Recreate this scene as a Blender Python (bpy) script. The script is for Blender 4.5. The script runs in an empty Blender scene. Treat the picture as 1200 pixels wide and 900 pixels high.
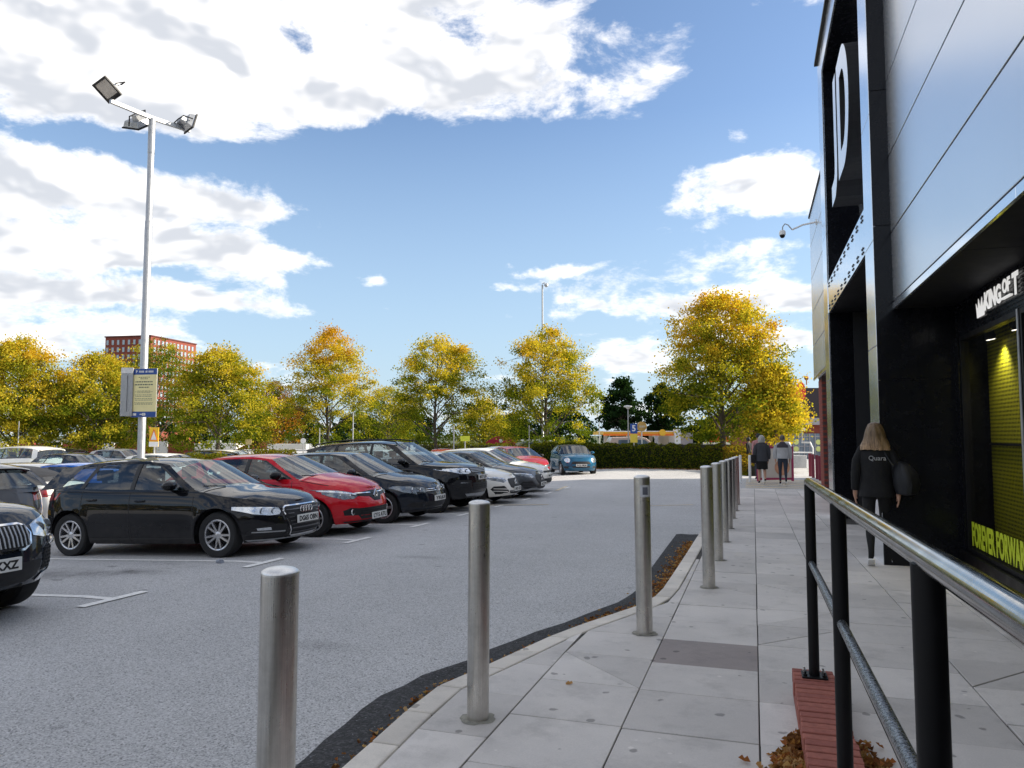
import bpy, bmesh, math, random
import numpy as np
from mathutils import Vector, Matrix
from mathutils.bvhtree import BVHTree
from mathutils.geometry import delaunay_2d_cdt

random.seed(7)
R = math.radians
PI = math.pi
scene = bpy.context.scene
C = bpy.context.collection

# ------------------------------------------------------------------ camera, sky, sun, exposure
# World: the shop front runs along +Y, +X points into the shop, the camera stands at X=Y=0.
F = 880.0
PSI = R(17.77)                       # heading turned left of +Y
PITCH = math.atan(60 / F)
CAM = Vector((0, 0, 1.5))
cam_data = bpy.data.cameras.new('camera')
cam_data.sensor_width = 36
cam_data.lens = 36 * F / 1200
cam_data.clip_start = 0.05
cam_data.clip_end = 6000
cam = bpy.data.objects.new('camera', cam_data)
C.objects.link(cam)
cam.location = CAM
cam.rotation_euler = (PI / 2 + PITCH, 0, PSI)
scene.camera = cam
CAMROT = cam.rotation_euler.to_matrix()

FWD = Vector((-math.sin(PSI), math.cos(PSI), 0))
RGT = Vector((math.cos(PSI), math.sin(PSI), 0))
SUN_AZ = FWD * math.sin(R(7)) + RGT * math.cos(R(7))      # towards the sun, on the ground
SUN_EL = R(29)
sun_data = bpy.data.lights.new('sun', 'SUN')
sun_data.energy = 2.25
sun_data.angle = R(0.53)
sun_data.color = (1.0, 0.9, 0.74)
sun = bpy.data.objects.new('sun', sun_data)
C.objects.link(sun)
SUN_DIR = Vector((SUN_AZ.x * math.cos(SUN_EL), SUN_AZ.y * math.cos(SUN_EL), math.sin(SUN_EL)))
sun.rotation_euler = (-SUN_DIR).to_track_quat('-Z', 'Y').to_euler()
sun.location = (20, 10, 30)

scene.view_settings.view_transform = 'Standard'
scene.view_settings.look = 'None'
scene.view_settings.gamma = 1
scene.view_settings.exposure = 1.84


def ray(px, py):
    return CAMROT @ Vector(((px - 600) / F, (450 - py) / F, -1))


def direction(px, py):
    return ray(px, py).normalized()


class NT:
    """small helper round a node tree"""
    def __init__(self, tree):
        self.t = tree
        self.n = tree.nodes
        self.l = tree.links

    def node(self, typ, **kw):
        nd = self.n.new(typ)
        for k, v in kw.items():
            setattr(nd, k, v)
        return nd

    def put(self, nd, key, v):
        s = nd.inputs[key]
        if isinstance(v, bpy.types.NodeSocket):
            self.l.new(v, s)
        else:
            s.default_value = v
        return nd

    def math(self, op, a, b=None, c=None, clamp=False):
        nd = self.node('ShaderNodeMath', operation=op, use_clamp=clamp)
        self.put(nd, 0, a)
        if b is not None:
            self.put(nd, 1, b)
        if c is not None:
            self.put(nd, 2, c)
        return nd.outputs[0]

    def vmath(self, op, a, b=None, scale=None):
        nd = self.node('ShaderNodeVectorMath', operation=op)
        self.put(nd, 0, a)
        if b is not None:
            self.put(nd, 1, b)
        if scale is not None:
            self.put(nd, 'Scale', scale)
        return nd.outputs['Value'] if op in ('DOT_PRODUCT', 'LENGTH') else nd.outputs[0]

    def noise(self, vec, scale, detail=4, rough=.55, out='Fac', dist=0):
        nd = self.node('ShaderNodeTexNoise')
        if vec is not None:
            self.put(nd, 'Vector', vec)
        nd.inputs['Scale'].default_value = scale
        nd.inputs['Detail'].default_value = detail
        nd.inputs['Roughness'].default_value = rough
        nd.inputs['Distortion'].default_value = dist
        return nd.outputs[out]

    def voronoi(self, vec, scale, feature='F1', out='Distance', rnd=1.0):
        nd = self.node('ShaderNodeTexVoronoi', feature=feature)
        if vec is not None:
            self.put(nd, 'Vector', vec)
        nd.inputs['Scale'].default_value = scale
        nd.inputs['Randomness'].default_value = rnd
        return nd.outputs[out]

    def rng(self, v, a, b, c=0.0, d=1.0, smooth=False):
        nd = self.node('ShaderNodeMapRange')
        if smooth:
            nd.interpolation_type = 'SMOOTHSTEP'
        self.put(nd, 0, v)
        for i, x in enumerate((a, b, c, d)):
            self.put(nd, i + 1, x)
        return nd.outputs[0]

    def mix(self, f, a, b, blend='MIX'):
        nd = self.node('ShaderNodeMix', data_type='RGBA', blend_type=blend)
        self.put(nd, 0, f)
        for k, v in ((6, a), (7, b)):
            if isinstance(v, tuple) and len(v) == 3:
                v = (*v, 1)
            self.put(nd, k, v)
        return nd.outputs[2]

    def combine(self, x, y, z):
        nd = self.node('ShaderNodeCombineXYZ')
        for i, v in enumerate((x, y, z)):
            self.put(nd, i, v)
        return nd.outputs[0]

    def sep(self, v):
        nd = self.node('ShaderNodeSeparateXYZ')
        self.put(nd, 0, v)
        return nd.outputs


def build_world():
    w = bpy.data.worlds.new('World')
    scene.world = w
    w.use_nodes = True
    g = NT(w.node_tree)
    g.n.clear()
    out = g.node('ShaderNodeOutputWorld')
    sky = g.node('ShaderNodeTexSky', sky_type='NISHITA')
    sky.sun_disc = False
    sky.sun_elevation = SUN_EL
    sky.sun_rotation = math.atan2(SUN_AZ.x, SUN_AZ.y)
    sky.air_density = 1.0
    sky.dust_density = 0.6
    sky.ozone_density = 2.2
    tc = g.node('ShaderNodeTexCoord')
    d = tc.outputs['Generated']
    s = g.sep(d)
    # clouds lie on a flat layer overhead, so they bunch up towards the horizon
    zz = g.math('ADD', g.math('MAXIMUM', s[2], 0.0), 0.16)
    p = g.combine(g.math('DIVIDE', s[0], zz), g.math('DIVIDE', s[1], zz), 0.37)
    wv = g.vmath('SCALE', g.vmath('SUBTRACT', g.noise(d, 5.0, 5, .6, 'Color'), (.5, .5, .5)), scale=.09)
    dw = g.vmath('ADD', d, wv)
    # cloud masses standing where they stand in the sky: (px, py, half width, half height, weight)
    masses = [(120, 30, 330, 60, .40), (330, 60, 260, 60, .32), (60, 105, 190, 46, .30), (400, 120, 80, 32, .26), (520, 75, 110, 42, .15), (660, 25, 90, 24, .12),
              (610, 100, 50, 18, .12), (150, 222, 190, 25, .55), (255, 240, 70, 20, .30), (60, 285, 180, 26, .46), (240, 298, 110, 19, .50), (110, 345, 190, 16, .44),
              (230, 358, 80, 10, .30), (30, 390, 170, 20, .40), (745, 102, 34, 15, .36), (705, 42, 50, 16, .14), (800, 46, 30, 14, .34),
              (870, 152, 16, 16, .42), (850, 238, 120, 22, .58), (900, 215, 90, 16, .40), (880, 192, 60, 10, .40), (920, 288, 80, 12, .50), (760, 270, 50, 10, .30),
              (820, 358, 120, 17, .66), (700, 372, 30, 8, .40), (920, 360, 60, 16, .4), (735, 425, 80, 17, .55), (600, 337, 40, 9, .62),
              (640, 318, 50, 7, .50), (560, 313, 18, 7, .55), (430, 328, 14, 8, .36), (380, 310, 16, 9, .28), (930, 400, 50, 12, .5),
              (335, 25, 26, 13, -.5), (360, 50, 18, 11, -.45), (268, 8, 22, 10, -.4), (235, 40, 34, 8, -.32), (440, 88, 34, 13, -.4), (435, 18, 46, 14, -.38), (545, 60, 40, 16, -.3),
              (480, 215, 240, 50, -.62), (560, 250, 200, 80, -.62), (480, 380, 240, 55, -.5), (700, 190, 100, 55, -.5), (900, 80, 120, 60, -.6), (250, 178, 300, 12, -.5), (600, 470, 900, 50, -.2), (1100, 200, 200, 200, -.2),
              (330, 270, 30, 9, -.2), (150, 262, 150, 7, -.16), (120, 322, 200, 8, -.22), (350, 395, 120, 24, -.3), (650, 240, 80, 60, -.3)]
    bias = 0.13  # extra cloud cover, added out of view to brighten the shaded ground
    # the masses hold the forward half of the sky; noise breaks up the added cover elsewhere
    for (x, y, sx, sy, wt) in masses:
        c = direction(x, y)
        h = Vector((c.y, -c.x, 0)).normalized()
        v = h.cross(c).normalized()
        h = h * (F / sx)
        v = v * (F / sy)
        a = g.vmath('DOT_PRODUCT', dw, tuple(h))
        b = g.vmath('DOT_PRODUCT', dw, tuple(v))
        q = g.math('ADD', g.math('MULTIPLY', a, a), g.math('MULTIPLY', b, b))
        front = g.math('GREATER_THAN', g.vmath('DOT_PRODUCT', d, tuple(c)), 0.0)
        e = g.math('MULTIPLY', g.math('POWER', 2.718, g.math('MULTIPLY', q, -.8)), wt)
        bias = g.math('ADD', bias, g.math('MULTIPLY', e, front))

    def field(off, det):
        pp = g.vmath('ADD', p, tuple(off))
        n1 = g.math('MULTIPLY', g.math('SUBTRACT', g.noise(pp, 2.4, det, .62), .5), 1.3)
        dd = g.vmath('ADD', g.combine(s[0], s[1], g.math('MULTIPLY', s[2], 1.9)), tuple(off * .16))
        n2 = g.math('MULTIPLY', g.math('SUBTRACT', g.noise(dd, 7.5, det, .64, dist=.25), .5), 2.1)
        return g.math('ADD', n1, n2)
    up = Vector((SUN_AZ.x * .11, SUN_AZ.y * .11, .26))
    dens = g.math('ADD', field(Vector((0, 0, 0)), 9), bias)
    lo1 = field(Vector((0, 0, 0)), 3)
    lo2 = field(up, 3)
    cover = g.rng(dens, -.07, .38, 0, 1, True)
    thick = g.rng(g.math('ADD', lo1, bias), .0, .42, 0, 1, True)
    edge = g.rng(g.math('SUBTRACT', lo1, lo2), -.22, .30, 0, 1, True)
    shade = g.math('MULTIPLY', thick, g.math('SUBTRACT', 1.0, g.math('MULTIPLY', edge, .85)))
    cloud = g.mix(shade, (5.0, 4.85, 4.7), (2.45, 2.55, 2.75))
    # thin haze near the horizon is part of the sky itself
    low = g.rng(s[2], 0.0, 0.40, .85, 0.0)
    skyc = g.mix(1.0, sky.outputs[0], (.61, .62, .64), 'MULTIPLY')
    base = g.mix(low, skyc, (1.75, 2.35, 2.95))
    col = g.mix(g.math('MULTIPLY', cover, .97), base, cloud)
    bg = g.node('ShaderNodeBackground')
    g.put(bg, 'Color', col)
    bg.inputs['Strength'].default_value = 0.085
    g.l.new(bg.outputs[0], out.inputs[0])


build_world()

# ------------------------------------------------------------------ ground heights and helpers


def z_pav(x, y):
    return -.012 * min(max(y, 0), 20)


def z_road(x, y):
    return z_pav(x, y) - .06 - .04 * min(max(-6.5 - x, 0), 9.5)


def at(px, py, fn=z_pav):
    """the ground point seen at a place of the photograph"""
    d = ray(px, py)
    z = -.1
    for _ in range(30):
        t = (z - CAM.z) / d.z
        p = CAM + d * t
        z = fn(p.x, p.y)
    return Vector((p.x, p.y, z))


def far(px, v, z=0.0):
    """the point in column px at ground distance v from the camera"""
    p = FWD * v + RGT * ((px - 600) / F * v)
    return Vector((p.x, p.y, z))


def hz(py, v):
    """height of a thing seen at row py at distance v"""
    return CAM.z + (510 - py) / F * v


class MB:
    def __init__(self):
        self.v = []
        self.f = []

    def add(self, vs, fs):
        n = len(self.v)
        self.v += [tuple(a) for a in vs]
        self.f += [tuple(i + n for i in f) for f in fs]
        return self

    def box(self, x0, x1, y0, y1, z0, z1, m=None):
        vs = [(x, y, z) for x in (x0, x1) for y in (y0, y1) for z in (z0, z1)]
        if m is not None:
            vs = [m @ Vector(a) for a in vs]
        return self.add(vs, [(0, 1, 3, 2), (4, 6, 7, 5), (0, 4, 5, 1), (2, 3, 7, 6), (0, 2, 6, 4), (1, 5, 7, 3)])

    def tube(self, p, q, r0, r1=None, n=12, caps=True):
        p, q = Vector(p), Vector(q)
        r1 = r0 if r1 is None else r1
        w = (q - p).normalized()
        a = w.orthogonal().normalized()
        b = w.cross(a)
        vs = []
        for c, r in ((p, r0), (q, r1)):
            vs += [c + (a * math.cos(2 * PI * i / n) + b * math.sin(2 * PI * i / n)) * r for i in range(n)]
        fs = [(i, (i + 1) % n, n + (i + 1) % n, n + i) for i in range(n)]
        if caps:
            fs += [tuple(range(n))[::-1], tuple(range(n, 2 * n))]
        return self.add(vs, fs)

    def path(self, pts, r, n=10):
        pts = [Vector(p) for p in pts]
        rs = r if isinstance(r, (list, tuple)) else [r] * len(pts)
        vs = []
        a = None
        for i, p in enumerate(pts):
            w = (pts[min(i + 1, len(pts) - 1)] - pts[max(i - 1, 0)]).normalized()
            a = w.orthogonal().normalized() if a is None else (a - w * a.dot(w)).normalized()
            b = w.cross(a)
            vs += [p + (a * math.cos(2 * PI * k / n) + b * math.sin(2 * PI * k / n)) * rs[i] for k in range(n)]
        fs = []
        for i in range(len(pts) - 1):
            for k in range(n):
                fs.append((i * n + k, i * n + (k + 1) % n, (i + 1) * n + (k + 1) % n, (i + 1) * n + k))
        fs += [tuple(range(n))[::-1], tuple(range((len(pts) - 1) * n, len(pts) * n))]
        return self.add(vs, fs)

    def lathe(self, prof, n=24, m=None, caps=True):
        """profile of (r, z) turned about local z"""
        vs = []
        for r, z in prof:
            for k in range(n):
                p = Vector((r * math.cos(2 * PI * k / n), r * math.sin(2 * PI * k / n), z))
                vs.append(m @ p if m is not None else p)
        fs = []
        for i in range(len(prof) - 1):
            for k in range(n):
                fs.append((i * n + k, i * n + (k + 1) % n, (i + 1) * n + (k + 1) % n, (i + 1) * n + k))
        if caps and prof[0][0] > 1e-6:
            fs.append(tuple(range(n))[::-1])
        if caps and prof[-1][0] > 1e-6:
            fs.append(tuple(range((len(prof) - 1) * n, len(prof) * n)))
        return self.add(vs, fs)

    def prism(self, poly, axis, a, b, m=None):
        """polygon extruded along an axis from a to b; poly in the two other axes in order"""
        n = len(poly)
        vs = []
        for c in (a, b):
            for (u, w) in poly:
                p = {'x': (c, u, w), 'y': (u, c, w), 'z': (u, w, c)}[axis]
                vs.append(m @ Vector(p) if m is not None else p)
        fs = [tuple(range(n)), tuple(range(n, 2 * n))[::-1]]
        fs += [(i, n + i, n + (i + 1) % n, (i + 1) % n) for i in range(n)]
        return self.add(vs, fs)

    def grid(self, rows, closed=False):
        n = len(rows[0])
        vs = [p for r in rows for p in r]
        fs = []
        for i in range(len(rows) - 1):
            for k in range(n if closed else n - 1):
                fs.append((i * n + k, i * n + (k + 1) % n, (i + 1) * n + (k + 1) % n, (i + 1) * n + k))
        return self.add(vs, fs)

    def build(self, name, mat, parent=None, smooth=False, bevel=0, merge=False, loc=None, angle=35, seg=2):
        me = bpy.data.meshes.new(name)
        me.from_pydata(self.v, [], self.f)
        bm = bmesh.new()
        bm.from_mesh(me)
        if merge:
            bmesh.ops.remove_doubles(bm, verts=bm.verts, dist=2e-4)
            bmesh.ops.dissolve_degenerate(bm, edges=bm.edges, dist=1e-5)
        bmesh.ops.recalc_face_normals(bm, faces=bm.faces)
        if bevel:
            es = [e for e in bm.edges if len(e.link_faces) == 2 and e.calc_face_angle(0) > R(30)]
            bmesh.ops.bevel(bm, geom=es, offset=bevel, segments=seg, affect='EDGES', profile=.5, clamp_overlap=True)
        bm.to_mesh(me)
        bm.free()
        if smooth:
            me.shade_smooth()
            try:
                me.set_sharp_from_angle(angle=R(angle))
            except Exception:
                pass
        o = bpy.data.objects.new(name, me)
        mats = mat if isinstance(mat, (list, tuple)) else [mat]
        for m_ in mats:
            me.materials.append(m_)
        C.objects.link(o)
        if parent is not None:
            o.parent = parent
        if loc is not None:
            o.location = loc
        return o


def tag(o, label=None, cat=None, group=None, kind=None):
    for k, v in (('label', label), ('category', cat), ('group', group), ('kind', kind)):
        if v:
            o[k] = v
    return o


def empty(name, loc=(0, 0, 0), rz=0.0, label=None, cat=None, group=None):
    o = bpy.data.objects.new(name, None)
    o.empty_display_size = .2
    C.objects.link(o)
    o.location = loc
    o.rotation_euler = (0, 0, rz)
    return tag(o, label, cat, group)


def copy_tree(o, parent=None):
    c = o.copy()
    C.objects.link(c)
    if parent is not None:
        c.parent = parent
    for ch in list(o.children):
        copy_tree(ch, c)
    return c


def text_mesh(body, size, extrude, bold=0.0, shear=0, sx=1.0, align='CENTER', spacing=1.0):
    """lettering as a mesh in the local XY plane, facing +Z"""
    cu = bpy.data.curves.new('lettering', 'FONT')
    cu.body = body
    cu.size = size
    cu.extrude = extrude
    cu.offset = bold
    cu.shear = shear
    cu.align_x = align
    cu.align_y = 'CENTER'
    cu.space_character = spacing
    cu.resolution_u = 3
    ob = bpy.data.objects.new('lettering', cu)
    C.objects.link(ob)
    dg = bpy.context.evaluated_depsgraph_get()
    me = bpy.data.meshes.new_from_object(ob.evaluated_get(dg))
    bpy.data.objects.remove(ob)
    bpy.data.curves.remove(cu)
    vs = [(v.co.x * sx, v.co.y, v.co.z) for v in me.vertices]
    fs = [tuple(p.vertices) for p in me.polygons]
    bpy.data.meshes.remove(me)
    return vs, fs


def put_text(mb, body, size, extrude, m, **kw):
    vs, fs = text_mesh(body, size, extrude, **kw)
    mb.add([m @ Vector(v) for v in vs], fs)


def frame(o, xa, ya):
    """matrix whose local x runs along xa and local y along ya at o"""
    xa, ya = Vector(xa).normalized(), Vector(ya).normalized()
    za = xa.cross(ya)
    m = Matrix((xa, ya, za)).transposed().to_4x4()
    m.translation = Vector(o)
    return m


# ------------------------------------------------------------------ materials
MATS = {}


def principled(name, col=(.5, .5, .5), rough=.5, metal=0.0, coat=0.0, spec=.5, **kw):
    m = bpy.data.materials.new(name)
    m.use_nodes = True
    g = NT(m.node_tree)
    b = g.n['Principled BSDF']
    b.inputs['Base Color'].default_value = (*col, 1)
    b.inputs['Roughness'].default_value = rough
    b.inputs['Metallic'].default_value = metal
    b.inputs['Coat Weight'].default_value = coat
    b.inputs['Coat Roughness'].default_value = .03
    b.inputs['Specular IOR Level'].default_value = spec
    for k, v in kw.items():
        b.inputs[k.replace('_', ' ')].default_value = v
    MATS[name] = m
    return m, g, b


def simple(name, col, rough=.5, metal=0.0, coat=0.0, var=.12, scale=6.0, bump=0.0, bscale=60.0, spec=.5, rvar=.1):
    """a plain surface with a little uneven colour and gloss"""
    m, g, b = principled(name, col, rough, metal, coat, spec)
    tc = g.node('ShaderNodeTexCoord')
    n = g.noise(tc.outputs['Object'], scale, 5, .6)
    k = g.rng(n, .25, .75, 1 - var, 1 + var)
    g.put(b, 'Base Color', g.mix(1.0, (*col, 1), g.combine(k, k, k), 'MULTIPLY'))
    if rvar:
        g.put(b, 'Roughness', g.rng(n, .3, .7, max(rough - rvar * .5, .02), min(rough + rvar, 1)))
    if bump:
        bn = g.node('ShaderNodeBump')
        bn.inputs['Strength'].default_value = bump
        bn.inputs['Distance'].default_value = .01
        g.put(bn, 'Height', g.noise(tc.outputs['Object'], bscale, 4, .6))
        g.l.new(bn.outputs[0], b.inputs['Normal'])
    return m


def world_pos(g):
    return g.node('ShaderNodeNewGeometry').outputs['Position']


def bump_to(g, b, h, strength=.3, dist=.01):
    bn = g.node('ShaderNodeBump')
    bn.inputs['Strength'].default_value = strength
    bn.inputs['Distance'].default_value = dist
    g.put(bn, 'Height', h)
    g.l.new(bn.outputs[0], b.inputs['Normal'])


def mat_asphalt():
    m, g, b = principled('worn asphalt', (.1, .1, .11), .82)
    p = world_pos(g)
    big = g.noise(p, .22, 4, .6)
    mid = g.noise(p, 1.7, 5, .6)
    stone = g.voronoi(p, 105, out='Color')
    stone2 = g.voronoi(p, 130, out='Color')
    st = g.sep(stone)[0]
    grain = g.noise(p, 160, 3, .7)
    tone = g.math('ADD', g.rng(big, .3, .7, -.03, .03), g.rng(mid, .25, .75, -.025, .025))
    v = g.math('ADD', g.math('ADD', .465, tone), g.math('MULTIPLY', g.math('SUBTRACT', st, .5), .16))
    v = g.math('ADD', v, g.math('MULTIPLY', g.math('SUBTRACT', g.sep(stone2)[0], .5), .22))
    pit = g.rng(g.sep(stone)[1], .86, .90, 1.0, .55)
    v = g.math('MULTIPLY', v, pit)
    v = g.math('ADD', v, g.math('MULTIPLY', g.math('SUBTRACT', grain, .5), .22))
    # oil stains in the bays, tyre-polished lanes
    s = g.sep(p)
    oil = g.rng(g.noise(g.combine(s[0], g.math('MULTIPLY', s[1], 1.0), 0.0), .9, 5, .65), .60, .74, 0, 1, True)
    bay = g.rng(s[0], -5.6, -6.6, 0, 1)
    v = g.math('MULTIPLY', v, g.math('SUBTRACT', 1.0, g.math('MULTIPLY', g.math('MULTIPLY', oil, bay), .55)))
    for (sxx, syy, sr, amt) in ((-8.6, 7.2, .85, .5), (-7.4, 7.5, .5, .35), (-8.9, 4.9, .7, .4), (-8.3, 11.9, .8, .4), (-3.2, 5.2, .25, .25), (-4.4, 9.6, .3, .25)):
        dv = g.vmath('LENGTH', g.vmath('MULTIPLY', g.vmath('SUBTRACT', g.combine(s[0], s[1], 0.0), (sxx, syy, 0)), (.55, 1.25, 1)))
        dv = g.math('ADD', dv, g.math('MULTIPLY', g.math('SUBTRACT', g.noise(p, 3.2, 6, .75), .5), 1.3 * sr))
        v = g.math('MULTIPLY', v, g.rng(dv, 0, sr, 1 - amt, 1.0, True))
    lane = g.rng(g.math('ABSOLUTE', g.math('ADD', s[0], 3.6)), .5, 1.6, .94, 1.0, True)
    v = g.math('MULTIPLY', v, lane)
    spots = g.rng(g.noise(p, 3.1, 3, .4), .72, .76, 0, .35)
    v = g.math('MULTIPLY', v, g.math('SUBTRACT', 1.0, spots))
    # hairline cracks
    cr = g.voronoi(g.vmath('ADD', p, g.vmath('SCALE', g.noise(p, 2.5, 4, .6, 'Color'), scale=.5)), .33, 'DISTANCE_TO_EDGE')
    crack = g.math('MULTIPLY', g.rng(cr, .0, .005, .5, 0), g.rng(g.noise(p, .4, 2), .5, .62))
    v = g.math('MAXIMUM', v, .02)
    g.put(b, 'Base Color', g.combine(g.math('MULTIPLY', v, 1.005), v, g.math('MULTIPLY', v, 1.0)))
    g.put(b, 'Roughness', g.rng(grain, .3, .7, .7, .95))
    bump_to(g, b, g.math('ADD', st, grain), .55, .006)
    return m


def mat_patch():
    m, g, b = principled('fresh dark asphalt', (.02, .02, .022), .85)
    p = world_pos(g)
    st = g.sep(g.voronoi(p, 70, out='Color'))
    n = g.noise(p, 5, 5, .65)
    v = g.math('ADD', g.math('MULTIPLY', g.math('POWER', st[0], 3.0), .06), g.rng(n, .3, .7, .008, .03))
    bits = g.rng(g.noise(p, 38, 3, .5), .70, .73, 0, .25)
    v = g.math('ADD', v, bits)
    g.put(b, 'Base Color', g.combine(v, v, g.math('MULTIPLY', v, 1.06)))
    bump_to(g, b, g.math('ADD', st[1], g.noise(p, 60, 4)), 1.0, .015)
    return m


def mat_slab(name, col, var=.13):
    m, g, b = principled(name, col, .75)
    p = world_pos(g)
    oi = g.node('ShaderNodeObjectInfo')
    rnd = oi.outputs['Random']
    k = g.rng(rnd, 0, 1, 1 - var, 1 + var)
    big = g.rng(g.noise(p, 1.3, 5, .65), .25, .75, .86, 1.12)
    fine = g.rng(g.noise(p, 120, 3, .7), .3, .7, .93, 1.07)
    # gum and drip spots
    vor = g.voronoi(g.vmath('ADD', p, g.vmath('SCALE', g.noise(p, 14, 2, .5, 'Color'), scale=.05)), 5.5, rnd=1)
    sz = g.rng(g.noise(p, 2.1, 2), .40, .62, .0, .16)
    gum = g.rng(g.math('SUBTRACT', vor, sz), -.02, .03, .52, 1.0, True)
    pale = g.voronoi(g.vmath('ADD', p, (3.3, 1.7, 0)), 7.5, rnd=1)
    psz = g.rng(g.noise(g.vmath('ADD', p, (9, 4, 0)), 1.7, 2), .48, .66, .0, .12)
    pal = g.rng(g.math('SUBTRACT', pale, psz), -.02, .02, 1.2, 1.0, True)
    stain = g.math('MULTIPLY', g.rng(g.noise(p, 3.3, 6, .7), .52, .78, 1.0, .72), g.rng(g.noise(g.vmath('ADD', p, (4, 9, 0)), .9, 5, .7), .5, .75, 1.0, .84))
    v = g.math('MULTIPLY', k, g.math('MULTIPLY', big, fine))
    v = g.math('MULTIPLY', v, g.math('MULTIPLY', gum, g.math('MULTIPLY', pal, stain)))
    g.put(b, 'Base Color', g.mix(1.0, (*col, 1), g.combine(v, v, v), 'MULTIPLY'))
    g.put(b, 'Roughness', g.rng(big, .86, 1.12, .62, .85))
    bump_to(g, b, g.noise(p, 90, 4, .7), .25, .004)
    return m


def mat_brick(name, c1, c2):
    m, g, b = principled(name, c1, .85)
    p = world_pos(g)
    oi = g.node('ShaderNodeObjectInfo')
    n = g.noise(p, 30, 5, .7)
    col = g.mix(oi.outputs['Random'], c1, c2)
    v = g.rng(n, .25, .75, .7, 1.25)
    g.put(b, 'Base Color', g.mix(1.0, col, g.combine(v, v, v), 'MULTIPLY'))
    bump_to(g, b, g.noise(p, 110, 4, .7), .5, .004)
    return m


def mat_steel(name, col=(.5, .49, .47), rough=.28, aniso=True):
    m, g, b = principled(name, col, rough, 1.0)
    tc = g.node('ShaderNodeTexCoord')
    o = g.sep(tc.outputs['Object'])
    v = g.combine(g.math('MULTIPLY', o[0], 260), g.math('MULTIPLY', o[1], 260), g.math('MULTIPLY', o[2], 3))
    br = g.noise(v, 1, 3, .6)
    smear = g.noise(tc.outputs['Object'], 7, 6, .7)
    k = g.math('MULTIPLY', g.rng(br, .3, .7, .88, 1.1), g.rng(smear, .3, .75, 1.05, .72))
    g.put(b, 'Base Color', g.mix(1.0, (*col, 1), g.combine(k, k, k), 'MULTIPLY'))
    g.put(b, 'Roughness', g.math('ADD', g.rng(br, .3, .7, -.04, .06), g.rng(smear, .3, .75, rough - .04, rough + .16)))
    return m


def mat_mirror_panel(name, col, rough):
    """silver composite cladding with faint oil-canning"""
    m, g, b = principled(name, col, rough, .85)
    p = world_pos(g)
    n = g.noise(p, .7, 3, .5)
    oi = g.node('ShaderNodeObjectInfo')
    k = g.math('MULTIPLY', g.rng(g.noise(p, .5, 0, .5), .0, 1.0, .93, 1.05), g.rng(oi.outputs['Random'], 0, 1, .96, 1.03))
    g.put(b, 'Base Color', g.mix(1.0, (*col, 1), g.combine(k, k, k), 'MULTIPLY'))
    g.put(b, 'Roughness', rough)
    return m


def mat_glass(name, tint=(.35, .4, .42), clear=.45, rough=.0, ior=1.55):
    """window glass: clear fresnel reflection over a tinted pane"""
    m, g, b = principled(name, (0, 0, 0), rough)
    g.n.remove(b)
    out = g.n['Material Output']
    tr = g.node('ShaderNodeBsdfTransparent')
    tr.inputs[0].default_value = (tint[0] * clear * 2, tint[1] * clear * 2, tint[2] * clear * 2, 1)
    gl = g.node('ShaderNodeBsdfGlossy')
    gl.inputs['Roughness'].default_value = rough
    fr = g.node('ShaderNodeFresnel')
    fr.inputs[0].default_value = ior
    mx = g.node('ShaderNodeMixShader')
    geo = g.node('ShaderNodeNewGeometry')
    g.put(mx, 0, g.math('MULTIPLY', fr.outputs[0], g.math('SUBTRACT', 1.0, geo.outputs['Backfacing'])))
    g.l.new(tr.outputs[0], mx.inputs[1])
    g.l.new(gl.outputs[0], mx.inputs[2])
    g.l.new(mx.outputs[0], out.inputs[0])
    return m


def mat_leaf(name):
    m, g, b = principled(name, (.1, .1, .02), .6)
    g.n.remove(b)
    out = g.n['Material Output']
    at_ = g.node('ShaderNodeAttribute', attribute_name='leafcol')
    df = g.node('ShaderNodeBsdfDiffuse')
    g.l.new(at_.outputs[0], df.inputs[0])
    tl = g.node('ShaderNodeBsdfTranslucent')
    g.put(tl, 0, g.mix(1.0, at_.outputs[0], (1.15, 1.1, .5), 'MULTIPLY'))
    mx = g.node('ShaderNodeMixShader')
    mx.inputs[0].default_value = .5
    g.l.new(df.outputs[0], mx.inputs[1])
    g.l.new(tl.outputs[0], mx.inputs[2])
    g.l.new(mx.outputs[0], out.inputs[0])
    return m


M_ASPHALT = mat_asphalt()
M_PATCH = mat_patch()
M_SLAB = mat_slab('concrete paving slab', (.60, .565, .53))
M_SLABD = mat_slab('brown grey paving slab', (.30, .26, .245), .04)
M_KERB = mat_slab('concrete kerb', (.66, .61, .54))
M_JOINT = simple('dark sandy joint', (.06, .055, .05), .95, bump=.4)
M_GRASS = simple('rough grass', (.06, .08, .03), .95, var=.4, scale=.6, bump=.5)
M_PAINT = simple('worn white road paint', (.82, .81, .78), .7, var=.2, scale=22, bump=.2)
M_CREAM = simple('mottled cream', (.62, .52, .36), .7, var=.25, scale=14, bump=.2)
M_BRICK = mat_brick('red brick', (.27, .08, .062), (.37, .125, .09))
M_BRICK2 = mat_brick('far red brick', (.24, .05, .035), (.27, .06, .04))
M_MORTAR = simple('dark mortar', (.085, .06, .055), .95, bump=.4)
M_STEEL = mat_steel('brushed stainless steel', (.66, .64, .60), .27)
M_COLLAR = simple('grey mortar', (.26, .25, .21), .9, var=.3, scale=30, bump=.5)
M_STEELCAP = mat_steel('pale steel cap', (.80, .79, .77), .35)
M_BLACK = simple('satin black paint', (.004, .004, .005), .42, coat=0, var=.3, spec=.25)
M_BLACKM = simple('matt black', (.010, .010, .012), .6, var=.2)
M_RUBBER = simple('tyre rubber', (.016, .016, .017), .75, var=.2, bump=.2)
M_PLAS = simple('black car plastic', (.014, .014, .015), .5, var=.1)
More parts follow.
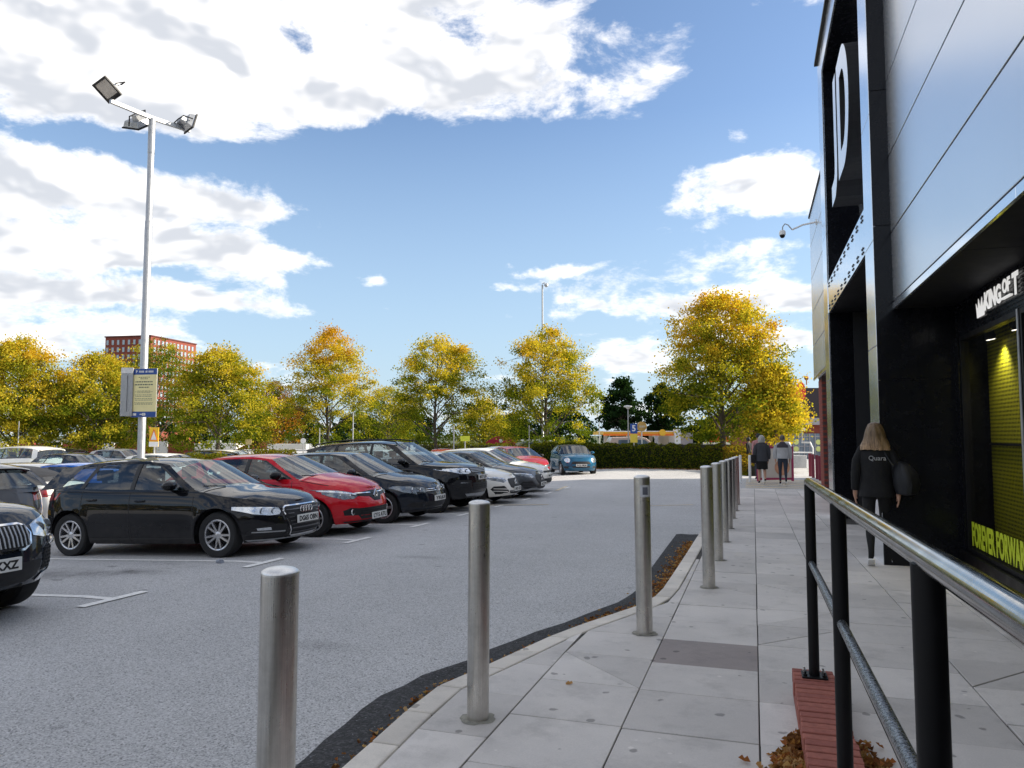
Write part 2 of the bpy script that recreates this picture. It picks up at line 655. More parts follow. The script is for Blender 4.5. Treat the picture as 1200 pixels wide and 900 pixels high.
M_CHROME = simple('chrome', (.75, .75, .76), .08, 1.0, var=.02, rvar=.02)
M_ALLOY = simple('alloy rim', (.58, .58, .60), .28, .9, var=.05)
M_ALLOYD = simple('dark alloy rim', (.12, .12, .13), .3, .9, var=.05)
M_SILVER = mat_mirror_panel('silver cladding', (.76, .78, .81), .27)
M_SILVERP = mat_mirror_panel('portal silver panel', (.84, .88, .93), .15)
M_DARKP = simple('black portal panel', (.004, .0045, .007), .25, .0, .1, var=.1, rvar=.05, spec=.2)
M_SOFFIT = simple('black soffit', (.008, .008, .010), .6, 0, 0, rvar=.04, spec=.25)
M_GALV = simple('galvanised steel', (.40, .41, .42), .45, .75, var=.14, scale=14)
M_SHOPGL = mat_glass('shop window glass', (.5, .5, .5), .75)
M_CARGL = mat_glass('car glass', (.26, .30, .31), 1.0, ior=1.9)
M_SCREEN = mat_glass('windscreen glass', (.34, .38, .38), 1.1, ior=2.5)
M_LEAF = mat_leaf('autumn leaves')
M_BARK = simple('bark', (.075, .06, .045), .95, var=.3, scale=9, bump=.6, bscale=30)
M_WHITE = simple('white paint', (.75, .75, .74), .5, var=.05)

# ------------------------------------------------------------------ ground


def lerp(tab, x):
    if x <= tab[0][0]:
        return tab[0][1]
    for (a, va), (b, vb) in zip(tab, tab[1:]):
        if x <= b:
            return va + (vb - va) * (x - a) / (b - a)
    return tab[-1][1]


def sheet(name, xs, ys, fn, mat):
    m = MB()
    m.grid([[(x, y, fn(x, y)) for x in xs] for y in ys])
    o = m.build(name, mat, smooth=True)
    o['kind'] = 'structure'
    return o


sheet('ground', [-2500, -400, -120, -70, 70, 400, 2500], [-400, -60, 0, 40, 80, 400, 3000], lambda x, y: -1.2, M_GRASS)
xs = [-95, -60, -40, -30, -24, -20, -18, -16.6, -16, -15, -13, -11, -9, -8, -7, -6.5, -6, -5, -4, -3, -2, -1, 0, 1.5, 4, 10, 30, 60]
ys = [-30, -10, -4, 0, 2, 4, 6, 8, 10, 12, 14, 16, 18, 19.5, 20, 21, 25, 30, 40, 60, 90, 130, 160]
sheet('car_park', xs, ys, z_road, M_ASPHALT)

# kerb line of the pavement, outer edge as (y, x)
_k = [at(px, py) for px, py in ((404, 898), (452, 853), (504, 808), (535, 793), (568, 780), (612, 760), (656, 740), (700, 725), (740, 712), (762, 704), (778, 688), (800, 655), (816, 630))]
KERB = [(-3, _k[0].x + .02), (0, _k[0].x)] + sorted((q.y, q.x) for q in _k) + [(_k[-1].y + 1.5, _k[-1].x + .01), (40, _k[-1].x + .01)]
print('KERB', [(round(a, 2), round(b, 2)) for a, b in KERB])
kx = lambda y: lerp(KERB, y)
PAV_END = 26.0
KW = .16

# sandy bed under the slabs
m = MB()
yy = [-3 + .5 * i for i in range(int((PAV_END + 3) / .5) + 1)]
m.grid([[(kx(y) + .02, y, z_pav(0, y) - .012), (.2, y, z_pav(0, y) - .012), (2.38, y, z_pav(0, y) - .012), (6.0, y, z_pav(0, y) - .012)] for y in yy])
bed = m.build('pavement', M_JOINT, smooth=True)
bed['kind'] = 'structure'


def slab(poly, mat, name='paving_slab', dz=0.0, parent=bed, h=.03):
    mb = MB()
    top = [(x, y, z_pav(x, y) + dz) for x, y in poly]
    bot = [(x, y, z_pav(x, y) - .035) for x, y in poly]
    n = len(poly)
    mb.add(top + bot, [tuple(range(n))] + [(i, n + i, n + (i + 1) % n, (i + 1) % n) for i in range(n)])
    return mb.build(name, mat, parent, bevel=.0025, seg=1)


random.seed(11)
G = .0035
cols = [(-1.95, -1.33, .31), (-1.33, -.70, .02), (-.70, .0, .0), (.0, .63, .0), (.63, 1.27, .33), (1.27, 1.86, .05), (1.86, 2.39, .3)]
nslab = 0
for (x0, x1, st) in cols:
    y = -1.2 + st
    while y < PAV_END - .1:
        ln = .66
        if y > 9:
            ln = .88
        y1 = min(y + ln, PAV_END)
        if x0 == -.70 and y < 5.35 < y1:
            y1 = 5.35
        elif x0 == -.70 and abs(y - 5.35) < 1e-6:
            y1 = 6.02
        G = random.uniform(.0025, .0055)
        a0, a1 = kx(y) + KW + .010, kx(y1) + KW + .010
        if a0 < x1 - .05 or a1 < x1 - .05:
            xl0, xl1 = max(x0 + G, a0), max(x0 + G, a1)
            poly = [(min(xl0, x1 - G - .002), y + G), (x1 - G, y + G), (x1 - G, y1 - G), (min(xl1, x1 - G - .002), y1 - G)]
            dark = (x0 == -.70 and abs(y - 5.35) < 1e-6)
            if y1 > 1.2:
                j = random.uniform(-.002, .002)
                cut = random.random()
                if not dark and 3.2 < y < 9 and cut < .16 and xl0 <= x0 + G + .01:
                    # slab cut corner to corner
                    a, b_, c_, d_ = poly
                    e = .006
                    if cut < .08:
                        slab([(a[0] + e, a[1]), b_, (c_[0], c_[1] - e)], M_SLAB, dz=j)
                        slab([(a[0], a[1] + e), (c_[0] - e, c_[1]), d_], M_SLAB, dz=-j)
                    else:
                        slab([a, (b_[0] - e, b_[1]), (d_[0], d_[1] - e)], M_SLAB, dz=j)
                        slab([(b_[0], b_[1] + e), c_, (d_[0] + e, d_[1])], M_SLAB, dz=-j)
                    nslab += 2
                else:
                    slab(poly, M_SLABD if dark else M_SLAB, dz=j)
                    nslab += 1
        y = y1

# kerb stones
y = 1.2
while y < PAV_END:
    y1 = min(y + (.915 if y > 7.9 else .46), PAV_END)
    mb = MB()
    g_ = .004
    ps = [(kx(y + g_), y + g_), (kx(y + g_) + KW, y + g_), (kx(y1 - g_) + KW, y1 - g_), (kx(y1 - g_), y1 - g_)]
    top = [(x, yq, z_pav(x, yq) + .003) for x, yq in ps]
    bot = [(x - (.012 if i in (0, 3) else 0), yq, z_pav(x, yq) - .12) for i, (x, yq) in enumerate(ps)]
    mb.add(top + bot, [(0, 1, 2, 3)] + [(i, 4 + i, 4 + (i + 1) % 4, (i + 1) % 4) for i in range(4)])
    mb.build('kerb_stone', M_KERB, bed, bevel=.012, seg=2)
    y = y1

# dark strip of relaid asphalt along the kerb
outer_px = [(305, 925), (347, 888), (392, 848), (440, 815), (488, 791), (540, 773), (568, 760), (624, 740), (680, 720), (716, 706), (734, 696), (742, 688), (762, 662), (788, 626)]
outer = [at(x, y, z_road) for x, y in outer_px]
outer = [Vector((q.x + (kx(q.y) - q.x) * .14, q.y, q.z)) for q in outer]
outer = [Vector((kx(1.0) - .28, 1.0, 0))] + outer
rows = []
for i, p in enumerate(outer):
    for s in ([0] if i == len(outer) - 1 else [0, .5]):
        q = p if s == 0 else (p + outer[i + 1]) * .5
        jit = random.uniform(-.015, .015)
        x_in = kx(q.y) - .004
        x_out = min(q.x + jit, x_in - .06)
        rows.append([(x_out + (x_in - x_out) * k / 5, q.y, z_road(0, q.y) + (.004 if k == 0 else .006 + random.uniform(0, .009))) for k in range(6)])
mb = MB().grid(rows)
tag(mb.build('asphalt_patch', M_PATCH, smooth=True), kind='structure')


# painted bay lines
def strip(a, b, w, mb, dz=.005):
    a, b = Vector(a), Vector(b)
    d = (b - a)
    n = max(2, int(d.length / .1))
    s = Vector((-d.y, d.x)).normalized() * w / 2
    rows = []
    for i in range(n + 1):
        p = a + d * i / n
        rows.append([(q.x, q.y, z_road(q.x, q.y) + dz) for q in (p - s, p + s)])
    mb.grid(rows)


TICKS = [1.3, 3.66, 6.04, 8.46, 10.9, 13.28, 15.6, 18.0, 20.4, 22.8, 25.2]
lines = MB()
for i, ty in enumerate(TICKS):
    strip((-11.1, ty), (-6.10, ty), .10, lines)
    strip((-6.10, ty - .40), (-6.10, ty + .40), .105, lines, .009)
tag(lines.build('bay_markings', M_PAINT), kind='structure')
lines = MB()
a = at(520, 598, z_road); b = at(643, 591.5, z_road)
strip((a.x - 1.2, a.y + .4), (b.x, b.y), .13, lines, .010)  # plain cream colour in flat strips on the asphalt
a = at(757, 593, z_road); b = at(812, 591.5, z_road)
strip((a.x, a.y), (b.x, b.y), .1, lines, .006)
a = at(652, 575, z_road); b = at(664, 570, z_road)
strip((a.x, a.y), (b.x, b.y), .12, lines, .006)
for k in range(7):  # zebra crossing stripes in road paint
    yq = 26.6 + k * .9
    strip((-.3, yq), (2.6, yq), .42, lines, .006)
tag(lines.build('cream_strips', M_CREAM), kind='structure')


# ------------------------------------------------------------------ the shop building
SHOP = empty('retail_building', (1.74, 10, 0), 0, 'silver clad shop building with a tall black framed entrance portal on the right', 'building')
SH = Vector((1.74, 10, 0))


def shop_part(mb, name, mat, smooth=False, bevel=0, parent=None, **kw):
    par = parent or SHOP
    mb.v = [(x - SH.x, y - SH.y, z - SH.z) for x, y, z in mb.v]
    return mb.build(name, mat, par, smooth, bevel, **kw)


ZS = 3.1          # soffit
XC = 1.74         # cladding plane
XW = 2.42         # window plane
XP = 1.53         # portal front
PY0, PY1, PY2, PY3 = 10.55, 11.28, 16.7, 17.55
HT = 8.0
HP = 9.75

# core volume behind the skin
core = MB().box(XC + .14, 30, -14, PY0 - .01, 3.35, HT - .05).box(XC + .14, 30, PY3 + .01, 23.78, ZS + .2, HT - .05)
core.box(2.9, 30, PY0 - .01, PY3 + .01, 4.9, HP - .1)
core.box(6.5, 30, -14, 23.7, -.4, 3.4)
shop_part(core, 'wall', M_BLACKM)
# upper cladding panels: four rows
rows_z = [(ZS + .10, 4.1), (4.1, 5.1), (5.1, 6.1), (6.1, 7.1), (7.1, HT)]
for (ya, yb, seg) in ((-14, PY0 - .006, 8.18), (PY3 + .006, 23.8, 3.1)):
    n = max(1, round((yb - ya) / seg))
    for (za, zb) in rows_z:
        for k in range(n):
            y0, y1 = ya + (yb - ya) * k / n, ya + (yb - ya) * (k + 1) / n
            shop_part(MB().box(XC, XC + .06, y0 + .006, y1 - .006, za + .011, zb - .011), 'cladding_panel', M_SILVER, bevel=.004)
shop_part(MB().box(XC + .05, XC + .13, -14, PY0 - .006, ZS + .12, HT - .04).box(XC + .05, XC + .13, PY3 + .008, 23.78, ZS + .12, HT - .04), 'cladding_backing', M_BLACKM)
# end wall of the far wing
for (za, zb) in rows_z:
    shop_part(MB().box(XC + .07, 12, 23.80, 23.86, za + .011, zb - .011), 'cladding_panel', M_SILVER, bevel=.004)
# drip flashing: the pale line under the cladding, in lengths
for (ya, yb) in ((-14, -1.95), (-1.94, 5.79), (5.80, PY0 - .01), (PY3 + .01, 23.8)):
    shop_part(MB().box(XC - .012, XC + .018, ya, yb, ZS + .002, ZS + .085), 'drip_flashing', M_SILVERP, bevel=.004)
shop_part(MB().box(XC - .03, XC + .3, -14, PY0 - .01, HT, HT + .06).box(XC - .03, XC + .3, PY3 + .01, 23.9, HT, HT + .06), 'parapet_coping', M_BLACK)
# soffits
y = -14
while y < PY0 - .1:
    y1 = min(y + 3.05, PY0 - .01)
    shop_part(MB().box(XC + .021, XW + .04, y + .004, y1 - .004, ZS + .01, ZS + .06), 'soffit_panel', M_SOFFIT)
    y = y1
shop_part(MB().box(XC + .11, 3.5, PY3 + .01, 23.78, ZS + .05, ZS + .12), 'soffit_panel', M_SILVER)

# entrance portal
por = MB()
por.box(XP + .035, 2.9, PY0 + .002, PY1 - .03, -.4, HP - .04)
por.box(XP + .035, 2.9, PY2 + .03, PY3 - .002, -.4, HP - .04)
por.box(XP + .035, 2.9, PY1 - .03, PY2 + .03, 9.2, HP - .04)
shop_part(por, 'portal_frame', M_DARKP)
for (ya, yb) in ((PY0, PY1), (PY2, PY3)):
    for (za, zb) in ((-.3, 1.13), (1.13, 2.65), (2.65, 4.02), (4.02, 5.7), (5.7, 7.5), (7.5, HP)):
        shop_part(MB().box(XP, XP + .034, ya + .004, yb - .004, za + .005, zb - .005), 'portal_panel', M_SILVERP, bevel=.003)
for k in range(4):
    ya, yb = PY1 + (PY2 - PY1) * k / 4, PY1 + (PY2 - PY1) * (k + 1) / 4
    shop_part(MB().box(XP + .001, XP + .034, ya + .003, yb - .003, 9.2, HP), 'portal_panel', M_SILVERP, bevel=.003)
shop_part(MB().box(XP - .06, 3.0, PY0 - .05, PY3 + .08, HP + .002, HP + .07), 'parapet_coping', M_BLACK)
# black side panels facing us, with joints
for (za, zb) in ((-.3, 2.2), (2.2, 4.2), (4.2, 6.0), (6.0, 7.9), (7.9, HP)):
    shop_part(MB().box(XP + .005, 2.5, PY0 - .010, PY0 + .002, za + .004, zb - .004), 'side_panel', M_DARKP, bevel=.003)
# riveted band over the doors
BZ0, BZ1 = 4.02, 4.66
nb = 5
for k in range(nb):
    ya, yb = PY1 + (PY2 - PY1) * k / nb, PY1 + (PY2 - PY1) * (k + 1) / nb
    pn = shop_part(MB().box(XP + .01, XP + .05, ya + .003, yb - .003, BZ0, BZ1), 'riveted_panel', M_SILVERP, bevel=.002)
    riv = MB()
    for q in range(2):
        yc = ya + (yb - ya) * (q + .5) / 2
        for zc in (BZ0 + .09, BZ1 - .09):
            for dy in (-.05, .05):
                for dz in (-.03, .03):
                    riv.tube((XP - .003, yc + dy, zc + dz), (XP + .012, yc + dy, zc + dz), .016, n=8)
    riv.v = [(x - SH.x, y_ - SH.y, z - SH.z) for x, y_, z in riv.v]
    tag(riv.build('rivet', M_BLACKM, pn), kind='stuff')
shop_part(MB().box(XP + .05, 2.9, PY1 - .03, PY2 + .03, BZ0 + .01, BZ0 + .06), 'soffit_panel', M_SOFFIT)
shop_part(MB().box(XP + .05, 2.9, PY1 - .03, PY2 + .03, BZ1 - .05, BZ1 - .005), 'sign_ledge', M_SILVERP)
# glossy back wall of the sign recess
for k in range(3):
    ya, yb = PY1 + (PY2 - PY1) * k / 3, PY1 + (PY2 - PY1) * (k + 1) / 3
    shop_part(MB().box(2.18, 2.22, ya + .003 - (.02 if k == 0 else 0), yb - .003 + (.02 if k == 2 else 0), BZ1, 9.2), 'recess_panel', M_SILVERP)
# dark entrance lobby with doors standing deep inside
lob = MB().box(5.6, 5.7, PY0, PY3, -.4, 4.1).box(2.0, 5.7, PY2 + .001, PY2 + .03, -.4, BZ0)
lob.box(2.0, 5.7, PY1 - .03, PY1 - .001, -.4, BZ0)
shop_part(lob, 'lobby_wall', M_BLACKM)
shop_part(MB().box(XP + .02, 5.6, PY1 - .03, PY2 + .03, -.3, z_pav(0, 16) + .004), 'lobby_floor', M_JOINT)
for k in range(4):
    ya = PY1 + .1 + k * 1.33
    d = shop_part(MB().box(3.5, 3.53, ya, ya + 1.25, -.2, 2.4).box(3.48, 3.55, ya, ya + .06, -.2, 2.4).box(3.48, 3.55, ya + 1.19, ya + 1.25, -.2, 2.4), 'entrance_door', M_DARKP)

# red brick pier and wall of the next unit below the far wing
pier = MB().box(1.86, 3.4, 22.55, 23.6, -.4, ZS + .1)
pc = shop_part(pier, 'brick_pier', M_MORTAR)
random.seed(4)
zc = -.3
row = 0
while zc < ZS - .03:
    yc = 22.55 - .012 + (0 if row % 2 else .11)
    for k in range(5):
        a, b = max(22.54, yc + k * .225), min(23.61, yc + k * .225 + .215)
        if b - a > .03 and zc > -.3:
            shop_part(MB().box(1.848, 1.95, a, b, zc, zc + .065), 'brick', M_BRICK2, parent=None).parent = SHOP
    xc = 1.96 if row % 2 else 1.96 - .11
    for k in range(2):
        a, b = max(1.955, xc + k * .225), xc + k * .225 + .215
        shop_part(MB().box(a, b, 22.535, 22.6, zc, zc + .065), 'brick', M_BRICK2)
    zc += .075
    row += 1
shop_part(MB().box(1.72, 1.80, PY3 + .05, PY3 + .12, -.3, ZS), 'corner_trim', M_SILVER)
for k in range(5):
    shop_part(MB().box(2.6, 2.66, 18.0 + k * .9, 18.0 + k * .9 + .87, -.3, ZS), 'shopfront_panel', M_BRICK2)

# hidden run of further units beyond: it throws the long shade over the aisle
unit = empty('retail_unit', (6, 30, 0), 0, 'plain neighbouring retail unit standing beyond the silver shop wing', 'building')
MB().box(-1.2, 26, -6.0, 5.5, -.6, 7.7).build('wall', M_SILVER, unit)
MB().box(-1.3, 26.1, -6.1, 5.6, 7.71, 7.8).build('roof', M_BLACKM, unit)

# shop window wall: fascia, frames, panes
shop_part(MB().box(XW, XW + .12, -6, PY0 - .012, 2.70, ZS + .009), 'sign_fascia', M_DARKP)
rb = MB()
for k in range(9):
    zc = 2.72 + k * .042
    rb.box(XW - .008, XW + .001, -2, PY0 - .014, zc, zc + .022)
shop_part(rb, 'fascia_ribbing', M_DARKP)
win = [(10.35, 8.17), (8.17, 5.3), (5.3, 2.4), (2.4, -.5)]
shop_part(MB().box(XW - .02, XW + .1, PY0 - .35 + .15, PY0 - .011, -.1, 2.7), 'dark_jamb', M_DARKP)
for (y1, y0) in win:
    f = shop_part(MB().box(XW, XW + .09, y0 + .03, y0 + .075, .12, 2.7).box(XW, XW + .09, y1 - .045, y1, .12, 2.7)
                  .box(XW, XW + .09, y0 + .075, y1 - .045, 2.64, 2.7).box(XW, XW + .09, y0 + .075, y1 - .045, .12, .17), 'window_frame', M_BLACK, bevel=.004)
    p = MB().box(XW + .04, XW + .05, y0 + .074, y1 - .044, .169, 2.641)
    p.v = [(x - SH.x, y_ - SH.y, z) for x, y_, z in p.v]
    p.build('pane', M_SHOPGL, f)
shop_part(MB().box(XW - .015, XW - .001, 8.18, 8.22, .12, 2.7), 'mullion', M_GALV, bevel=.003)
shop_part(MB().box(XW - .05, XW + .1, -6, PY0 - .02, -.12, .115), 'window_plinth', M_BLACK)
shop_part(MB().box(XW + .1, 6.5, -6, PY0, -.1, .11), 'window_floor', M_BLACKM)
shop_part(MB().box(XW + .12, 6.5, -6, PY0, 2.85, 2.9), 'shop_ceiling', M_BLACKM)


def mat_mesh():
    m, g, b = principled('yellow perforated sheet', (.45, .42, .02), .55)
    p = world_pos(g)
    s = g.sep(p)
    u = g.math('ADD', g.math('MULTIPLY', s[0], 20), g.math('MULTIPLY', s[1], 20))
    v = g.math('MULTIPLY', s[2], 22)
    a = g.math('SINE', g.math('MULTIPLY', g.math('ADD', u, v), PI))
    c = g.math('SINE', g.math('MULTIPLY', g.math('SUBTRACT', u, v), PI))
    hole = g.math('GREATER_THAN', g.math('MULTIPLY', a, c), .25)
    g.put(b, 'Base Color', g.mix(hole, (.50, .48, .015), (.035, .03, .005)))
    return m


M_MESH = mat_mesh()
disp = empty('window_display', (2.74, 9.25, 0), 0, 'yellow perforated metal display wall behind the shop window', 'display')
for (ya, yb) in ((-.9, 1.20), (-3.05, -.95), (-5.2, -3.1)):
    for (za, zb) in ((.12, 1.38), (1.41, 2.78)):
        MB().box(0, .02, ya, yb, za, zb).build('perforated_sheet', M_MESH, disp)
MB().box(-.02, .0, -5.2, 1.2, 1.382, 1.408).build('rail', M_BLACKM, disp)
# the display turns back along the far end
lamp_m, g, b = principled('spot lamp glow', (1, .95, .8), .4)
b.inputs['Emission Color'].default_value = (1, .93, .8, 1)
b.inputs['Emission Strength'].default_value = 2.2
for i, (x, y, lb) in enumerate(((2.57, 9.75, 'black ceiling spotlight in the window nearer the entrance'), (2.58, 8.9, 'black ceiling spotlight in the window nearer the street corner'))):
    s = empty('spotlight', (x, y, 2.85), 0, lb, 'spotlight', 'spotlights over the shop window')
    MB().tube((0, 0, 0), (0, 0, -.12), .012).tube((0, 0, -.10), (.03, .01, -.26), .055, .055, 16).build('lamp_body', M_BLACK, s, True)
    ld = bpy.data.lights.new('spotlight_lamp', 'SPOT')
    ld.energy = 15
    ld.color = (1, .93, .8)
    ld.spot_size = R(110)
    ld.spot_blend = .8
    ld.shadow_soft_size = .04
    lo = bpy.data.objects.new('spotlight_lamp', ld)
    C.objects.link(lo)
    lo.parent = s
    lo.location = (.03, .01, -.28)
    lo.rotation_euler = Vector((.25, .15, -.9)).to_track_quat('-Z', 'Y').to_euler()
    MB().tube((.03, .01, -.2601), (.031, .0105, -.264), .045, .045, 16).build('lamp_face', lamp_m, s, True)
# dark garment on a form at the edge of the window
gar = MB().lathe([(.12, 0), (.17, .08), (.16, .3), (.19, .5), (.21, .62), (.15, .70), (.06, .74), (.055, .8)], 20, Matrix.Diagonal((.5, 1.15, 1, 1)))
gar.path([(0, .2, .62), (0, .29, .4), (-.02, .33, .12)], [.075, .06, .05], 10).path([(0, -.2, .62), (0, -.29, .4), (-.02, -.33, .12)], [.075, .06, .05], 10)
go = empty('clothes_form', (2.60, 7.55, .12), 0, 'black jacket shown on a form in the shop window', 'clothing form')
gar.build('jacket', M_BLACKM, go, True, loc=(0, 0, .85))
MB().tube((0, 0, 0), (0, 0, .86), .02).lathe([(.18, 0), (.18, .02), (0, .025)], 20).build('stand', M_BLACK, go, True)

# lettering on the glass
M_LIME = simple('lime vinyl', (.52, .62, .02), .5, var=.04)
t = MB()
Lt = 2.34
body = 'FOREVER FORWARD'
vs, fs = text_mesh(body, .30, .0015, bold=.011, sx=1.0, spacing=1.0)
x0 = min(v[0] for v in vs); x1 = max(v[0] for v in vs); y0 = min(v[1] for v in vs); y1 = max(v[1] for v in vs)
fm = frame((XW + .034, (10.22 + 8.32) / 2, .335), (0, -1, 0), (0, 0, 1))
t.add([fm @ Vector(((v[0] - (x0 + x1) / 2) / (x1 - x0) * 1.98, (v[1] - (y0 + y1) / 2) / (y1 - y0) * .29, v[2])) for v in vs], fs)
tag(t.build('window_lettering', M_LIME), 'lime green FOREVER FORWARD lettering along the bottom of the shop window', 'lettering')

M_SIGNW, g, b = principled('lit white sign letters', (.8, .8, .8), .45)
b.inputs['Emission Color'].default_value = (1, .98, .95, 1)
b.inputs['Emission Strength'].default_value = .16
sg = empty('slogan_sign', (XW - .02, 8.7, 2.93), 0, 'white crown and KING OF lettering on the dark fascia', 'sign')


def fascia(name, body, y_left, z, h, w):
    vs, fs = text_mesh(body, .2, .0025, bold=.008)
    x0 = min(v[0] for v in vs); x1 = max(v[0] for v in vs); ya = min(v[1] for v in vs); yb = max(v[1] for v in vs)
    mb = MB()
    mb.add([(-.004 - v[2], y_left - 8.7 - (v[0] - x0) / (x1 - x0) * w, z - 2.93 + ((v[1] - ya) / (yb - ya)) * h) for v in vs], fs)
    return mb.build(name, M_SIGNW, sg)


# crown
cr = MB()
cy = 9.5
cz = 2.80
pts = [(0, 0), (.27, 0), (.30, .17), (.225, .09), (.20, .21), (.135, .10), (.07, .21), (.045, .09), (-.03, .17)]
cr.prism([(cy - u, cz + .0 + w_) for u, w_ in pts], 'x', XW - .014, XW - .009)
cr.v = [(x - (XW - .02), y_ - 8.7, z - 2.93) for x, y_, z in cr.v]
cr.build('crown', M_SIGNW, sg)
fascia('letters', 'KING', 9.16, 2.83, .20, .56)
fascia('letters', 'OF', 8.55, 2.90, .145, .24)
MB().box(-.016, .01, 8.29 - 8.7, 8.55 - 8.7, 2.845 - 2.93, 2.865 - 2.93).build('underline', M_SIGNW, sg)
fascia('letters', 'T', 8.25, 2.83, .22, .18)

# big two letter sign in the portal recess
M_LETTER = simple('pale letter face', (.92, .94, .96), .3, .5, var=.01, rvar=0)
js = empty('shop_sign', (XP + .02, 14, 6.02), 0, 'huge deep white and black JD letters in the portal recess', 'sign')


def big_letter(name, outer, inner, y0, z0, depth=.55):
    """outer and inner outlines as (y to the left, z)"""
    bm = bmesh.new()
    loops = [outer] + ([inner] if inner else [])
    pts = []
    es = []
    for lp in loops:
        n0 = len(pts)
        pts += [Vector((a, b)) for a, b in lp]
        es += [(n0 + i, n0 + (i + 1) % len(lp)) for i in range(len(lp))]
    res = delaunay_2d_cdt(pts, es, [], 4, 1e-5)
    v2, f2 = res[0], res[2]
    def inside(p, lp):
        c = False
        for i in range(len(lp)):
            a, b = lp[i], lp[i - 1]
            if (a[1] > p[1]) != (b[1] > p[1]) and p[0] < (b[0] - a[0]) * (p[1] - a[1]) / (b[1] - a[1]) + a[0]:
                c = not c
        return c
    face = MB()
    fcs = []
    for f in f2:
        cx = sum(v2[i][0] for i in f) / len(f); cy_ = sum(v2[i][1] for i in f) / len(f)
        if inside((cx, cy_), outer) and not (inner and inside((cx, cy_), inner)):
            fcs.append(tuple(f))
    face.add([(-.001, y0 - a, z0 + b) for a, b in v2], fcs)
    face.add([(.03, y0 - a, z0 + b) for a, b in v2], fcs)
    lo = face.build(name, M_LETTER, js)
    side = MB()
    for lp in loops:
        n = len(lp)
        side.add([(0, y0 - a, z0 + b) for a, b in lp] + [(depth, y0 - a, z0 + b) for a, b in lp], [(i, n + i, n + (i + 1) % n, (i + 1) % n) for i in range(n)])
    side.build('return', M_BLACKM, lo)


D_o = [(0, 0), (.72, 0)] + [(.72 + .88 * math.cos(a), .98 + .98 * math.sin(a)) for a in [R(-88 + 8 * k) for k in range(23)]] + [(.72, 1.96), (0, 1.96)]
D_i = [(.42, .36), (.72, .36)] + [(.72 + .46 * math.cos(a), .98 + .62 * math.sin(a)) for a in [R(-84 + 12 * k) for k in range(15)]] + [(.72, 1.6), (.42, 1.6)]
J_o = [(.62, 1.96), (1.02, 1.96), (1.02, .45), (.95, .18), (.8, .02), (.6, -.1), (.0, -.12), (.0, .24), (.45, .26), (.58, .34), (.62, .5)]
D_o, D_i, J_o = [[(a, b * 1.055) for a, b in q] for q in (D_o, D_i, J_o)]
big_letter('letter', D_o, D_i, 14.25 - 14, 0.0)
big_letter('letter', J_o, None, 15.46 - 14, 0.0)

# security camera on its arm
cp = far(957, 21.5, 3.1)
cpz = hz(263, 19.5)
sc_ = empty('security_camera', (XC, 21.4, 7.22), 0, 'white dome security camera on an arm off the building corner', 'camera')
e = Vector((XC, 21.4))
MB().path([(0, 0, 0), (-.35, 0, -.05), (-.62, 0, -.16)], .025).tube((.0, 0, 0), (-.02, 0, 0), .08).build('arm', M_WHITE, sc_, True)
MB().path([(-.62, 0, -.16), (-.72, 0, -.02), (-.80, 0, .02), (-.86, 0, -.06), (-.87, 0, -.18)], .016).build('swan_neck', M_GALV, sc_, True)
MB().lathe([(0, 0), (.06, 0), (.085, -.04), (.085, -.12), (.07, -.13)], 16, Matrix.Translation((-.87, 0, -.16))).build('housing', M_WHITE, sc_, True)
MB().lathe([(.07, -.13), (.065, -.17), (.04, -.2), (0, -.215)], 16, Matrix.Translation((-.87, 0, -.16))).build('dome', M_BLACK, sc_, True)

# ------------------------------------------------------------------ handrail on the brick wall
WZ = .155
wall = empty('brick_wall', (.31, 0, 0), 0, 'low red brick wall that carries the black handrail posts', 'wall')
zt = lambda y: WZ + z_pav(0, y) - .0


def sloped_box(mb, x0, x1, y0, y1, za, zb):
    vs = [(x, y, z + z_pav(0, y)) for x in (x0, x1) for y in (y0, y1) for z in (za, zb)]
    return mb.add(vs, [(0, 1, 3, 2), (4, 6, 7, 5), (0, 4, 5, 1), (2, 3, 7, 6), (0, 2, 6, 4), (1, 5, 7, 3)])


sloped_box(MB(), -.105, .105, -2, 4.93, -.05, WZ - .010).build('mortar_core', M_MORTAR, wall)
random.seed(5)
y = 4.94
i = 0
while y > -.9:
    wdt = .063
    mb = MB()
    j = random.uniform(-.004, .004)
    sloped_box(mb, -.1175 + j, .1095 + j, y - wdt, y, WZ - .075, WZ + random.uniform(-.0025, .0025))
    mb.build('brick', M_BRICK, wall, bevel=.003, seg=1)
    y -= .0765
y = 4.935
for zc, off in ((-.02, 0), (.0, 0)):
    break
for r_, (za, zb) in enumerate(((.005, .068),)):
    for sx in (-1, 1):
        y = 4.94 - (.11 if sx > 0 else 0)
        while y > .8:
            mb = MB()
            a, b = (-.115, -.08) if sx < 0 else (.08, .115)
            sloped_box(mb, a, b, y - .213, y, za, zb)
            mb.build('brick', M_BRICK, wall, bevel=.003, seg=1)
            y -= .225
for xx in (-.10, .005):
    mb = MB()
    sloped_box(mb, xx, xx + .1, 4.9, 4.945, .005, .068)
    mb.build('brick', M_BRICK, wall, bevel=.003, seg=1)

M_RAIL = mat_steel('polished steel rail', (.40, .40, .39), .09)


def mat_rail2():
    m, g, b = principled('worn black rail', (.02, .02, .02), .3, .6)
    tc = g.node('ShaderNodeTexCoord')
    n = g.noise(tc.outputs['Object'], 150, 5, .7)
    k = g.rng(n, .42, .62, 0, 1)
    g.put(b, 'Base Color', g.mix(k, (.03, .03, .035), (.32, .34, .36)))
    g.put(b, 'Roughness', g.rng(n, .4, .6, .2, .4))
    bump_to(g, b, n, .3, .003)
    return m


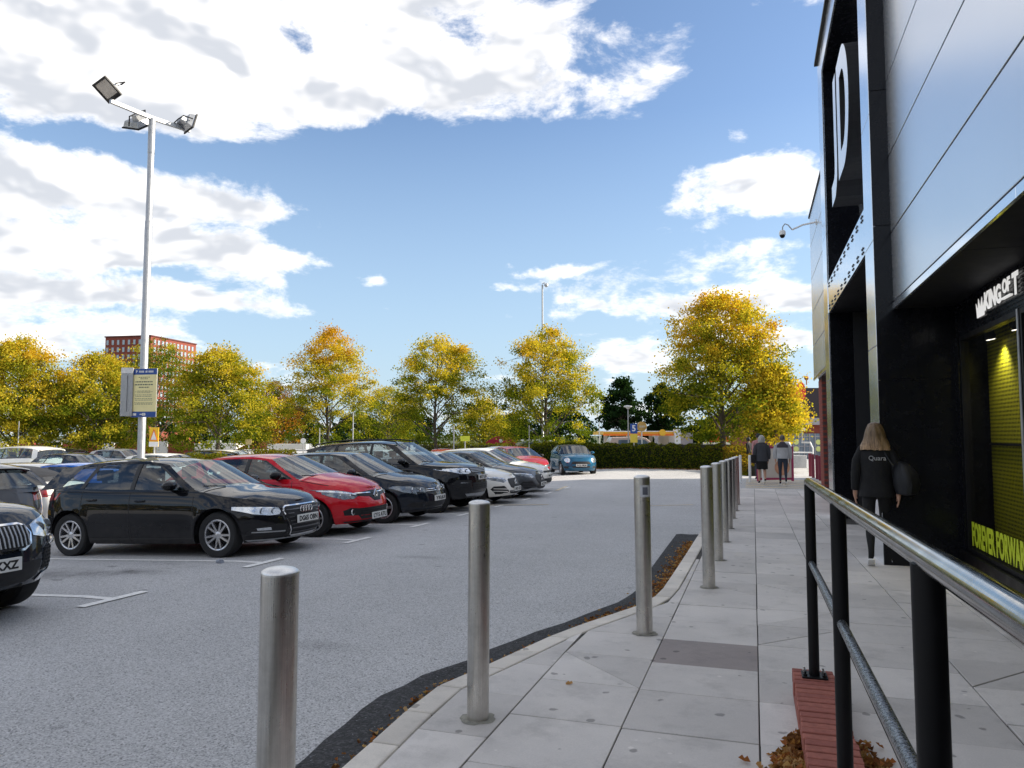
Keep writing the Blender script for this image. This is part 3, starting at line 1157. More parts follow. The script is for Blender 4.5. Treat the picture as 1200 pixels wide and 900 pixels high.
M_RAIL2 = mat_rail2()
hr = empty('handrail', (.31, 4.8, 0), 0, 'black posted handrail with a polished top rail along the brick wall', 'handrail')
zr = lambda y: 1.292 - .0150 * y
zm = lambda y: .822 - .0150 * y
HY = 4.8
MB().path([(0, 4.86 - HY, zr(4.86)), (0, 4.0 - HY, zr(4.0)), (0, -1.6 - HY, zr(-1.6))], .0265, 20).build('top_rail', M_RAIL, hr, True)
for a, b in ((4.80, 3.22), (3.22, 1.62), (1.62, .0), (0, -1.6)):
    MB().path([(0, a - HY - .03, zm(a)), (0, b - HY + .03, zm(b))], .0185, 16).build('middle_rail', M_RAIL2, hr, True)
for k, y in enumerate((4.80, 3.22, 1.62, 0.0)):
    p = MB().tube((0, y - HY, zt(y)), (0, y - HY, zr(y) - .012), .0295, n=24).build('post', M_BLACK, hr, True)
    zb = zt(y) + .004
    mb = MB()
    mb.box(-.07, .07, y - HY - .065, y - HY + .065, zb, zb + .010)
    mb.build('foot_plate', M_BLACK, p, bevel=.003)
    for bx in (-.052, .052):
        for by in (-.045, .045):
            MB().tube((bx, y - HY + by, zb + .01), (bx, y - HY + by, zb + .022), .012, n=6).tube((bx, y - HY + by, zb + .022), (bx, y - HY + by, zb + .036), .006, n=8).build('bolt', M_STEEL if by > 0 else M_BLACK, p)

# ------------------------------------------------------------------ bollards


def bollard(x, y, h, r, label, sticker=None):
    o = empty('steel_bollard', (x, y, z_pav(x, y)), 0, label, 'bollard', 'steel bollards along the kerb')
    MB().lathe([(r, -.02), (r, h - .022)], 40).build('shaft', M_STEEL, o, True)
    prof = [(r + .0005, h - .022), (r + .0005, h - .016)] + [((r + .0005) * math.sin(a), h - .016 + (r * .32) * math.cos(a)) for a in [R(90 - 10 * k) for k in range(10)]]
    MB().lathe(prof, 40).build('cap', M_STEELCAP, o, True, angle=60)
    mb = MB()
    n = 22
    ring = [(r + .035 + random.uniform(-.012, .016)) for _ in range(n)]
    mb.v = [(r * .95 * math.cos(2 * PI * k / n), r * .95 * math.sin(2 * PI * k / n), .007) for k in range(n)] + [(ring[k] * math.cos(2 * PI * k / n), ring[k] * math.sin(2 * PI * k / n), .0045) for k in range(n)]
    mb.f = [(k, (k + 1) % n, n + (k + 1) % n, n + k) for k in range(n)]
    mb.build('mortar_collar', M_COLLAR, o, True)
    o.rotation_euler = (R(random.uniform(-.5, .5)), R(random.uniform(-.5, .5)), random.uniform(0, 6) if sticker else 0)
    return o


B1 = bollard(-1.525, 2.20, 1.085, .0620, 'nearest steel bollard cut off by the bottom edge')
B2 = bollard(-1.465, 3.96, 1.185, .0600, 'steel bollard on a broken mortar collar, second nearest the camera')
B3 = bollard(-.855, 6.13, 1.25, .0640, 'steel bollard with a small grey sticker near its top')
st = MB()
fr = Vector((-math.sin(R(8)), -math.cos(R(8)), 0))
rows = []
for zz_ in (1.08, 1.175):
    rows.append([( .0646 * math.cos(a), .0646 * math.sin(a), zz_) for a in [R(-95 + 8 * k) for k in range(11)]])
st.grid(rows)
M_STICK = simple('grey sticker', (.55, .56, .58), .5, var=.1, scale=40)
M_STICKD = simple('sticker print', (.13, .14, .17), .5)
st.build('sticker', M_STICK, B3, True)
rows = []
for zz_ in (1.098, 1.158):
    rows.append([(.0650 * math.cos(a), .0650 * math.sin(a), zz_) for a in [R(-78 + 8 * k) for k in range(6)]])
MB().grid(rows).build('sticker_print', M_STICKD, B3, True)
names = ['front steel bollard of the straight row beside the pavement', 'second steel bollard of the straight row', 'third steel bollard of the straight row',
         'fourth steel bollard of the straight row', 'fifth steel bollard of the straight row', 'sixth steel bollard of the straight row', 'farthest steel bollard of the straight row']
for k, (yb, lb) in enumerate(zip((8.28, 10.25, 12.2, 14.15, 16.1, 18.0, 19.8), names)):
    bollard(-.475 + .01 * k, yb, 1.275 - .012 * k, .0640, lb)
# slim white posts past the row
for px, lb in ((868, 'slim white post left of the grey haired walker'), (879, 'middle slim white post past the steel bollards'), (895, 'slim white post nearest the grey haired walker')):
    p = at(px, 565)
    o = MB().lathe([(.05, 0), (.05, .98), (.035, 1.0), (0, 1.005)], 16).build('marker_post', M_WHITE, None, True, loc=p)
    tag(o, lb, 'post', 'slim white posts past the bollards')

# ------------------------------------------------------------------ lamp column with floodlights and a car park notice
LP = far(167, 16.0)
LP.z = z_road(LP.x, LP.y)
lamp = empty('floodlight_column', LP, 0, 'tall galvanised column with three floodlights on its crossbar', 'lamp post')
zb = (hz(131, 16.0) - LP.z) / .97
MB().lathe([(.10, 0), (.10, 1.15), (.078, 1.22), (.078, zb * .72), (.068, zb * .72 + .02), (.066, zb * .97)], 24).build('column', M_GALV, lamp, True)
MB().lathe([(.072, zb * .93 - .4), (.072, zb * .97), (.06, zb * .97 + .02), (0, zb * .97 + .021)], 24).build('collar', M_GALV, lamp, True)
X_ = RGT; Y_ = FWD
hm = Matrix((X_, Y_, Vector((0, 0, 1)))).transposed().to_4x4()      # local x to the right of the view


def rot_part(mb, name, mat, parent=lamp, **kw):
    mb.v = [tuple(hm @ Vector(v)) for v in mb.v]
    return mb.build(name, mat, parent, **kw)


zt_ = zb * .97 + .03
rot_part(MB().path([(-.50, -.78, zt_ + .03), (0, 0, zt_ + .0), (.50, .75, zt_ + .03)], .055, 4), 'crossbar', M_GALV)
M_LENS = simple('floodlight glass', (.42, .38, .33), .12, 0, .6, var=.25, scale=9)


def flood(c, face, up, sx=1.0, lensmat=M_LENS):
    """floodlight head: shallow housing, framed glass, heat-sink box and stirrup"""
    f = frame(c, Vector(up).cross(Vector(face)), up)     # local z faces out of the glass
    w, h, d = .235 * sx, .205 * sx, .05
    tr = lambda mb: setattr(mb, 'v', [tuple(f @ Vector(v)) for v in mb.v]) or mb
    hd = MB()
    hd.add([(-w, -h, 0), (w, -h, 0), (w, h, 0), (-w, h, 0), (-w * .8, -h * .8, -.12), (w * .8, -h * .8, -.12), (w * .8, h * .8, -.12), (-w * .8, h * .8, -.12)],
           [(0, 1, 2, 3), (4, 5, 6, 7), (0, 1, 5, 4), (1, 2, 6, 5), (2, 3, 7, 6), (3, 0, 4, 7)])
    head = rot_part(tr(hd), 'lamp_housing', M_GALV, bevel=.008)
    fr_ = MB()
    for (a, b, c_, e_) in ((-w - .02, w + .02, -h - .02, -h + .06), (-w - .02, w + .02, h - .025, h + .02), (-w - .02, -w + .02, -h + .06, h - .025), (w - .02, w + .02, -h + .06, h - .025)):
        fr_.box(a, b, c_, e_, .001, .03)
    rot_part(tr(fr_), 'lamp_frame', M_BLACK, parent=head)
    rot_part(tr(MB().box(-w + .02, w - .02, -h + .06, h - .025, .003, .012)), 'lens', lensmat, parent=head)
    rot_part(tr(MB().box(-.12, .12, -h * .7, -h * .05, -.24, -.12)), 'gear_box', M_GALV, parent=head)
    rot_part(tr(MB().path([(-w - .03, 0, -.05), (-w - .03, -h * .4, -.26), (0, -h * .4, -.27), (w + .03, -h * .4, -.26), (w + .03, 0, -.05)], .014, 6)), 'stirrup', M_BLACK, parent=head)


flood((-.56, -.80, zt_ + .27), (-.30, -.60, -.74), (-.50, -.60, .62), 1.0)
flood((-.38, .12, zt_ - .10), (-.25, .75, -.80), (-.95, .2, .20), .95)
flood((.56, .62, zt_ + .14), (.62, .70, -.30), (.10, .30, .95), .80)

# the notice: a yellow panel with blue head and foot, and a grey panel seen edge on
M_BLUE = simple('blue sign', (.015, .07, .30), .4, var=.05)
M_YEL = simple('pale yellow notice', (.86, .78, .40), .45, var=.05)
M_TXT = simple('printed text', (.10, .12, .10), .6)
nz = hz(489, 15.85)
nh = hz(432, 15.85) - nz
ncol = empty('parking_notice', Vector((LP.x, LP.y, nz)), 0, 'yellow and blue car park notice fixed round the lamp column', 'notice')
f = frame(X_ * -.03 + Y_ * -.16, (X_ * .97 - Y_ * .18), (0, 0, 1))
place = lambda mb: setattr(mb, 'v', [tuple(f @ Vector(v)) for v in mb.v]) or mb
pw = .60
board = place(MB().box(-.16, -.16 + pw, 0, nh, -.02, 0)).build('notice_board', M_GALV, ncol, bevel=.01)
place(MB().box(-.155, -.165 + pw, .12, nh - .13, .001, .004)).build('yellow_panel', M_YEL, board)
place(MB().box(-.155, -.165 + pw, nh - .125, nh - .004, .001, .005)).build('header', M_BLUE, board)
place(MB().box(-.155, -.165 + pw, .004, .115, .001, .005)).build('footer', M_BLUE, board)
tx = MB()
put_text(tx, 'P', .07, .001, Matrix.Translation((-.04, nh - .065, .0065)), bold=.004)
for u0, u1 in ((.02, .15), (.17, .22), (.24, .37)):
    for q in range(int((u1 - u0) / .024)):
        tx.box(u0 + q * .024, u0 + q * .024 + .018, nh - .085, nh - .045, .006, .007)
place(tx).build('header_text', M_WHITE, board)
tx = MB()
random.seed(9)
yl = nh - .19
for k, (wd, hh, gap) in enumerate(((.26, .012, .032), (.18, .012, .07), (.40, .024, .06), (.43, .024, .055), (.24, .022, .07), (.30, .008, .02), (.42, .008, .02), (.30, .008, .045),
                                   (.42, .010, .03), (.38, .010, .05), (.42, .010, .03), (.40, .010, .05), (.44, .007, .02), (.40, .007, .02), (.42, .007, .02))):
    xw = -.16 + pw / 2 - wd / 2
    while xw < -.16 + pw / 2 + wd / 2 - .01:
        ww = random.uniform(.02, .06)
        tx.box(xw, min(xw + ww, -.16 + pw / 2 + wd / 2), yl, yl + hh, .0045, .0055)
        xw += ww + .012
    yl -= gap
tag(place(tx).build('small_print', M_TXT, board), kind='stuff')
tx = MB()
for (u, w_) in ((.30, .06), (.33, .06)):
    tx.lathe([(0, 0), (.03, 0), (.03, .002), (0, .002)], 16, Matrix.Translation((-.16 + u, w_, .006)))
tx.box(-.10, -.02, .035, .085, .006, .007).box(.06, .11, .05, .07, .006, .007)
place(tx).build('footer_marks', M_WHITE, board)
# back of a second notice facing left
f = frame(X_ * -.20 + Y_ * -.1, (X_ * .22 - Y_ * -.97) * -1, (0, 0, 1))
f = frame(X_ * -.36 + Y_ * -.20, (X_ * .95 + Y_ * .10), (0, 0, 1))
place(MB().box(-.02, .23, .02, nh + .02, -.03, 0)).build('side_board', M_GALV, ncol, bevel=.012)
place(MB().box(.09, .115, .12, nh - .14, .0, .02)).build('board_channel', M_GALV, ncol)
place(MB().box(-.015, .225, nh - .10, nh + .015, .001, .006)).build('white_cap', M_WHITE, ncol)
MB().lathe([(.085, 0), (.095, 0), (.095, .03), (.085, .03)], 20, Matrix.Translation((0, 0, nh * .8))).lathe([(.085, 0), (.095, 0), (.095, .03), (.085, .03)], 20, Matrix.Translation((0, 0, nh * .2))).build('clamp', M_GALV, ncol)

# ------------------------------------------------------------------ cars


def car_paint(name, col, metal=.0, rough=.28, flake=0.0):
    m, g, b = principled(name, col, .5, metal, 1.0, .02)
    b.inputs['Coat IOR'].default_value = 1.42
    tc = g.node('ShaderNodeTexCoord')
    n = g.noise(tc.outputs['Object'], 1.8, 5, .65)
    d = g.rng(n, .3, .75, .0, .03)
    o = g.sep(tc.outputs['Object'])
    low = g.rng(o[2], .15, .5, .16, 0)                       # road dust on the sills stays with the car
    dust = g.math('MULTIPLY', g.math('ADD', d, g.math('MULTIPLY', low, g.rng(g.noise(tc.outputs['Object'], 7, 4), .4, .7, .2, 1))), .8)
    g.put(b, 'Base Color', g.mix(dust, (*col, 1), (.20, .18, .16)))
    b.inputs['Coat Roughness'].default_value = .02
    g.put(b, 'Coat Weight', g.math('SUBTRACT', 1.0, dust))
    return m


P_BLACK = car_paint('black car paint', (.006, .0065, .009))
P_NAVY = car_paint('navy black car paint', (.009, .014, .024), .3)
P_RED = car_paint('red car paint', (.62, .010, .022), .1, .3)
P_WHITE = car_paint('white car paint', (.88, .86, .80))
P_GREY = car_paint('dark grey car paint', (.085, .09, .10), .6)
P_BLUE = car_paint('blue car paint', (.012, .10, .19), .5)
P_BLUE2 = car_paint('bright blue car paint', (.01, .12, .50), .3)
P_SILVER = car_paint('silver car paint', (.42, .43, .44), .8)
P_DRED = car_paint('dark red car paint', (.30, .01, .02), .1)

M_PLATEW = simple('white number plate', (.75, .75, .72), .4, var=.03)
M_PLATEY = simple('yellow number plate', (.75, .42, .02), .4, var=.03)
M_INK = simple('black plate characters', (.01, .01, .01), .5)
M_HEAD = simple('headlamp unit', (.62, .65, .68), .10, .75, 1.0, var=.3, scale=22)
M_HEADD = simple('dark headlamp unit', (.16, .18, .20), .1, .7, 1.0, var=.5, scale=26)
M_TAIL = simple('tail lamp', (.42, .006, .01), .12, 0, 1.0, var=.35, scale=25)
M_SEAT = simple('dark seat cloth', (.045, .045, .05), .9)
M_TRIM = simple('pale cabin trim', (.16, .155, .15), .8)
M_SLAT = simple('dark metal slat', (.16, .16, .17), .3, .8)
M_AMBER = simple('amber lamp', (.6, .22, .02), .2, 0, 1)


def sp(tab):
    xs = [a for a, _ in tab]
    ys = [b for _, b in tab]

    def f(x):
        if x <= xs[0]:
            return ys[0]
        if x >= xs[-1]:
            return ys[-1]
        i = max(k for k in range(len(xs)) if xs[k] <= x)
        i = min(i, len(xs) - 2)
        h = xs[i + 1] - xs[i]

        def sl(k):
            if k <= 0 or k >= len(xs) - 1:
                k = max(0, min(k, len(xs) - 1))
                j = 0 if k == 0 else len(xs) - 2
                return (ys[j + 1] - ys[j]) / (xs[j + 1] - xs[j])
            a = (ys[k] - ys[k - 1]) / (xs[k] - xs[k - 1])
            b = (ys[k + 1] - ys[k]) / (xs[k + 1] - xs[k])
            return 0 if a * b <= 0 else 2 * a * b / (a + b)
        t = (x - xs[i]) / h
        return (ys[i] * (2 * t ** 3 - 3 * t * t + 1) + ys[i + 1] * (-2 * t ** 3 + 3 * t * t)
                + sl(i) * h * (t ** 3 - 2 * t * t + t) + sl(i + 1) * h * (t ** 3 - t * t))
    return f


BASE = dict(L=4.31, W=1.785, H=1.425, wb=2.63, fo=.88, rw=.318, sill=.20,
            # shoulder line, roof centre line: distance from nose, height
            top=[(0, .655), (.10, .70), (.40, .785), (.85, .855), (1.20, .915), (1.7, .93), (3.0, .965), (3.9, 1.0), (4.2, .99), (4.31, .93)],
            A=(1.20, 1.98), roof=[(1.98, 1.36), (2.35, 1.41), (2.8, 1.425), (3.4, 1.385), (3.86, 1.30)], Dx=4.20,
            hood=.075, nose=[(0, .09), (.12, .045), (.28, 0), (.6, .01), (.85, .05), (1, .13)],
            tail=[(0, .10), (.2, .02), (.45, 0), (.7, .03), (1, .09)],
            pn=2.7, pr=3.2, tumble=.50, rail=.61, bp=2.40, cwin=3.30, ctop=3.12, quarter=(3.38, 3.86, 3.20, 3.56),
            prof=[(0, .93), (.12, .965), (.35, .985), (.55, 1.0), (.72, .995), (.80, .978), (.90, .962), (1, .925)])


def make_car(label, spec, paint, loc, heading, details=None, group='parked cars', cat='car', rim=None, quick=False, roof_mat=None, name='parked_car', slope=0.0):
    S = dict(BASE)
    S.update(spec)
    L, W, H = S['L'], S['W'], S['H']
    hw = W / 2
    rim = rim or M_ALLOY
    T = sp(S['top'])
    prof = sp(S['prof'])
    nose = sp(S['nose'])
    tail = sp(S['tail'])
    RA = S['rw'] + .055
    wf, wr = S['fo'], S['fo'] + S['wb']
    sill = S['sill']
    root = empty(name, loc, 0, label, cat, group)
    root.rotation_euler = (0, slope, heading)
    root.rotation_mode = 'XYZ'
    root.matrix_world = Matrix.Translation(loc) @ Matrix.Rotation(heading, 4, 'Z') @ Matrix.Rotation(-slope, 4, 'Y')
    df, dr = 1.0, L - .85
    K = 9 if quick else 13

    def half(d, k):
        """half width of layer k at distance d from the nose"""
        w = hw * prof(k)
        if d < df:
            a = (df - d) / (df - nose(k))
            return w * max(0.0, 1 - min(a, 1) ** S['pn']) ** (1 / 2.4)
        if d > dr:
            a = (d - dr) / (L - tail(k) - dr)
            return w * max(0.0, 1 - min(a, 1) ** S['pr']) ** (1 / 2.6)
        return w

    def zbot(d):
        z = sill
        if d < .5:
            z = sill + (0.02) * (1 - d / .5)
        if d > L - .5:
            z = sill + .10 * (1 - (L - d) / .5)
        for w in (wf, wr):
            u = abs(d - w)
            if u < RA:
                z = max(z, S['rw'] + math.sqrt(RA * RA - u * u))
        return z

    # station list: nose arc, then fixed stations, then tail arc
    dt, dT = .36, L - .30
    fixed = set()
    for w in (wf, wr):
        for k in range(0, 19 if not quick else 11):
            a = PI * k / (18 if not quick else 10)
            fixed.add(round(w + RA * math.cos(a) * .9995, 4))
        fixed.add(round(w + RA * 1.012, 4))
        fixed.add(round(w - RA * 1.012, 4))
    nfix = 26 if not quick else 14
    for k in range(nfix + 1):
        d = dt + (dT - dt) * k / nfix
        if all(abs(d - q) > .025 for q in fixed):
            fixed.add(round(d, 4))
    fixed = sorted(d for d in fixed if dt + .012 < d < dT - .012)
    nf = 12 if not quick else 7
    gs = [math.sin(PI / 2 * i / nf) for i in range(nf + 1)]

    def ring(k):
        pts = []
        yt = half(dt, k)
        for gq in gs:
            y = yt * gq
            w = hw * prof(k)
            d = df - (df - nose(k)) * (1 - (y / w) ** 2.4) ** (1 / S['pn'])
            pts.append((d, y))
        for d in fixed:
            pts.append((d, half(d, k)))
        yt = half(dT, k)
        for gq in reversed(gs):
            y = yt * gq
            w = hw * prof(k)
            d = dr + (L - tail(k) - dr) * (1 - (y / w) ** 2.6) ** (1 / S['pr'])
            pts.append((d, y))
        return pts

    body = MB()
    rows = []
    topring = None
    for i in range(K + 1):
        k = i / K
        pts = ring(k)
        row = []
        for d, y in pts:
            zs_ = sill if d > .5 else sill + .02 * (1 - d / .5)
            if d > L - .5:
                zs_ = sill + .10 * (1 - (L - d) / .5)
            z = zs_ + (T(d) - zs_) * k
            zb_ = zbot(d)
            fl = 0
            for w in (wf, wr):
                u = math.hypot(d - w, z - S['rw'])
                fl = max(fl, .018 * math.exp(-((u - RA) / .07) ** 2)) if u >= RA - .01 or z < zb_ else fl
            z = max(z, zb_)
            kk = (z - zs_) / max(T(d) - zs_, .01)
            if kk > k + 1e-6 and dt < d < dT:
                y = half(d, min(kk, 1))
            if abs(d - wf) < RA * 1.3 or abs(d - wr) < RA * 1.3:
                y += fl * (1 if y > .5 * hw else 0)
            row.append((L / 2 - d, y, z))
        rows.append(row)
        topring = row
    for s in (1, -1):
        body.grid([[(x, y * s, z) for x, y, z in r] for r in rows])
    # arch lips: fold the edge inwards
    for s in (1, -1):
        for w in (wf, wr):
            a_, b_ = [], []
            for k in range(19):
                an = PI * k / 18
                d = w + RA * math.cos(an) * .9995
                zz_ = S['rw'] + RA * math.sin(an)
                kq = (zz_ - sill) / (T(d) - sill)
                y = half(d, kq) + .018
                a_.append((L / 2 - d, y * s, zz_))
                b_.append((L / 2 - d, (y - .05) * s, zz_ - .004))
            body.grid([a_, b_])
    # bonnet and tail caps
    NC = 8 if not quick else 5
    A0, A1 = S['A']
    Dx = S['Dx']

    def crown(d):
        return S['hood'] * min(1, max(0, d / .55)) ** .7

    def cap(sel):
        for s in (1, -1):
            rr = []
            for (x, y, z) in sel:
                d = L / 2 - x
                rr.append([(x, y * s * j / NC, z + crown(min(d, (L - d) * 2.2)) * (1 - (j / NC) ** 2.6)) for j in range(NC, -1, -1)])
            body.grid(rr)
    cap([p for p in topring if L / 2 - p[0] <= A0 + .02])
    cap([p for p in topring if L / 2 - p[0] >= Dx - .03])
    b_o = body.build('body', paint, root, True, merge=True, angle=32)
    bm = bmesh.new()
    bm.from_mesh(b_o.data)
    bvh = BVHTree.FromBMesh(bm)
    bm.free()

    # -------- greenhouse
    RC = sp(S['roof'])
    rB, rC = S['roof'][0][0], S['roof'][-1][0]
    RE = lambda d: RC(min(max(d, rB), rC)) - .045
    ytop = lambda d: half(d, 1.0) - .004
    rail_w = S['rail']

    def rail_y(d):
        u = (d - rB) / (rC - rB)
        return rail_w - .05 * max(0, u - .4) - .03 * max(0, .3 - u)

    def side_y(d, z):
        zb_, zt2 = T(d), max(RE(d), T(d) + .12)
        if d < rB:
            zt2 = RE(rB)
        if d > rC:
            zt2 = RE(rC)
        t = min(max((z - zb_) / max(zt2 - zb_, .05), 0), 1)
        a = ytop(min(d, L - .45))
        return a + (rail_y(min(max(d, rB), rC)) - a) * (t * .75 + t * t * .25)

    def P(d, z, s, off=0.0):
        return (L / 2 - d, (side_y(d, z) + off) * s, z)

    def apil(t):            # A pillar line, t 0 bottom, 1 top
        return (A0 + (rB - A0) * t, T(A0) + (RE(rB) - T(A0)) * (t * .97 + .03 * t * t) if True else 0)

    def cpil(t):            # rear edge of the cabin side
        return (Dx + (rC - Dx) * t, T(Dx) + (RE(rC) - T(Dx)) * t)

    frame_mb = MB()
    dark_list = []
    NS = 8 if not quick else 4

    def patch(mb, e0, e1, s, nu=1, off=0.0):
        """between two side-view polylines given as functions of t"""
        rr = []
        for i in range(NS + 1):
            t = i / NS
            a, b = e0(t), e1(t)
            rr.append([P(a[0] + (b[0] - a[0]) * j / nu, a[1] + (b[1] - a[1]) * j / nu, s, off) for j in range(nu + 1)])
        mb.grid(rr)

    bt, tt = .018, .035
    # window openings as (bottom front, bottom rear, top front, top rear)
    wA = .10
    win_f = (A0 + .20, S['bp'] - .035, rB + .16, S['bp'] - .035)
    win_r = (S['bp'] + .035, S['cwin'], S['bp'] + .035, S['ctop'])
    wins = [win_f, win_r] + ([S['quarter']] if S.get('quarter') else [])

    def wedge(bd, td):
        lo = lambda d: T(d) + bt
        hi = lambda d: RE(d) - tt

        def e(t):
            d = bd + (td - bd) * t
            zl, zh = lo(bd), hi(td)
            return (d, zl + (zh - zl) * t)
        return e

    glass_panes = []

    def pillar():
        dark_list.append(MB())
        return dark_list[-1]
    for s in (1, -1):
        # rails along roof and belt
        NR = 14 if not quick else 8
        frame_mb.grid([[P(rB + (rC - rB) * i / NR, RE(rB + (rC - rB) * i / NR), s), P(rB + (rC - rB) * i / NR, RE(rB + (rC - rB) * i / NR) - tt, s)] for i in range(NR + 1)])
        frame_mb.grid([[P(A0 + (Dx - A0) * i / NR, T(A0 + (Dx - A0) * i / NR) - .004, s), P(A0 + (Dx - A0) * i / NR, T(A0 + (Dx - A0) * i / NR) + bt, s)] for i in range(NR + 1)])
        # A pillar with mirror triangle
        patch(frame_mb, apil, lambda t: (A0 + .20 * (1 - t) * .0 + wA * (1 - t) + (rB - A0) * t + .16 * t * .6 + .02, wedge(win_f[0], win_f[2])(t)[1] if t > 0 else T(A0)), s, 2)
        patch(pillar(), lambda t: (A0 + wA * (1 - t) + (rB - A0) * t + .16 * t * .6 + .02, wedge(win_f[0], win_f[2])(t)[1]), wedge(win_f[0], win_f[2]), s, 1)
        # B pillar, window divider
        patch(pillar(), wedge(win_f[1], win_f[3]), wedge(win_r[0], win_r[2]), s, 1, .002)
        last = wins[-1]
        if len(wins) == 3:
            patch(S.get('div_paint') and frame_mb or pillar(), wedge(win_r[1], win_r[3]), wedge(wins[2][0], wins[2][2]), s, 1, .001)
        patch(frame_mb, wedge(last[1], last[3]), lambda t: (cpil(t)[0], cpil(t)[1]), s, 4)
        # corner strip under the rear part of the rail
        for w in wins:
            e0, e1 = wedge(w[0], w[2]), wedge(w[1], w[3])
            mb = MB()
            rr = []
            nu = 6 if not quick else 3
            for i in range(nu + 1):
                u = i / nu
                r_ = []
                for j in range(6):
                    t = j / 5
                    bd = w[0] + (w[1] - w[0]) * u
                    td = w[2] + (w[3] - w[2]) * u
                    d = bd + (td - bd) * t
                    zl, zh = T(bd) + bt, RE(td) - tt
                    r_.append(P(d, zl + (zh - zl) * t, s, -.006))
                rr.append(r_)
            mb.grid(rr)
            glass_panes.append(mb)
            # chrome / black edge along the belt
    # roof
    NRf = 12 if not quick else 7
    NY = 8 if not quick else 5
    rr = []
    for i in range(NRf + 1):
        d = rB + (rC - rB) * i / NRf
        ry = rail_y(d)
        row = []
        for j in range(-NY, NY + 1):
            u = j / NY
            z = RE(d) + .045 * (1 - abs(u) ** 2.6)
            row.append((L / 2 - d + .07 * (1 - u * u) * max(0, 1 - 3 * i / NRf) , ry * u * 1.0, z))
        rr.append(row)
    roof_mb = MB().grid(rr)
    # screens
    ws = MB()
    rr = []
    for i in range(9):
        t = i / 8
        dd, zz_ = apil(t)
        yb = side_y(dd, zz_)
        row = []
        for j in range(-NY, NY + 1):
            u = j / NY
            bow = (.20 * (1 - t) + .07 * t)
            lift = (crown(A0) * .55 * (1 - t) + .045 * t)
            row.append((L / 2 - dd + bow * (1 - abs(u) ** 2.2) - .006, yb * u * .995, zz_ + lift * (1 - abs(u) ** 2.6) + .004))
        rr.append(row)
    ws.grid(rr)
    rg = MB()
    rr = []
    rw_in = .06
    for i in range(7):
        t = i / 6
        dd, zz_ = cpil(t)
        yb = side_y(dd, zz_) - .0
        rr.append([(L / 2 - dd - .05 * (1 - (j / NY) ** 2) + .002, yb * (j / NY), zz_ + .045 * t * (1 - abs(j / NY) ** 2.6)) for j in range(-NY, NY + 1)])
    # rear screen: glass in a painted surround
    surround, glass_r = MB(), MB()
    n_ = len(rr[0])
    for i in range(6):
        for j in range(n_ - 1):
            q = [rr[i][j], rr[i][j + 1], rr[i + 1][j + 1], rr[i + 1][j]]
            edge_ = j < (1 if not quick else 0) or j >= n_ - (2 if not quick else 1) or i == 5
            (surround if edge_ else glass_r).add(q, [(0, 1, 2, 3)])
    cf = frame_mb.build('cabin_frame', S.get('frame_mat') or paint, root, True, merge=True)
    surround.build('tailgate_frame', S.get('frame_mat') or paint, root, True, merge=True)
    roof_mb.build('roof', roof_mat or paint, root, True, merge=True, angle=60)
    for mb in dark_list:
        mb.build('window_pillar', M_PLAS, root, True)
    for mb in glass_panes:
        mb.build('side_window', M_CARGL, root, True)
    ws.build('windscreen', M_SCREEN, root, True)
    glass_r.build('rear_window', M_CARGL, root, True, merge=True)
    if S.get('spoiler', True):
        sp_ = MB()
        rr = []
        for i, (dx, dz, th) in enumerate(((-.02, .0, 0), (.10, -.012, 0), (.15, -.03, 0), (.13, -.05, 0), (.0, -.05, 0))):
            rr.append([(L / 2 - rC - dx + .04 * (u * u), rail_y(rC) * u * (1 - .04 * i), RE(rC) + .046 * (1 - abs(u) ** 2.6) + dz + .002) for u in [j / 6 for j in range(-6, 7)]])
        sp_.grid(rr)
        sp_.build('roof_spoiler', S.get('spoiler_mat') or roof_mat or paint, root, True)
    # cabin inside
    inn = MB()
    inn.add([(L / 2 - A0 + .12, -hw * .86, T(A0) - .03), (L / 2 - A0 + .12, hw * .86, T(A0) - .03), (L / 2 - Dx - .05, hw * .86, T(3) - .06), (L / 2 - Dx - .05, -hw * .86, T(3) - .06)], [(0, 1, 2, 3)])
    inn.box(L / 2 - A0 - .50, L / 2 - A0 - .10, -hw * .82, hw * .82, T(A0) - .1, T(A0) - .005)
    inn.build('dashboard', M_BLACKM, root)
    sx_ = L / 2 - S['bp']
    for (xx, ys_) in ((sx_ + .05, (-.36, .36)), (sx_ - .85, (-.42, 0, .42))):
        if quick and xx < sx_:
            continue
        for yy_ in ys_:
            se = MB()
            zt3 = T(2) + .12
            se.box(xx - .09, xx + .03, yy_ - .21, yy_ + .21, T(2) - .25, zt3)
            se.box(xx - .10, xx - .01, yy_ - .12, yy_ + .12, zt3 + .04, zt3 + .20)
            se.box(xx - .07, xx - .05, yy_ - .05, yy_ + .05, zt3 - .01, zt3 + .05)
            se.build('car_seat', M_SEAT, root, True, bevel=.03 if not quick else 0)
    if not quick:
        st_ = MB()
        c0 = Vector((L / 2 - A0 - .52, -.36, T(A0) + .0))
        st_.path([c0 + Vector((-.05 * math.sin(a), .17 * math.cos(a), .17 * math.sin(a))) for a in [2 * PI * k / 20 for k in range(21)]], .013, 6)
        st_.build('steering_wheel', M_BLACKM, root, True)
        MB().box(L / 2 - rB - .12, L / 2 - rB - .09, -.11, .11, RE(rB) - .09, RE(rB) - .035).build('rear_view_mirror', M_BLACKM, root, bevel=.01)

    # underbody and wheel wells
    ub = MB().box(-L / 2 + .35, L / 2 - .38, -hw + .36, hw - .36, sill - .01, .62)
    ub.box(-L / 2 + .12, L / 2 - .14, -hw + .55, hw - .55, sill + .01, .5)
    ub.box(L / 2 - wr + .42, L / 2 - wf - .42, -hw + .10, hw - .10, sill - .015, .5)
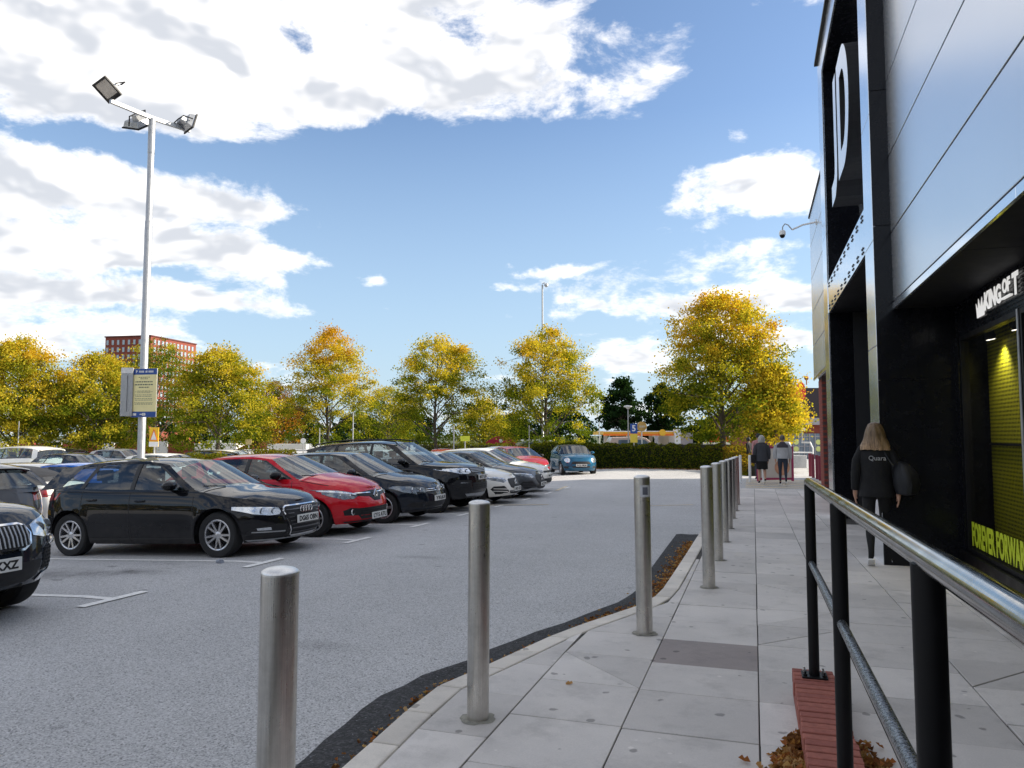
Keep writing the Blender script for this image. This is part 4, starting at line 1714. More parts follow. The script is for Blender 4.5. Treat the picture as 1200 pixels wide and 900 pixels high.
    for w in (wf, wr):
        for s in (1, -1):
            rr = []
            for k in range(13):
                a = PI * k / 12
                rr.append([(L / 2 - w + (RA - .006) * math.cos(a), s * yq, S['rw'] + (RA - .006) * math.sin(a)) for yq in (hw - .03, hw - .26)])
            ub.grid(rr)
    ub.build('underbody', M_BLACKM, root)

    # -------- wheels
    tw = .205
    rwd = S['rw']
    rimr = rwd * S.get('rimf', .665)
    key = 'wheel'
    protos = {}
    nsp = S.get('spokes', 10)
    for (w, s) in ((wf, -1), (wf, 1), (wr, -1), (wr, 1)):
        if s not in protos:
            mrot = Matrix.Rotation(PI / 2, 4, 'X') if s < 0 else Matrix.Rotation(-PI / 2, 4, 'X')
            ty = MB().lathe([(rimr, -tw / 2 + .01), (rwd * .90, -tw / 2), (rwd * .98, -tw / 2 + .02), (rwd, -tw / 2 + .045), (rwd, tw / 2 - .045), (rwd * .98, tw / 2 - .02), (rwd * .93, tw / 2 - .002), (rwd * .82, tw / 2), (rimr + .004, tw / 2 - .012)], 40 if not quick else 24, mrot, False)
            rimm = MB().lathe([(rimr - .004, -tw / 2 + .01), (rimr + .006, tw / 2 - .016), (rimr - .004, tw / 2 - .010), (rimr - .020, tw / 2 - .016), (rimr - .03, tw / 2 - .05), (rimr - .035, -.02)], 40 if not quick else 24, mrot, False)
            z0 = tw / 2 - .028
            for q in range(nsp):
                a = 2 * PI * q / nsp + (.0 if nsp != 10 else (.10 if q % 2 else -.06))
                u = Vector((math.cos(a), math.sin(a), 0))
                v = Vector((-math.sin(a), math.cos(a), 0))
                ri, ro = rimr * .20, rimr - .012
                wi, wo = rimr * S.get('spw', (.075, .062))[0], rimr * S.get('spw', (.075, .062))[1]
                vs = [u * ri - v * wi, u * ri + v * wi, u * ro + v * wo + v * .012, u * ro - v * wo + v * .012]
                vs = [mrot @ (p_ + Vector((0, 0, z0 + (0 if i_ < 2 else .016)))) for i_, p_ in enumerate(vs)] + [mrot @ (p_ + Vector((0, 0, z0 - .03))) for p_ in vs]
                rimm.add(vs, [(0, 1, 2, 3), (0, 4, 5, 1), (1, 5, 6, 2), (2, 6, 7, 3), (3, 7, 4, 0)])
            rimm.lathe([(0, z0 + .012), (rimr * .14, z0 + .01), (rimr * .25, z0 - .004), (rimr * .27, z0 - .03)], 20, mrot)
            brk = MB().lathe([(0, -.01), (rimr * .72, -.01), (rimr * .72, -.03), (0, -.03)], 24, mrot).lathe([(rimr * .99, -.045), (0, -.046)], 24, mrot)
            protos[s] = (ty, rimm, brk)
            we = bpy.data.objects.new('wheel', None)
            C.objects.link(we)
            we.parent = root
            ty.build('tyre', M_RUBBER, we, True)
            rimm.build('rim', rim, we, True, angle=30)
            brk.build('brake_disc', M_BLACKM, we, True)
            protos[s] = we
        else:
            we = copy_tree(protos[s], root)
        we.location = (L / 2 - w, s * (hw - tw / 2 - .022), rwd)

    # -------- surface-fitted details
    def decal(name, pts, axis, mat, side=1, off=.004, par=None, step=.05, label_=None, skirt=.012, smooth=True, inner=None):
        nq = len(pts)
        P2 = [Vector(p) for p in pts]
        ED = [(i, (i + 1) % nq) for i in range(nq)]
        x0, x1 = min(p.x for p in P2), max(p.x for p in P2)
        y0, y1 = min(p.y for p in P2), max(p.y for p in P2)
        # points along edges and inside
        ext = []
        eds = []
        for i in range(nq):
            a, b = P2[i], P2[(i + 1) % nq]
            n = max(1, int((b - a).length / step))
            for k in range(n):
                ext.append(a + (b - a) * k / n)
        eds = [(i, (i + 1) % len(ext)) for i in range(len(ext))]
        allp = list(ext)

        def ins(p):
            c = False
            for i in range(nq):
                a, b = P2[i], P2[i - 1]
                if (a.y > p.y) != (b.y > p.y) and p.x < (b.x - a.x) * (p.y - a.y) / (b.y - a.y) + a.x:
                    c = not c
            return c
        nx, ny = int((x1 - x0) / step), int((y1 - y0) / step)
        for i in range(1, nx + 1):
            for j in range(1, ny + 1):
                p = Vector((x0 + (x1 - x0) * i / (nx + 1), y0 + (y1 - y0) * j / (ny + 1)))
                if ins(p) and min((p - e).length for e in ext) > step * .35:
                    allp.append(p)
        res = delaunay_2d_cdt(allp, eds, [], 1, 1e-6)
        v2, f2 = res[0], res[2]
        if axis == 'D':
            ok = [f for f in f2]
        vs, fs = [], [tuple(f) for f in f2]
        for p in v2:
            if axis == 'F':
                o_, d_ = Vector((L, p.x * side, p.y)), Vector((-1, 0, 0))
            elif axis == 'R':
                o_, d_ = Vector((-L, p.x * side, p.y)), Vector((1, 0, 0))
            else:
                o_, d_ = Vector((L / 2 - p.x, 3 * side, p.y)), Vector((0, -side, 0))
            h = bvh.ray_cast(o_, d_)
            if h[0] is None or (axis in 'FR' and abs(h[0].x + d_.x * L / 2) > .9) or (axis == 'S' and h[0].y * side < hw * .5):
                h = bvh.find_nearest(o_ + d_ * (L / 2 if axis in 'FR' else 3 - hw))
            n = h[1]
            if n.dot(d_) > 0:
                n = -n
            vs.append(h[0] + n * off)
        # skirt
        mb = MB()
        mb.add(vs, fs)
        cnt = {}
        for f in fs:
            for i in range(len(f)):
                e = (f[i], f[(i + 1) % len(f)])
                cnt[tuple(sorted(e))] = cnt.get(tuple(sorted(e)), 0) + 1
        if skirt:
            for (a, b), c_ in cnt.items():
                if c_ == 1:
                    d_ = {'F': Vector((-skirt, 0, 0)), 'R': Vector((skirt, 0, 0)), 'S': Vector((0, -skirt * side, 0))}[axis]
                    mb.add([vs[a], vs[b], vs[b] + d_, vs[a] + d_], [(0, 1, 2, 3)])
        o_ = mb.build(name, mat, par or root, smooth, merge=True, angle=30)
        if label_:
            o_['label'] = label_
        return o_

    def surf(y, z, axis='F'):
        o_, d_ = (Vector((L, y, z)), Vector((-1, 0, 0))) if axis == 'F' else (Vector((-L, y, z)), Vector((1, 0, 0)))
        h = bvh.ray_cast(o_, d_)
        if h[0] is None or abs(h[0].x - (L / 2 if axis == 'F' else -L / 2)) > .9:
            h = bvh.find_nearest(Vector(((L / 2 if axis == 'F' else -L / 2), y, z)))
        return h[0].x

    def plate(z, text, rear=False, y=0.0, w=.52, h=.112, tilt=0, off=.02):
        s = -1 if rear else 1
        x = (max(surf(y, z - h / 2), surf(y, z + h / 2), surf(y, z)) + off) if not rear else (min(surf(y, z, 'R'), surf(y, z - h / 2, 'R'), surf(y, z + h / 2, 'R')) - off)
        o_ = MB().box(x - s * .02, x, y - w / 2, y + w / 2, z - h / 2, z + h / 2).build('number_plate', M_PLATEY if rear else M_PLATEW, root, bevel=.003)
        if text:
            vs, fs = text_mesh(text, .1, .001, bold=.0035)
            xa = min(v[0] for v in vs); xb = max(v[0] for v in vs); ya = min(v[1] for v in vs); yb = max(v[1] for v in vs)
            mb = MB()
            mb.add([(x + s * (.001 + v[2]), y + s * ((v[0] - (xa + xb) / 2) / (xb - xa) * w * .88), z + (v[1] - (ya + yb) / 2) / (yb - ya) * h * .68) for v in vs], fs)
            mb.build('characters', M_INK, o_)
        return o_

    api = dict(root=root, decal=decal, surf=surf, plate=plate, L=L, W=W, hw=hw, T=T, half=half, S=S, P=P, RE=RE, paint=paint, bvh=bvh, A0=A0, rB=rB)
    if not quick:
        # door mirrors
        for s in (1, -1):
            d = A0 + .40
            y0 = side_y(d, T(d))
            mm = MB().lathe([(0, -.075), (.05, -.07), (.078, -.04), (.086, 0), (.082, .035), (.07, .045), (0, .045)], 20,
                            Matrix.Translation((L / 2 - d + .02, s * (y0 + .115), T(d) + .085)) @ Matrix.Rotation(-PI / 2, 4, 'Y') @ Matrix.Diagonal((.78, 1.35, 1, 1)))
            mo = mm.build('door_mirror', S.get('mirror_mat') or paint, root, True, angle=50)
            MB().path([(L / 2 - d - .02, s * (y0 - .02), T(d) + .005), (L / 2 - d, s * (y0 + .06), T(d) + .03)], .022, 8).build('mirror_arm', M_PLAS, mo, True)
        # door shut lines and handles
        zb1 = sill + .07
        doors = S.get('doors', [(wf + .40, S['bp']), (S['bp'], wr - .22)])
        for s in (1, -1):
            seams = MB()

            def seam(pl):
                w_ = .0045
                for (a, b) in zip(pl, pl[1:]):
                    a, b = Vector(a), Vector(b)
                    n = max(1, int((b - a).length / .05))
                    q = Vector((-(b - a).y, (b - a).x)).normalized() * w_
                    rr_ = []
                    for i in range(n + 1):
                        c_ = a + (b - a) * i / n
                        r2 = []
                        for e_ in (c_ - q, c_ + q):
                            h = bvh.ray_cast(Vector((L / 2 - e_.x, 3 * s, e_.y)), Vector((0, -s, 0)))
                            if h[0] is not None:
                                r2.append(h[0] + Vector((0, s * .0016, 0)))
                        if len(r2) == 2:
                            rr_.append(r2)
                    if len(rr_) > 1:
                        seams.grid(rr_)
            for (d0, d1) in doors:
                seam([(d0, T(d0) - .012), (d0 - .012, .62), (d0 + .02, zb1), (d1 - .02, zb1), (d1, T(d1) - .012)])
            seam([(wr - .22 + .0, zb1 + .16), (wr - .27, zb1)])
            seam([(.55, T(.55) - .012), (.9, T(.9) - .012), (A0 - .02, T(A0) - .012)])
            seams.build('shut_line', M_BLACKM, root)
            for (d0, d1) in doors:
                hd = d1 - .20
                h = bvh.ray_cast(Vector((L / 2 - hd, 3 * s, T(hd) - .14)), Vector((0, -s, 0)))
                if h[0] is not None:
                    hy = h[0].y
                    MB().path([(L / 2 - hd - .085, hy, T(hd) - .14), (L / 2 - hd - .06, hy + s * .028, T(hd) - .138), (L / 2 - hd + .06, hy + s * .028, T(hd) - .136), (L / 2 - hd + .085, hy, T(hd) - .138)], .013, 8).build('door_handle', paint, root, True)
            # sill crease catches the light
            decal('door_crease', [(wf + .46, .40), (wr - .48, .44), (wr - .48, .452), (wf + .46, .418)], 'S', paint, s, .010, step=.12)
        # wipers
        for y0 in (.10, -.42):
            MB().path([(L / 2 - A0 + .16, y0, T(A0) + .055), (L / 2 - A0 + .02, y0 - .30, T(A0) + .075)], .008, 6).build('wiper', M_BLACKM, root)
    if details:
        details(api)
    return root


def rect(y0, y1, z0, z1, r=0.0):
    return [(y0, z0), (y1, z0), (y1, z1), (y0, z1)]


def ring_badge(api, cx, cy, r, t, par, name='badge', x=None, mat=None):
    x = x if x is not None else api['surf'](cx, cy) + .018
    mb = MB()
    pts = [Vector((x, cx + r * math.cos(a), cy + r * math.sin(a))) for a in [2 * PI * k / 20 for k in range(21)]]
    mb.path(pts, t, 6)
    return mb.build(name, mat or M_CHROME, par, True)


# black five door hatchback with wide single frame grille
def det_rings(a):
    dc, W = a['decal'], a['hw']
    root = a['root']
    fr_ = dc('grille_frame', [(-.40, .655), (-.435, .60), (-.32, .262), (-.26, .235), (.26, .235), (.32, .262), (.435, .60), (.40, .655), (.36, .675), (-.36, .675)], 'F', M_CHROME, 1, .008, step=.06)
    g = dc('grille', [(-.385, .645), (-.415, .595), (-.305, .27), (.305, .27), (.415, .595), (.385, .645), (.35, .657), (-.35, .657)], 'F', M_BLACKM, 1, .013, step=.06)
    for k in range(7):
        z = .30 + .050 * k
        wq = .30 + (.40 - .30) * (z - .27) / .37
        if k in (3, 4, 5) :
            for s in (1, -1):
                dc('slat', rect(.27, wq, z, z + .012), 'F', M_SLAT, s, .022, g, .2)
        else:
            dc('slat', rect(-wq, wq, z, z + .012), 'F', M_SLAT, 1, .022, g, .1)
    for k in range(4):
        ring_badge(a, (k - 1.5) * .068, .603, .044, .0065, g, 'badge_ring', x=a['surf'](0, .60) + .035)
    a['plate'](.475, 'DG65 OBN', off=.03)
    for s in (1, -1):
        h = dc('headlight', [(.475, .655), (.47, .60), (.50, .565), (.62, .56), (.76, .59), (.865, .655), (.85, .70), (.72, .685), (.55, .665)], 'F', M_HEAD, s, .006, step=.04)
        for (yy_, zz_) in ((.555, .615), (.68, .625)):
            x = a['surf'](yy_ * s, zz_) - .006
            MB().lathe([(0, 0), (.036, .004), (.045, .018), (.045, .0)], 16, Matrix.Translation((x, yy_ * s, zz_)) @ Matrix.Rotation(PI / 2, 4, 'Y')).build('lamp', M_HEADD, h, True)
        dc('air_intake', [(.42, .30), (.40, .42), (.52, .44), (.74, .40), (.80, .34), (.72, .29)], 'F', M_BLACKM, s, .004, step=.06)
        dc('intake_blade', [(.43, .325), (.76, .335), (.76, .350), (.43, .340)], 'F', M_GALV, s, .009, step=.06)
        dc('fog_lamp', [(.60, .36), (.72, .365), (.73, .395), (.61, .40)], 'F', M_HEAD, s, .009, step=.06)
        dc('tail_light', [(.40, .80), (.40, .93), (.70, .955), (.84, .94), (.85, .84), (.7, .81)], 'R', M_TAIL, s, .006, step=.06)
        dc('tail_light', [(4.02, .80), (3.98, .92), (4.16, .955), (4.24, .93), (4.22, .82)], 'S', M_TAIL, s, .006, step=.06)
        dc('window_chrome', [(1.42, .905), (2.4, .918), (3.3, .938), (3.85, .965), (3.85, .972), (3.3, .946), (2.4, .927), (1.42, .914)], 'S', M_BLACK, s, .006, step=.1)
    dc('bumper_lip', [(-.75, .222), (.75, .222), (.78, .245), (.3, .238), (-.3, .238), (-.78, .245)], 'F', M_GALV, 1, .012, step=.08)
    a['plate'](.62, None, True)


# red supermini
def det_diamond(a):
    dc = a['decal']
    bl = M_BLACK
    nb_ = dc('nose_band', [(-.50, .665), (-.20, .640), (-.10, .560), (.10, .560), (.20, .640), (.50, .665), (.50, .715), (.12, .735), (-.12, .735), (-.50, .715)], 'F', bl, 1, .006, step=.05)
    for s in (1, -1):
        dc('chrome_strip', [(.12, .690), (.50, .702), (.50, .715), (.12, .706)], 'F', M_CHROME, s, .012, nb_, .06)
        h = dc('headlight', [(.47, .70), (.47, .662), (.56, .62), (.70, .62), (.80, .68), (.86, .77), (.845, .80), (.70, .775), (.56, .73)], 'F', M_HEADD, s, .007, step=.04)
        dc('day_lamp', [(.50, .70), (.58, .725), (.72, .765), (.835, .79), (.835, .765), (.73, .735), (.60, .70), (.50, .682)], 'F', M_HEAD, s, .012, h, .05)
        for (yy_, zz_) in ((.58, .665), (.70, .68)):
            x = a['surf'](yy_ * s, zz_) - .006
            MB().lathe([(0, 0), (.036, .004), (.046, .018), (.046, .0)], 16, Matrix.Translation((x, yy_ * s, zz_)) @ Matrix.Rotation(PI / 2, 4, 'Y')).build('lamp', M_HEAD, h, True)
        ring_badge(a, .60 * s, .40, .045, .010, a['root'], 'fog_lamp')
        dc('fog_recess', [(.48, .34), (.50, .46), (.62, .475), (.70, .43), (.68, .35)], 'F', M_BLACKM, s, .003, step=.06)
        dc('tail_light', [(.45, .78), (.45, .93), (.72, .96), (.82, .92), (.80, .80)], 'R', M_TAIL, s, .006, step=.06)
    lg = dc('lower_grille', [(-.50, .34), (-.50, .46), (.50, .46), (.50, .34), (.40, .27), (-.40, .27)], 'F', M_BLACKM, 1, .005, step=.06)
    for k in range(3):
        dc('slat', rect(-.46, .46, .34 + .04 * k, .352 + .04 * k), 'F', M_PLAS, 1, .012, lg, .1)
    dc('bumper_lip', [(-.62, .225), (.62, .225), (.66, .25), (-.66, .25)], 'F', M_PLAS, 1, .008, step=.08)
    # upright lozenge badge
    x = a['surf'](0, .66) + .03
    for s in (1, -1):
        MB().add([(x, 0, .765), (x, .075 * s, .655), (x, 0, .545), (x, 0, .595), (x, .038 * s, .655), (x, 0, .715)] + [(x - .02, 0, .765), (x - .02, .075 * s, .655), (x - .02, 0, .545), (x - .02, 0, .595), (x - .02, .038 * s, .655), (x - .02, 0, .715)],
                 [(0, 1, 4, 5), (1, 2, 3, 4), (0, 6, 7, 1), (1, 7, 8, 2), (5, 4, 10, 11), (4, 3, 9, 10)]).build('badge', M_CHROME, nb_)
    a['plate'](.31, 'LY15 ATU', off=.02)
    a['plate'](.55, None, True)


# dark blue-black hatchback with slim grille
def det_circle(a):
    dc = a['decal']
    g = dc('grille', [(-.46, .60), (-.44, .665), (.44, .665), (.46, .60), (.40, .575), (-.40, .575)], 'F', M_BLACKM, 1, .005, step=.06)
    for k in range(2):
        dc('chrome_strip', rect(-.44, .44, .600 + .035 * k, .610 + .035 * k), 'F', M_CHROME, 1, .010, g, .06)
    ring_badge(a, 0, .625, .062, .008, g)
    x = a['surf'](0, .625) + .020
    vb = MB()
    for (p, q) in (((-.035, .045), (0, -.045)), ((.035, .045), (0, -.045)), ((-.02, .05), (0, .01)), ((.02, .05), (0, .01))):
        vb.path([(x, p[0], .625 + p[1]), (x, q[0], .625 + q[1])], .006, 6)
    vb.build('badge', M_CHROME, g)
    for s in (1, -1):
        h = dc('headlight', [(.45, .675), (.44, .60), (.50, .565), (.66, .56), (.80, .61), (.88, .70), (.84, .735), (.66, .71)], 'F', M_HEADD, s, .006, step=.04)
        for (yy_, zz_, rr_) in ((.545, .63, .052), (.68, .645, .058)):
            x = a['surf'](yy_ * s, zz_) - .006
            MB().lathe([(0, 0), (rr_ * .8, .004), (rr_, .02), (rr_, .0)], 16, Matrix.Translation((x, yy_ * s, zz_)) @ Matrix.Rotation(PI / 2, 4, 'Y')).build('lamp', M_HEAD, h, True)
        dc('fog_recess', [(.50, .30), (.50, .40), (.72, .40), (.76, .34), (.70, .30)], 'F', M_BLACKM, s, .004, step=.06)
        dc('tail_light', [(.42, .78), (.42, .92), (.72, .95), (.84, .92), (.82, .80)], 'R', M_TAIL, s, .006, step=.06)
    dc('lower_grille', [(-.46, .28), (-.50, .40), (.50, .40), (.46, .28)], 'F', M_BLACKM, 1, .005, step=.06)
    dc('bumper_lip', [(-.70, .222), (.70, .222), (.74, .25), (-.74, .25)], 'F', M_PLAS, 1, .010, step=.08)
    a['plate'](.45, 'YK63', off=.02)
    a['plate'](.55, None, True)


# large dark off-road car
def det_offroad(a):
    dc = a['decal']
    g = dc('grille', [(-.44, .90), (-.46, .99), (.46, .99), (.44, .90), (.40, .875), (-.40, .875)], 'F', M_BLACKM, 1, .006, step=.06)
    for k in range(3):
        dc('slat', rect(-.43, .43, .895 + .032 * k, .908 + .032 * k), 'F', M_GALV, 1, .014, g, .06)
    for s in (1, -1):
        h = dc('headlight', [(.47, .99), (.46, .895), (.56, .865), (.74, .88), (.90, .965), (.91, 1.0), (.78, 1.005), (.6, 1.0)], 'F', M_HEAD, s, .006, step=.04)
        for (yy_, zz_, rr_) in ((.57, .935, .05), (.70, .94, .05)):
            x = a['surf'](yy_ * s, zz_) - .006
            MB().lathe([(0, 0), (rr_ * .8, .004), (rr_, .02), (rr_, .0)], 16, Matrix.Translation((x, yy_ * s, zz_)) @ Matrix.Rotation(PI / 2, 4, 'Y')).build('lamp', M_HEADD, h, True)
        dc('fog_recess', [(.50, .58), (.50, .72), (.80, .74), (.86, .66), (.78, .58)], 'F', M_BLACKM, s, .004, step=.06)
        dc('fog_lamp', [(.60, .655), (.74, .66), (.74, .685), (.60, .68)], 'F', M_HEAD, s, .010, step=.06)
        dc('side_vent', [(1.35, .93), (1.62, .94), (1.60, .965), (1.36, .955)], 'S', M_GALV, s, .006, step=.08)
        dc('tail_light', [(.62, .85), (.62, 1.08), (.84, 1.10), (.88, .90)], 'R', M_TAIL, s, .006, step=.06)
    lg = dc('lower_grille', [(-.46, .50), (-.48, .66), (.48, .66), (.46, .50)], 'F', M_BLACKM, 1, .005, step=.06)
    for k in range(3):
        dc('slat', rect(-.44, .44, .52 + .05 * k, .533 + .05 * k), 'F', M_PLAS, 1, .012, lg, .08)
    dc('skid_plate', [(-.50, .30), (-.62, .42), (.62, .42), (.50, .30)], 'F', M_GALV, 1, .006, step=.08)
    a['plate'](.775, 'MX17 LLN', off=.02)
    # roof rails
    for s in (1, -1):
        pts = [(a['L'] / 2 - d, s * .585, a['RE'](d) + .075) for d in (1.95, 2.4, 3.0, 3.6, 4.1)]
        MB().path([(pts[0][0] + .05, pts[0][1], pts[0][2] - .06)] + pts + [(pts[-1][0] - .05, pts[-1][1], pts[-1][2] - .06)], .016, 8).build('roof_rail', M_BLACK, a['root'], True)
    a['plate'](.75, None, True)


# low compact cars with a three pointed star
def det_star(a, txt='BW', frame_col=None):
    dc = a['decal']
    g = dc('grille', [(-.36, .62), (-.40, .54), (-.36, .42), (-.28, .395), (.28, .395), (.36, .42), (.40, .54), (.36, .62), (.30, .64), (-.30, .64)], 'F', M_BLACKM, 1, .007, step=.06)
    x = a['surf'](0, .53) + .02
    ring_badge(a, 0, .53, .085, .009, g, 'badge_ring', x=x)
    sb = MB()
    for k in range(3):
        an = PI / 2 + 2 * PI * k / 3
        sb.path([(x, 0, .53), (x, .08 * math.cos(an), .53 + .08 * math.sin(an))], [.014, .004], 6)
    sb.build('badge', M_CHROME, g)
    for s in (1, -1):
        h = dc('headlight', [(.47, .66), (.45, .585), (.58, .555), (.78, .625), (.87, .70), (.85, .725), (.66, .70)], 'F', M_HEADD, s, .006, step=.04)
        dc('day_lamp', [(.50, .655), (.66, .69), (.84, .718), (.84, .70), (.66, .668), (.50, .635)], 'F', M_HEAD, s, .011, h, .05)
        ai = dc('air_intake', [(.50, .27), (.46, .33), (.58, .47), (.78, .47), (.82, .40), (.74, .27)], 'F', M_BLACKM, s, .004, step=.06)
        for k in range(2):
            dc('intake_blade', [(.50, .31 + .06 * k), (.78, .345 + .06 * k), (.78, .36 + .06 * k), (.50, .33 + .06 * k)], 'F', a['paint'], s, .012, ai, .06)
        dc('tail_light', [(.42, .74), (.42, .84), (.72, .86), (.84, .82), (.8, .75)], 'R', M_TAIL, s, .006, step=.06)
    dc('lower_grille', [(-.36, .24), (-.44, .34), (.44, .34), (.36, .24)], 'F', M_BLACKM, 1, .005, step=.06)
    dc('bumper_lip', [(-.72, .20), (.72, .20), (.76, .225), (-.76, .225)], 'F', a['paint'] if frame_col is None else frame_col, 1, .012, step=.08)
    a['plate'](.37, txt, off=.02)
    a['plate'](.55, None, True)


def det_white(a):
    dc = a['decal']
    for s in (1, -1):
        dc('headlight', [(.42, .68), (.42, .61), (.60, .60), (.80, .66), (.86, .73), (.66, .72)], 'F', M_HEADD, s, .006, step=.05)
        dc('fog_recess', [(.50, .30), (.50, .42), (.76, .44), (.78, .32)], 'F', M_BLACKM, s, .004, step=.06)
        dc('tail_light', [(.42, .74), (.42, .84), (.72, .86), (.84, .82), (.8, .75)], 'R', M_TAIL, s, .006, step=.06)
    dc('grille', [(-.40, .60), (-.40, .66), (.40, .66), (.40, .60)], 'F', M_BLACKM, 1, .006, step=.06)
    dc('lower_grille', [(-.44, .28), (-.48, .42), (.48, .42), (.44, .28)], 'F', M_BLACKM, 1, .006, step=.06)
    a['plate'](.50, 'NH19', off=.02)
    a['plate'](.55, None, True)


# near dark coupe-like off-roader: twin rounded grille, big lamps
def det_kidney(a):
    dc = a['decal']
    for s in (1, -1):
        gf = dc('grille_frame', [(.03, .80), (.02, .72), (.05, .62), (.10, .595), (.34, .60), (.42, .65), (.44, .74), (.40, .81), (.34, .835), (.10, .835)], 'F', M_CHROME, s, .012, step=.05)
        g = dc('grille', [(.05, .80), (.04, .72), (.07, .635), (.11, .615), (.33, .62), (.395, .66), (.415, .74), (.385, .80), (.33, .815), (.11, .815)], 'F', M_BLACKM, s, .018, step=.05)
        for k in range(8):
            yq = .085 + .041 * k
            dc('slat', [(yq, .635), (yq + .014, .635), (yq + .014, .80), (yq, .80)], 'F', M_GALV, s, .030, g, .06)
        h = dc('headlight', [(.46, .80), (.46, .715), (.60, .685), (.75, .70), (.85, .79), (.87, .84), (.83, .87), (.74, .865), (.56, .835)], 'F', M_HEAD, s, .008, step=.04)
        for (yy_, zz_) in ((.58, .76), (.73, .775)):
            x = a['surf'](yy_ * s, zz_) - .022
            MB().lathe([(.040, .008), (.055, .018), (.065, .006), (.065, -.02)], 18, Matrix.Translation((x, yy_ * s, zz_)) @ Matrix.Rotation(PI / 2, 4, 'Y')).lathe([(0, .012), (.035, .004)], 14, Matrix.Translation((x, yy_ * s, zz_)) @ Matrix.Rotation(PI / 2, 4, 'Y')).build('lamp', M_HEADD, h, True)
        ai = dc('air_intake', [(.56, .40), (.58, .55), (.68, .60), (.78, .59), (.80, .48), (.76, .40)], 'F', M_BLACKM, s, .005, step=.05)
        hx = MB()
        for r_ in range(6):
            for c_ in range(5):
                cy_, cz_ = .60 + c_ * .055 + (.027 if r_ % 2 else 0), .42 + r_ * .032
                if cy_ > .75:
                    continue
                x = a['surf'](cy_ * s, cz_) + .010
                x2 = a['surf'](min(cy_ + .02, .88) * s, cz_) + .010
                pts = [Vector((x + (x2 - x) * (math.cos(q) * .024 / .02), (cy_ + .024 * math.cos(q)) * s, cz_ + .015 * math.sin(q))) for q in [PI / 6 + PI / 3 * k for k in range(7)]]
                hx.path(pts, .0028, 4)
        tag(hx.build('honeycomb', M_PLAS, ai), kind='stuff')
        ring_badge(a, .70 * s, .655, .040, .008, a['root'], 'fog_lamp')
        dc('fog_glass', [(.70 + .036 * math.cos(q), .655 + .038 * math.sin(q)) for q in [2 * PI * k / 12 for k in range(12)]], 'F', M_HEAD, s, .008, step=.06)
        dc('bumper_blade', [(.54, .315), (.60, .375), (.74, .385), (.80, .43), (.82, .40), (.76, .325), (.64, .30)], 'F', M_CHROME, s, .012, step=.05)
        dc('tail_light', [(.55, .85), (.55, .97), (.84, .99), (.88, .90)], 'R', M_TAIL, s, .006, step=.06)
    dc('lower_grille', [(-.52, .36), (-.54, .50), (.54, .50), (.52, .36), (.40, .32), (-.40, .32)], 'F', M_BLACKM, 1, .004, step=.06)
    a['plate'](.505, 'LX65 KXZ', off=.03)
    a['plate'](.65, None, True)


def det_round(a):
    dc = a['decal']
    for s in (1, -1):
        c_ = [(.62 + .115 * math.cos(q), .70 + .11 * math.sin(q)) for q in [2 * PI * k / 16 for k in range(16)]]
        dc('headlight', c_, 'F', M_HEAD, s, .010, step=.05)
        ring_badge(a, .62 * s, .70, .118, .010, a['root'], 'lamp_ring')
        dc('air_intake', [(.56, .32), (.56, .42), (.74, .42), (.76, .34)], 'F', M_BLACKM, s, .004, step=.06)
        dc('bonnet_stripe', [(.12, .0), (.2, .0), (.2, .01), (.12, .01)], 'F', M_BLACK, s, .003) if False else None
        dc('tail_light', [(.55, .72), (.55, .90), (.72, .90), (.74, .72)], 'R', M_TAIL, s, .006, step=.06)
    g = dc('grille', [(-.44, .60), (-.46, .50), (-.40, .36), (.40, .36), (.46, .50), (.44, .60), (.36, .65), (-.36, .65)], 'F', M_BLACKM, 1, .006, step=.06)
    dc('grille_bar', rect(-.44, .44, .44, .52), 'F', a['paint'], 1, .014, g, .06)
    a['plate'](.475, 'RX22 MKM', off=.03)
    a['plate'](.55, None, True)


def det_far(a):
    dc = a['decal']
    for s in (1, -1):
        dc('headlight', [(.46, .68), (.46, .60), (.62, .59), (.80, .65), (.86, .72), (.66, .72)], 'F', M_HEADD, s, .006, step=.08)
        dc('tail_light', [(.45, .78), (.45, .92), (.72, .94), (.82, .90), (.80, .80)], 'R', M_TAIL, s, .006, step=.08)
    dc('grille', [(-.40, .56), (-.40, .66), (.40, .66), (.40, .56)], 'F', M_BLACKM, 1, .006, step=.1)
    a['plate'](.42, None, off=.02)
    a['plate'](.60, None, True)


def put(x_nose, y, spec, out=True):
    """place of a car parked square to the aisle; out: nose towards the shops"""
    L = spec.get('L', BASE['L'])
    x = x_nose - L / 2 if out else x_nose - L / 2
    return Vector((x, y, z_road(x, y)))


SL = math.atan(.04)

SP_A3 = dict(belt_dark=False, spoiler=False, A=(1.24, 1.92), roof=[(1.92, 1.355), (2.3, 1.41), (2.75, 1.425), (3.35, 1.405), (3.97, 1.335)], Dx=4.17, quarter=(3.37, 3.74, 3.22, 3.50))
make_car('glossy black five door hatchback with a large chrome framed grille, nearest whole car', SP_A3, P_BLACK, put(-6.20, 9.62, SP_A3), 0, det_rings, slope=SL)

